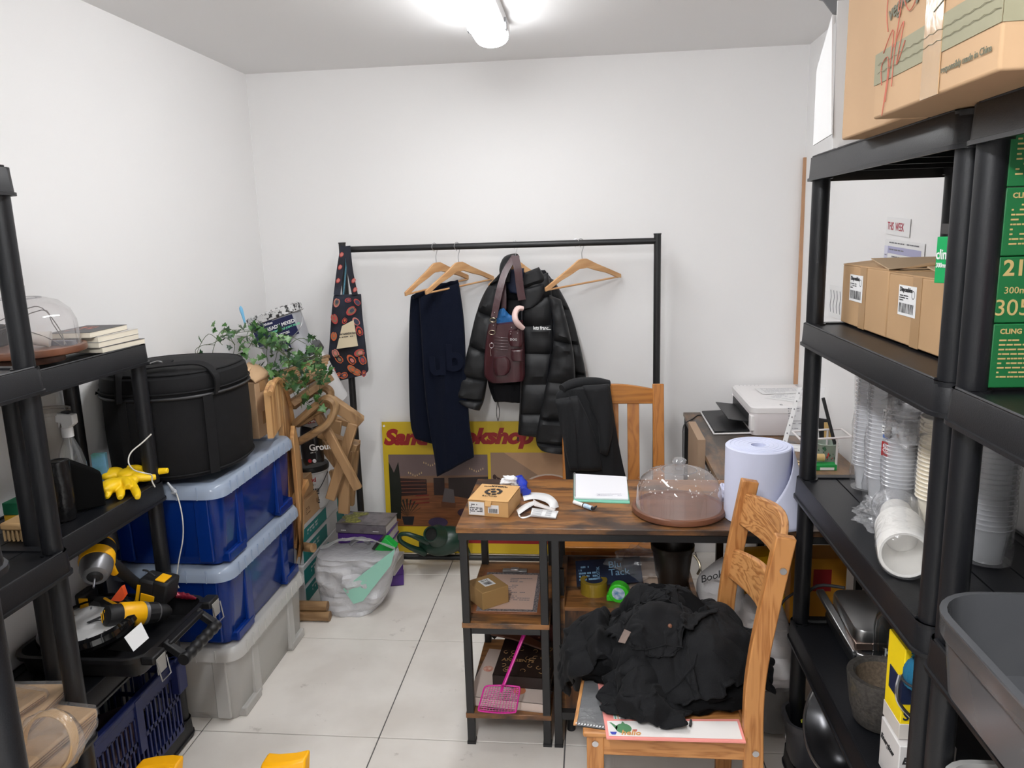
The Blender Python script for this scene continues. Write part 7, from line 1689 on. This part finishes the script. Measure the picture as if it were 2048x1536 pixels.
# yellow rubber gloves
YG = mat('yellow_rubber', S(250,206,20), .45, bump=.2, bs=60); YO = mat('yellow_orange_rubber', S(246,186,30), .45)
def glove(label, palm, pts):
    t = thing('rubber_glove', label, 'glove', at(260,985,Z=ZC2), 0, 'yellow rubber gloves')
    b = B()
    for (x, y_, dz), s_ in palm: b.sphere(at(x, y_, Z=ZC2+dz), 1, 20, 14, s_[0], s_[1], s_[2])
    for tube_, rr_ in pts: b.tube([at(x, y_, Z=ZC2+dz) for x, y_, dz in tube_], rr_, 16)
    o = b.build('glove_body', YG, t, world=True); q = o.modifiers.new('r','REMESH'); q.mode = 'VOXEL'; q.voxel_size = .0022; q.use_smooth_shade = True
    q = o.modifiers.new('s','SMOOTH'); q.factor = .5; q.iterations = 6; return t
glove('yellow rubber glove lying on the left shelf with two fingertips over the front edge', [((222,972,.028),(.030,.045,.022)), ((245,966,.026),(.030,.035,.020)), ((262,962,.022),(.022,.024,.017))], [
    ([(232,966,.024),(240,976,.018),(241,988,.010),(240,996,.006)], [.015,.013,.0125,.008]),
    ([(256,962,.022),(266,972,.018),(273,986,.010),(275,995,.006)], [.015,.013,.0125,.008]),
    ([(245,960,.034),(253,966,.032),(256,974,.026)], [.013,.013,.010]),
    ([(216,970,.03),(217,984,.018),(214,996,.008)], [.016,.012,.006])])
glove('yellow rubber glove stretched along the left shelf past the corner post', [((225,948,.036),(.032,.040,.020)), ((255,948,.034),(.034,.034,.018)), ((280,950,.028),(.024,.024,.015))], [
    ([(270,947,.032),(295,945,.030),(315,943,.03),(336,941,.032)], [.015,.012,.011,.009]),
    ([(265,955,.028),(290,956,.022),(312,954,.02)], [.014,.012,.009]),
    ([(255,938,.044),(275,936,.044),(285,938,.042)], [.012,.011,.008])])
one(B().tube([at(303,868,Y=2.17), at(285,885,Y=2.15), at(262,905,Y=2.12), at(257,925,Y=2.10), at(268,940,Y=2.08), at(288,946,Y=2.08), at(303,950,Y=2.12), at(304,962,Y=2.13), at(310,974,Y=2.14)], .0022, 6), 'white_flex', MATS['white_cable'], 'thin white cable looping over the yellow gloves', 'cable')
one(B().tube([at(338,972,Y=2.245), at(352,985,Y=2.245), at(364,1030,Y=2.235), at(366,1075,Y=2.235), at(358,1120,Y=2.235), at(353,1160,Y=2.235), at(358,1176,Y=2.235)], .002, 6), 'white_flex', MATS['white_cable'], 'thin white cable hanging from the corner post down to the toolbox', 'cable')
one(B().tube([at(335,965,Y=2.243), at(345,978,Y=2.240), at(350,984,Y=2.236), at(343,986,Y=2.236)], [.003,.005,.007,.004], 8), 'grey_clip', mat('frosted_grey', (.4,.42,.45), .3), 'small frosted plug clip hanging at the corner post', 'clip')

# ---- third shelf left: toolbox tray with tools
ZC3 = .462
t = thing('tool_tray', 'black toolbox lid tray with a ribbed handle overhanging the left shelf', 'toolbox', (-1.43,1.99,ZC3))
TB = mat('toolbox_black', (.010,.010,.011), .45, spec=.4)
B().rr([(-.03,0),(-.01,0),(0,.01),(.01,.05),(.02,.055),(.022,.068),(.008,.068),(.004,.05),(-.01,.012),(-.03,.008)], .36,.35,.04,n=4).build('tray_shell', TB, t)
B().bx(-.165,.165,-.16,.16,.0,.010).build('tray_base', TB, t)
for y_ in (-.15,.17): B().bx(.185,.225,y_-.03,y_+.03,.045,.070).build('latch_block', TB, t, bevel=.005)
for y_ in (-.15,.17):
    B().bx(.226,.229,y_-.022,y_+.022,.012,.060).build('grey_latch', mat('latch_grey', (.30,.29,.27), .5), t, bevel=.001)
    B().tube([(.230,y_-.024,.05),(.238,y_-.022,-.005),(.238,y_+.022,-.005),(.230,y_+.024,.05)], .0022, 6, smooth=False).build('latch_wire', DSTEEL, t)
for y_ in (-.085,.10): B().bar((.20,y_,.062),(.26,y_,.02),.022,.022).build('handle_arm', TB, t, bevel=.004)
b = B(); b.tube([(.262,-.10+.2*k/40,.018) for k in range(41)], .017, 16, smooth=False, mod=lambda u, a: 1+.10*math.sin(u*38)); b.build('grip', TB, t)
B().bx(.19,.225,-.09,.105,.05,.066).build('handle_bridge', TB, t, bevel=.004)
B().bx(-.04,.0,-.1860,-.1850,.02,.045).build('maker_label', mat('dull_yellow_label', S(120,110,50), .6), t); txt('TOOLS', .013, fr((-.038,-.1865,.028),(1,0,0),(0,0,1)), INK, t)
# wall clock
t = thing('wall_clock', 'black rimmed round wall clock lying face up on the toolbox tray', 'clock', (-1.47,1.935,ZC3+.07))
Mq = Matrix.Rotation(R(-4),3,'Y') @ Matrix.Rotation(R(5),3,'X')
B().lathe([(.001,0),(.10,0),(.13,.010),(.138,.025),(.134,.040),(.122,.046),(.116,.042)], n=56, M=Mq).build('rim', mat('gloss_black', (.006,.006,.007), .08, coat=.5), t)
B().lathe([(.001,.030),(.117,.030)], n=48, M=Mq).build('dial', mat('clock_dial', (.75,.75,.75), .6), t)
b = B()
for k in range(12):
    a = 2*PI*k/12; d = Vector((math.cos(a),math.sin(a),0)); b.bar(Mq @ (d*.088+Vector((0,0,.0315))), Mq @ (d*.104+Vector((0,0,.0315))), .005,.0006)
b.build('hour_marks', GREYINK, t)['kind'] = 'stuff'
B().prism([Mq @ Vector(p) for p in ((-.006,.004,.033),(.03,.05,.033),(.036,.046,.033),(.004,-.006,.033))], (0,0,.001)).build('hour_hand', INK, t)
B().prism([Mq @ Vector(p) for p in ((-.004,.003,.035),(.088,.02,.035),(.088,.016,.035),(-.004,-.004,.035))], (0,0,.001)).build('minute_hand', INK, t)
B().lathe([(.117,.043),(.001,.047)], n=40, M=Mq).build('glass', film('clock_glass', (.99,.99,.99), (.5,.5,.5), .02, .03, .5), t)
# tools
YT_ = mat('tool_yellow', S(250,184,10), .4); TK = mat('tool_black_rubber', (.012,.012,.013), .55, spec=.35); TG_ = mat('tool_grey_metal', (.22,.22,.23), .35, .6)
t = thing('impact_driver', 'yellow and black impact driver with its nose towards the camera on the toolbox tray', 'power tool', at(190,1155,Y=1.98)-Vector((0,0,.06)))
n0 = at(190,1152,Y=1.90); ax = (at(206,1122,Y=2.05)-n0).normalized(); ax = Vector((-.40,.82,.38)).normalized()
def tl(pts, r_, nm, mt, n=24, **k): return B().tube(pts, r_, n, **k).build(nm, mt, t, world=True)
tl([n0-ax*.004, n0, n0+ax*.022, n0+ax*.05], [.022,.034,.043,.045], 'nose', TG_, smooth=False)
tl([n0-ax*.010, n0-ax*.002], [.014,.024], 'collar', TK, smooth=False); tl([n0-ax*.045, n0-ax*.006], [.003,.0035], 'bit', STEEL, n=8, smooth=False)
tl([n0+ax*.05, n0+ax*.056, n0+ax*.12, n0+ax*.135], [.047,.049,.046,.030], 'motor_housing', YT_, smooth=False); tl([n0+ax*.08, n0+ax*.11], [.0495,.0485], 'rubber_band', TK, smooth=False)
h0 = n0+ax*.08+Vector((.02,0,-.01)); h1 = at(285,1176,Y=2.10)
tl([h0, h0.lerp(h1,.3)+Vector((0,0,.004)), h0.lerp(h1,.7), h1], [.024,.022,.019,.022], 'grip', TK, squash=.8)
tl([h0+Vector((.008,0,-.012)), h0.lerp(h1,.28)+Vector((0,-.005,-.012))], [.018,.012], 'trigger_guard', YT_, n=14)
tl([h0+Vector((0,-.003,.02)), h0.lerp(h1,.8)+Vector((0,-.004,.017))], [.006,.006], 'yellow_inlay', YT_, n=8)
bx_ = h1+Vector((.03,0,.0))
B().box(bx_, (.055,.075,.085), 0, 0, .25).build('battery_mount', TK, t, world=True, bevel=.008)
B().box(bx_+Vector((.045,0,.0)), (.05,.078,.075), 0, 0, .25).build('battery', TK, t, world=True, bevel=.008)
B().box(bx_+Vector((.006,-.038,-.018)), (.045,.004,.032), 0, 0, .25).build('yellow_button', YT_, t, world=True, bevel=.003)
B().box(bx_+Vector((.050,-.010,.040)), (.03,.045,.004), 0, 0, .25).build('yellow_panel', YT_, t, world=True, bevel=.001)
B().box(bx_+Vector((-.022,-.039,.0)), (.010,.003,.06), 0, 0, .25).build('yellow_trim', YT_, t, world=True)
B().tube([bx_+Vector((-.02,.0,.06)), bx_+Vector((.0,-.01,.062)), bx_+Vector((.03,-.02,.05))], .003, 6).build('belt_hook', INK, t, world=True)
txt('XR', .018, fr(bx_+Vector((.040,-.02,.0425)),(1,0,-.2),(0,1,0)), TK, t, world=True, bold=.0006)
t = thing('cordless_drill', 'yellow and black cordless drill lying on its side in front of the impact driver', 'power tool', at(270,1235,Y=1.97)-Vector((0,0,.04)))
d0 = at(213,1232,Y=1.92); d1 = at(345,1222,Y=2.08); ax = (d1-d0).normalized(); L_ = (d1-d0).length
tl([d0-ax*.006, d0, d0+ax*.012, d0+ax*L_*.18], [.018,.028,.032,.033], 'end_cap', TK, smooth=False)
tl([d0+ax*L_*.18, d0+ax*L_*.2, d0+ax*L_*.5, d0+ax*L_*.52], [.034,.036,.036,.034], 'motor_housing', YT_, smooth=False)
tl([d0+ax*L_*.52, d0+ax*L_*.57], [.0345,.0345], 'grey_ring', TG_, smooth=False)
b = B(); b.tube([d0+ax*L_*(.57+.16*k/8) for k in range(9)], .030, 32, smooth=False, mod=lambda u, a: 1+.05*(math.sin(a*12)>0)); b.build('torque_collar', TK, t, world=True)
tl([d0+ax*L_*.73, d0+ax*L_*.76], [.030,.028], 'grey_ring', TG_, smooth=False)
tl([d0+ax*L_*.76, d0+ax*L_*.88, d0+ax*L_*.93, d0+ax*L_*.97], [.024,.024,.018,.010], 'chuck', TK, smooth=False)
g0 = d0+ax*L_*.30; g1 = at(180,1205,Y=2.06)
tl([g0+Vector((0,.01,.0)), g0.lerp(g1,.5)+Vector((0,.015,.01)), g1], [.024,.019,.022], 'grip', TK, squash=.8)
tl([g0.lerp(g1,.15)+Vector((0,-.004,.022)), g0.lerp(g1,.6)+Vector((0,.006,.026))], [.004,.004], 'yellow_inlay', YT_, n=8)
B().box(g1+Vector((-.015,.01,.0)), (.035,.07,.075)).build('battery', TK, t, world=True, bevel=.008); B().box(g1+Vector((-.0,-.028,.01)), (.03,.004,.035)).build('yellow_button', YT_, t, world=True, bevel=.002)
B().box(d0+ax*L_*.34+Vector((0,-.035,.0)), (.035,.004,.026), 0, 0, 0).build('vent_slot', TK, t, world=True, bevel=.004)
b = B()
for k in range(3): b.tube([d0-ax*.007+Vector((-.001,-.010+.008*k,-.016)), d0-ax*.007+Vector((-.001,-.010+.008*k,.016))], .0012, 5)
b.build('logo_lines', YT_, t, world=True)
txt('18V', .013, fr(d0+ax*L_*.26+Vector((0,-.030,.022)), ax, (0,.5,1)), TK, t, world=True, bold=.0005)
t = thing('table_sign', 'blank white folded card sign standing on the front of the toolbox tray', 'sign', at(262,1285,Z=.53)-Vector((0,0,.01)))
a, b_, c3, d3 = at(249,1276,Y=1.86), at(267,1303,Y=1.84), at(298,1276,Y=1.90), at(283,1246,Y=1.92)
B().prism([a, b_, c3, d3], (-.002,.002,.001)).build('white_panel', PAPER, t, world=True)
B().prism([at(212,1298,Y=1.88), b_, a, at(228,1287,Y=1.90)], (0,0,-.002)).build('steel_panel', DSTEEL, t, world=True)
one(B().prism([at(221,1201,Y=1.99), at(243,1172,Y=2.0), at(249,1190,Y=2.0), at(240,1203,Y=1.99)], (.004,.01,0)), 'orange_tag', mat('orange_tag', S(214,80,36), .5), 'orange paper tag between the two power tools', 'tag')
one(B().tube([at(340,1189,Y=2.14), at(355,1190,Y=2.14), at(375,1193,Y=2.15), at(392,1197,Y=2.16)], [.006,.010,.010,.004], 12, mod=lambda u, a: 1+.15*math.sin(u*40)), 'red_foil', mat('dark_red_foil', S(120,24,44), .25, .4), 'crinkled dark red foil strip on the far end of the toolbox tray', 'foil')
# ---- bottom shelf left: blue slotted basket
BB = mat('blue_basket', S(20,32,84), .5)
t = thing('slotted_basket', 'dark blue slotted plastic basket on the bottom left shelf', 'basket', (-1.49,1.92,.072))
bw, bd_, bh = .28, .44, .27
B().bx(-bw/2,bw/2,-bd_/2,bd_/2,0,.006).build('basket_floor', BB, t)
def bwall(M, Lw):
    for z0, z1 in ((0,.03),(.115,.13),(.205,.24)): B().box((Lw/2,(z0+z1)/2,0),(Lw,z1-z0,.004)).build('band', BB, t, M=M)
    n_ = int(Lw/.022)
    for k in range(n_+1):
        B().box((.005+(Lw-.01)*k/n_,.11,0),(.007,.20,.004)).build('slat', BB, t, M=M)
    B().box((Lw/2,.250,-.006),(Lw+.02,.02,.022)).build('rim', BB, t, M=M, bevel=.004)
    B().box((Lw/2,.17,.004),(.03,.17,.006)).build('centre_rib', BB, t, M=M)
bwall(fr((bw/2,-bd_/2,0),(0,1,0),(0,0,1)), bd_); bwall(fr((-bw/2,bd_/2,0),(0,-1,0),(0,0,1)), bd_)
bwall(fr((-bw/2,-bd_/2,0),(1,0,0),(0,0,1)), bw); bwall(fr((bw/2,bd_/2,0),(-1,0,0),(0,0,1)), bw)
B().box((bw/2+.01,bd_/2-.01,.20),(.03,.05,.10)).build('end_clip', BB, t, bevel=.004)
b = B()
for k in range(9): b.sphere((-.08+.04*(k%3), -.12+.1*(k//3), .06), .04, 12, 8)
one(crumple((-1.49,1.90,.16), .10, (1.1,1.7,.6), 8, 24, 16, .4, 2), 'basket_contents', mat('dusky_cloth', S(110,86,84), .9, col2=S(60,44,70), vs_=9), 'dusky brown cloth seen through the slots of the blue basket', 'cloth')
t = thing('glass_block', 'small clear glass block at the end of the bottom left shelf', 'glass', (-1.42,2.185,.072)); B().bx(-.03,.03,-.012,.012,0,.02).build('block', MATS['glass_knob'], t, bevel=.003)

# ---- near left unit: brown paper bags and hoops
KP = mat('kraft_paper', S(190,154,110), .7, var=.12, vs_=8)
for k, (x, y_, z, rz, w_, d_, h_) in enumerate(((-1.34,1.43,.492,R(12),.30,.24,.030),(-1.35,1.46,.524,R(-6),.28,.23,.026),(-1.41,1.50,.552,R(4),.22,.22,.024),(-1.43,1.47,.578,R(-10),.20,.20,.018))):
    t = thing('paper_bag_bundle', ['bundle of brown paper bags in clear wrap, lowest of the left stack','bundle of brown paper bags in clear wrap resting on the lowest one','bundle of brown paper bags in clear wrap, second from the top','thin bundle of brown paper bags topping the left stack'][k], 'paper bags', (x,y_,z), rz, 'brown paper bag bundles')
    B().bx(-w_/2,w_/2,-d_/2,d_/2,.001,h_).build('bags', KP, t, bevel=.006)
    for q in range(3): B().bx(w_/2,w_/2+.0015,-d_/2+.01,d_/2-.01,h_*(q+.6)/4,h_*(q+.8)/4).build('bag_edge', CARDD, t)
    b = B(); b.rr([(-.02,-.0),(.004,.002),(.008,h_*.5),(.005,h_+.002),(-.03,h_+.004)], w_,d_,.015,n=4,cap=True); b.v = [p+Vector((.005*N3(p.x*30,p.y*30,p.z*30+k), .005*N3(p.x*30+5,p.y*30,p.z*30), .003*N3(p.x*30,p.y*30+9,p.z*30))) for p in b.v]; b.build('clear_wrap', WRAP, t)
t = thing('hoop_pack', 'clear wrapped pack of thin wooden hoops in front of the brown paper bags', 'hoops', at(112,1536,Z=.492))
for k in range(6): B().tube([(.062*math.cos(2*PI*j/30), .004*k-.02+.02*math.sin(2*PI*j/30), .07+.062*math.sin(2*PI*j/30)) for j in range(31)], .0028, 6, smooth=False).build('hoop', mat('hoop_wood', S(206,170,124), .6), t)
b = B(); b.sphere((0,-.0,.07), .075, 24, 16, 1, .55, 1, lambda d: 1+.12*N3(d.x*4,d.y*4,d.z*4)); b.build('clear_wrap', WRAP, t)
# ---- yellow moulded stool in the foreground
t = thing('yellow_stool', 'bright yellow moulded plastic stool with two raised curved ends on the floor at the front', 'stool', (-1.02,1.66,0))
YS = mat('stool_yellow', S(250,178,10), .45, var=.06, vs_=6)
pL, pR = at(322,1519,Z=.30), at(570,1516,Z=.30)
for s, p in ((-1,pL),(1,pR)):
    q = p-t.location; b = B(); rings = []
    for k in range(13):
        u = k/12; z = .30*u**.9; wv = .085-.025*u; yy = q.y-.10+.10*u*u
        rings.append([Vector((q.x+a*wv, yy+c_2*.022+.010*a*a*(1 if s>0 else -1)*u, z+(.008*a if k==12 else 0))) for a, c_2 in ((-1,-1),(-.4,-1),(.4,-1),(1,-1),(1,1),(.4,1),(-.4,1),(-1,1))])
    b.loft(rings).build('curved_end', YS, t, bevel=.006)
b = B(); b.bx(pL.x-t.location.x, pR.x-t.location.x, -.12,-.06,.08,.13); b.build('cross_panel', YS, t, bevel=.01)
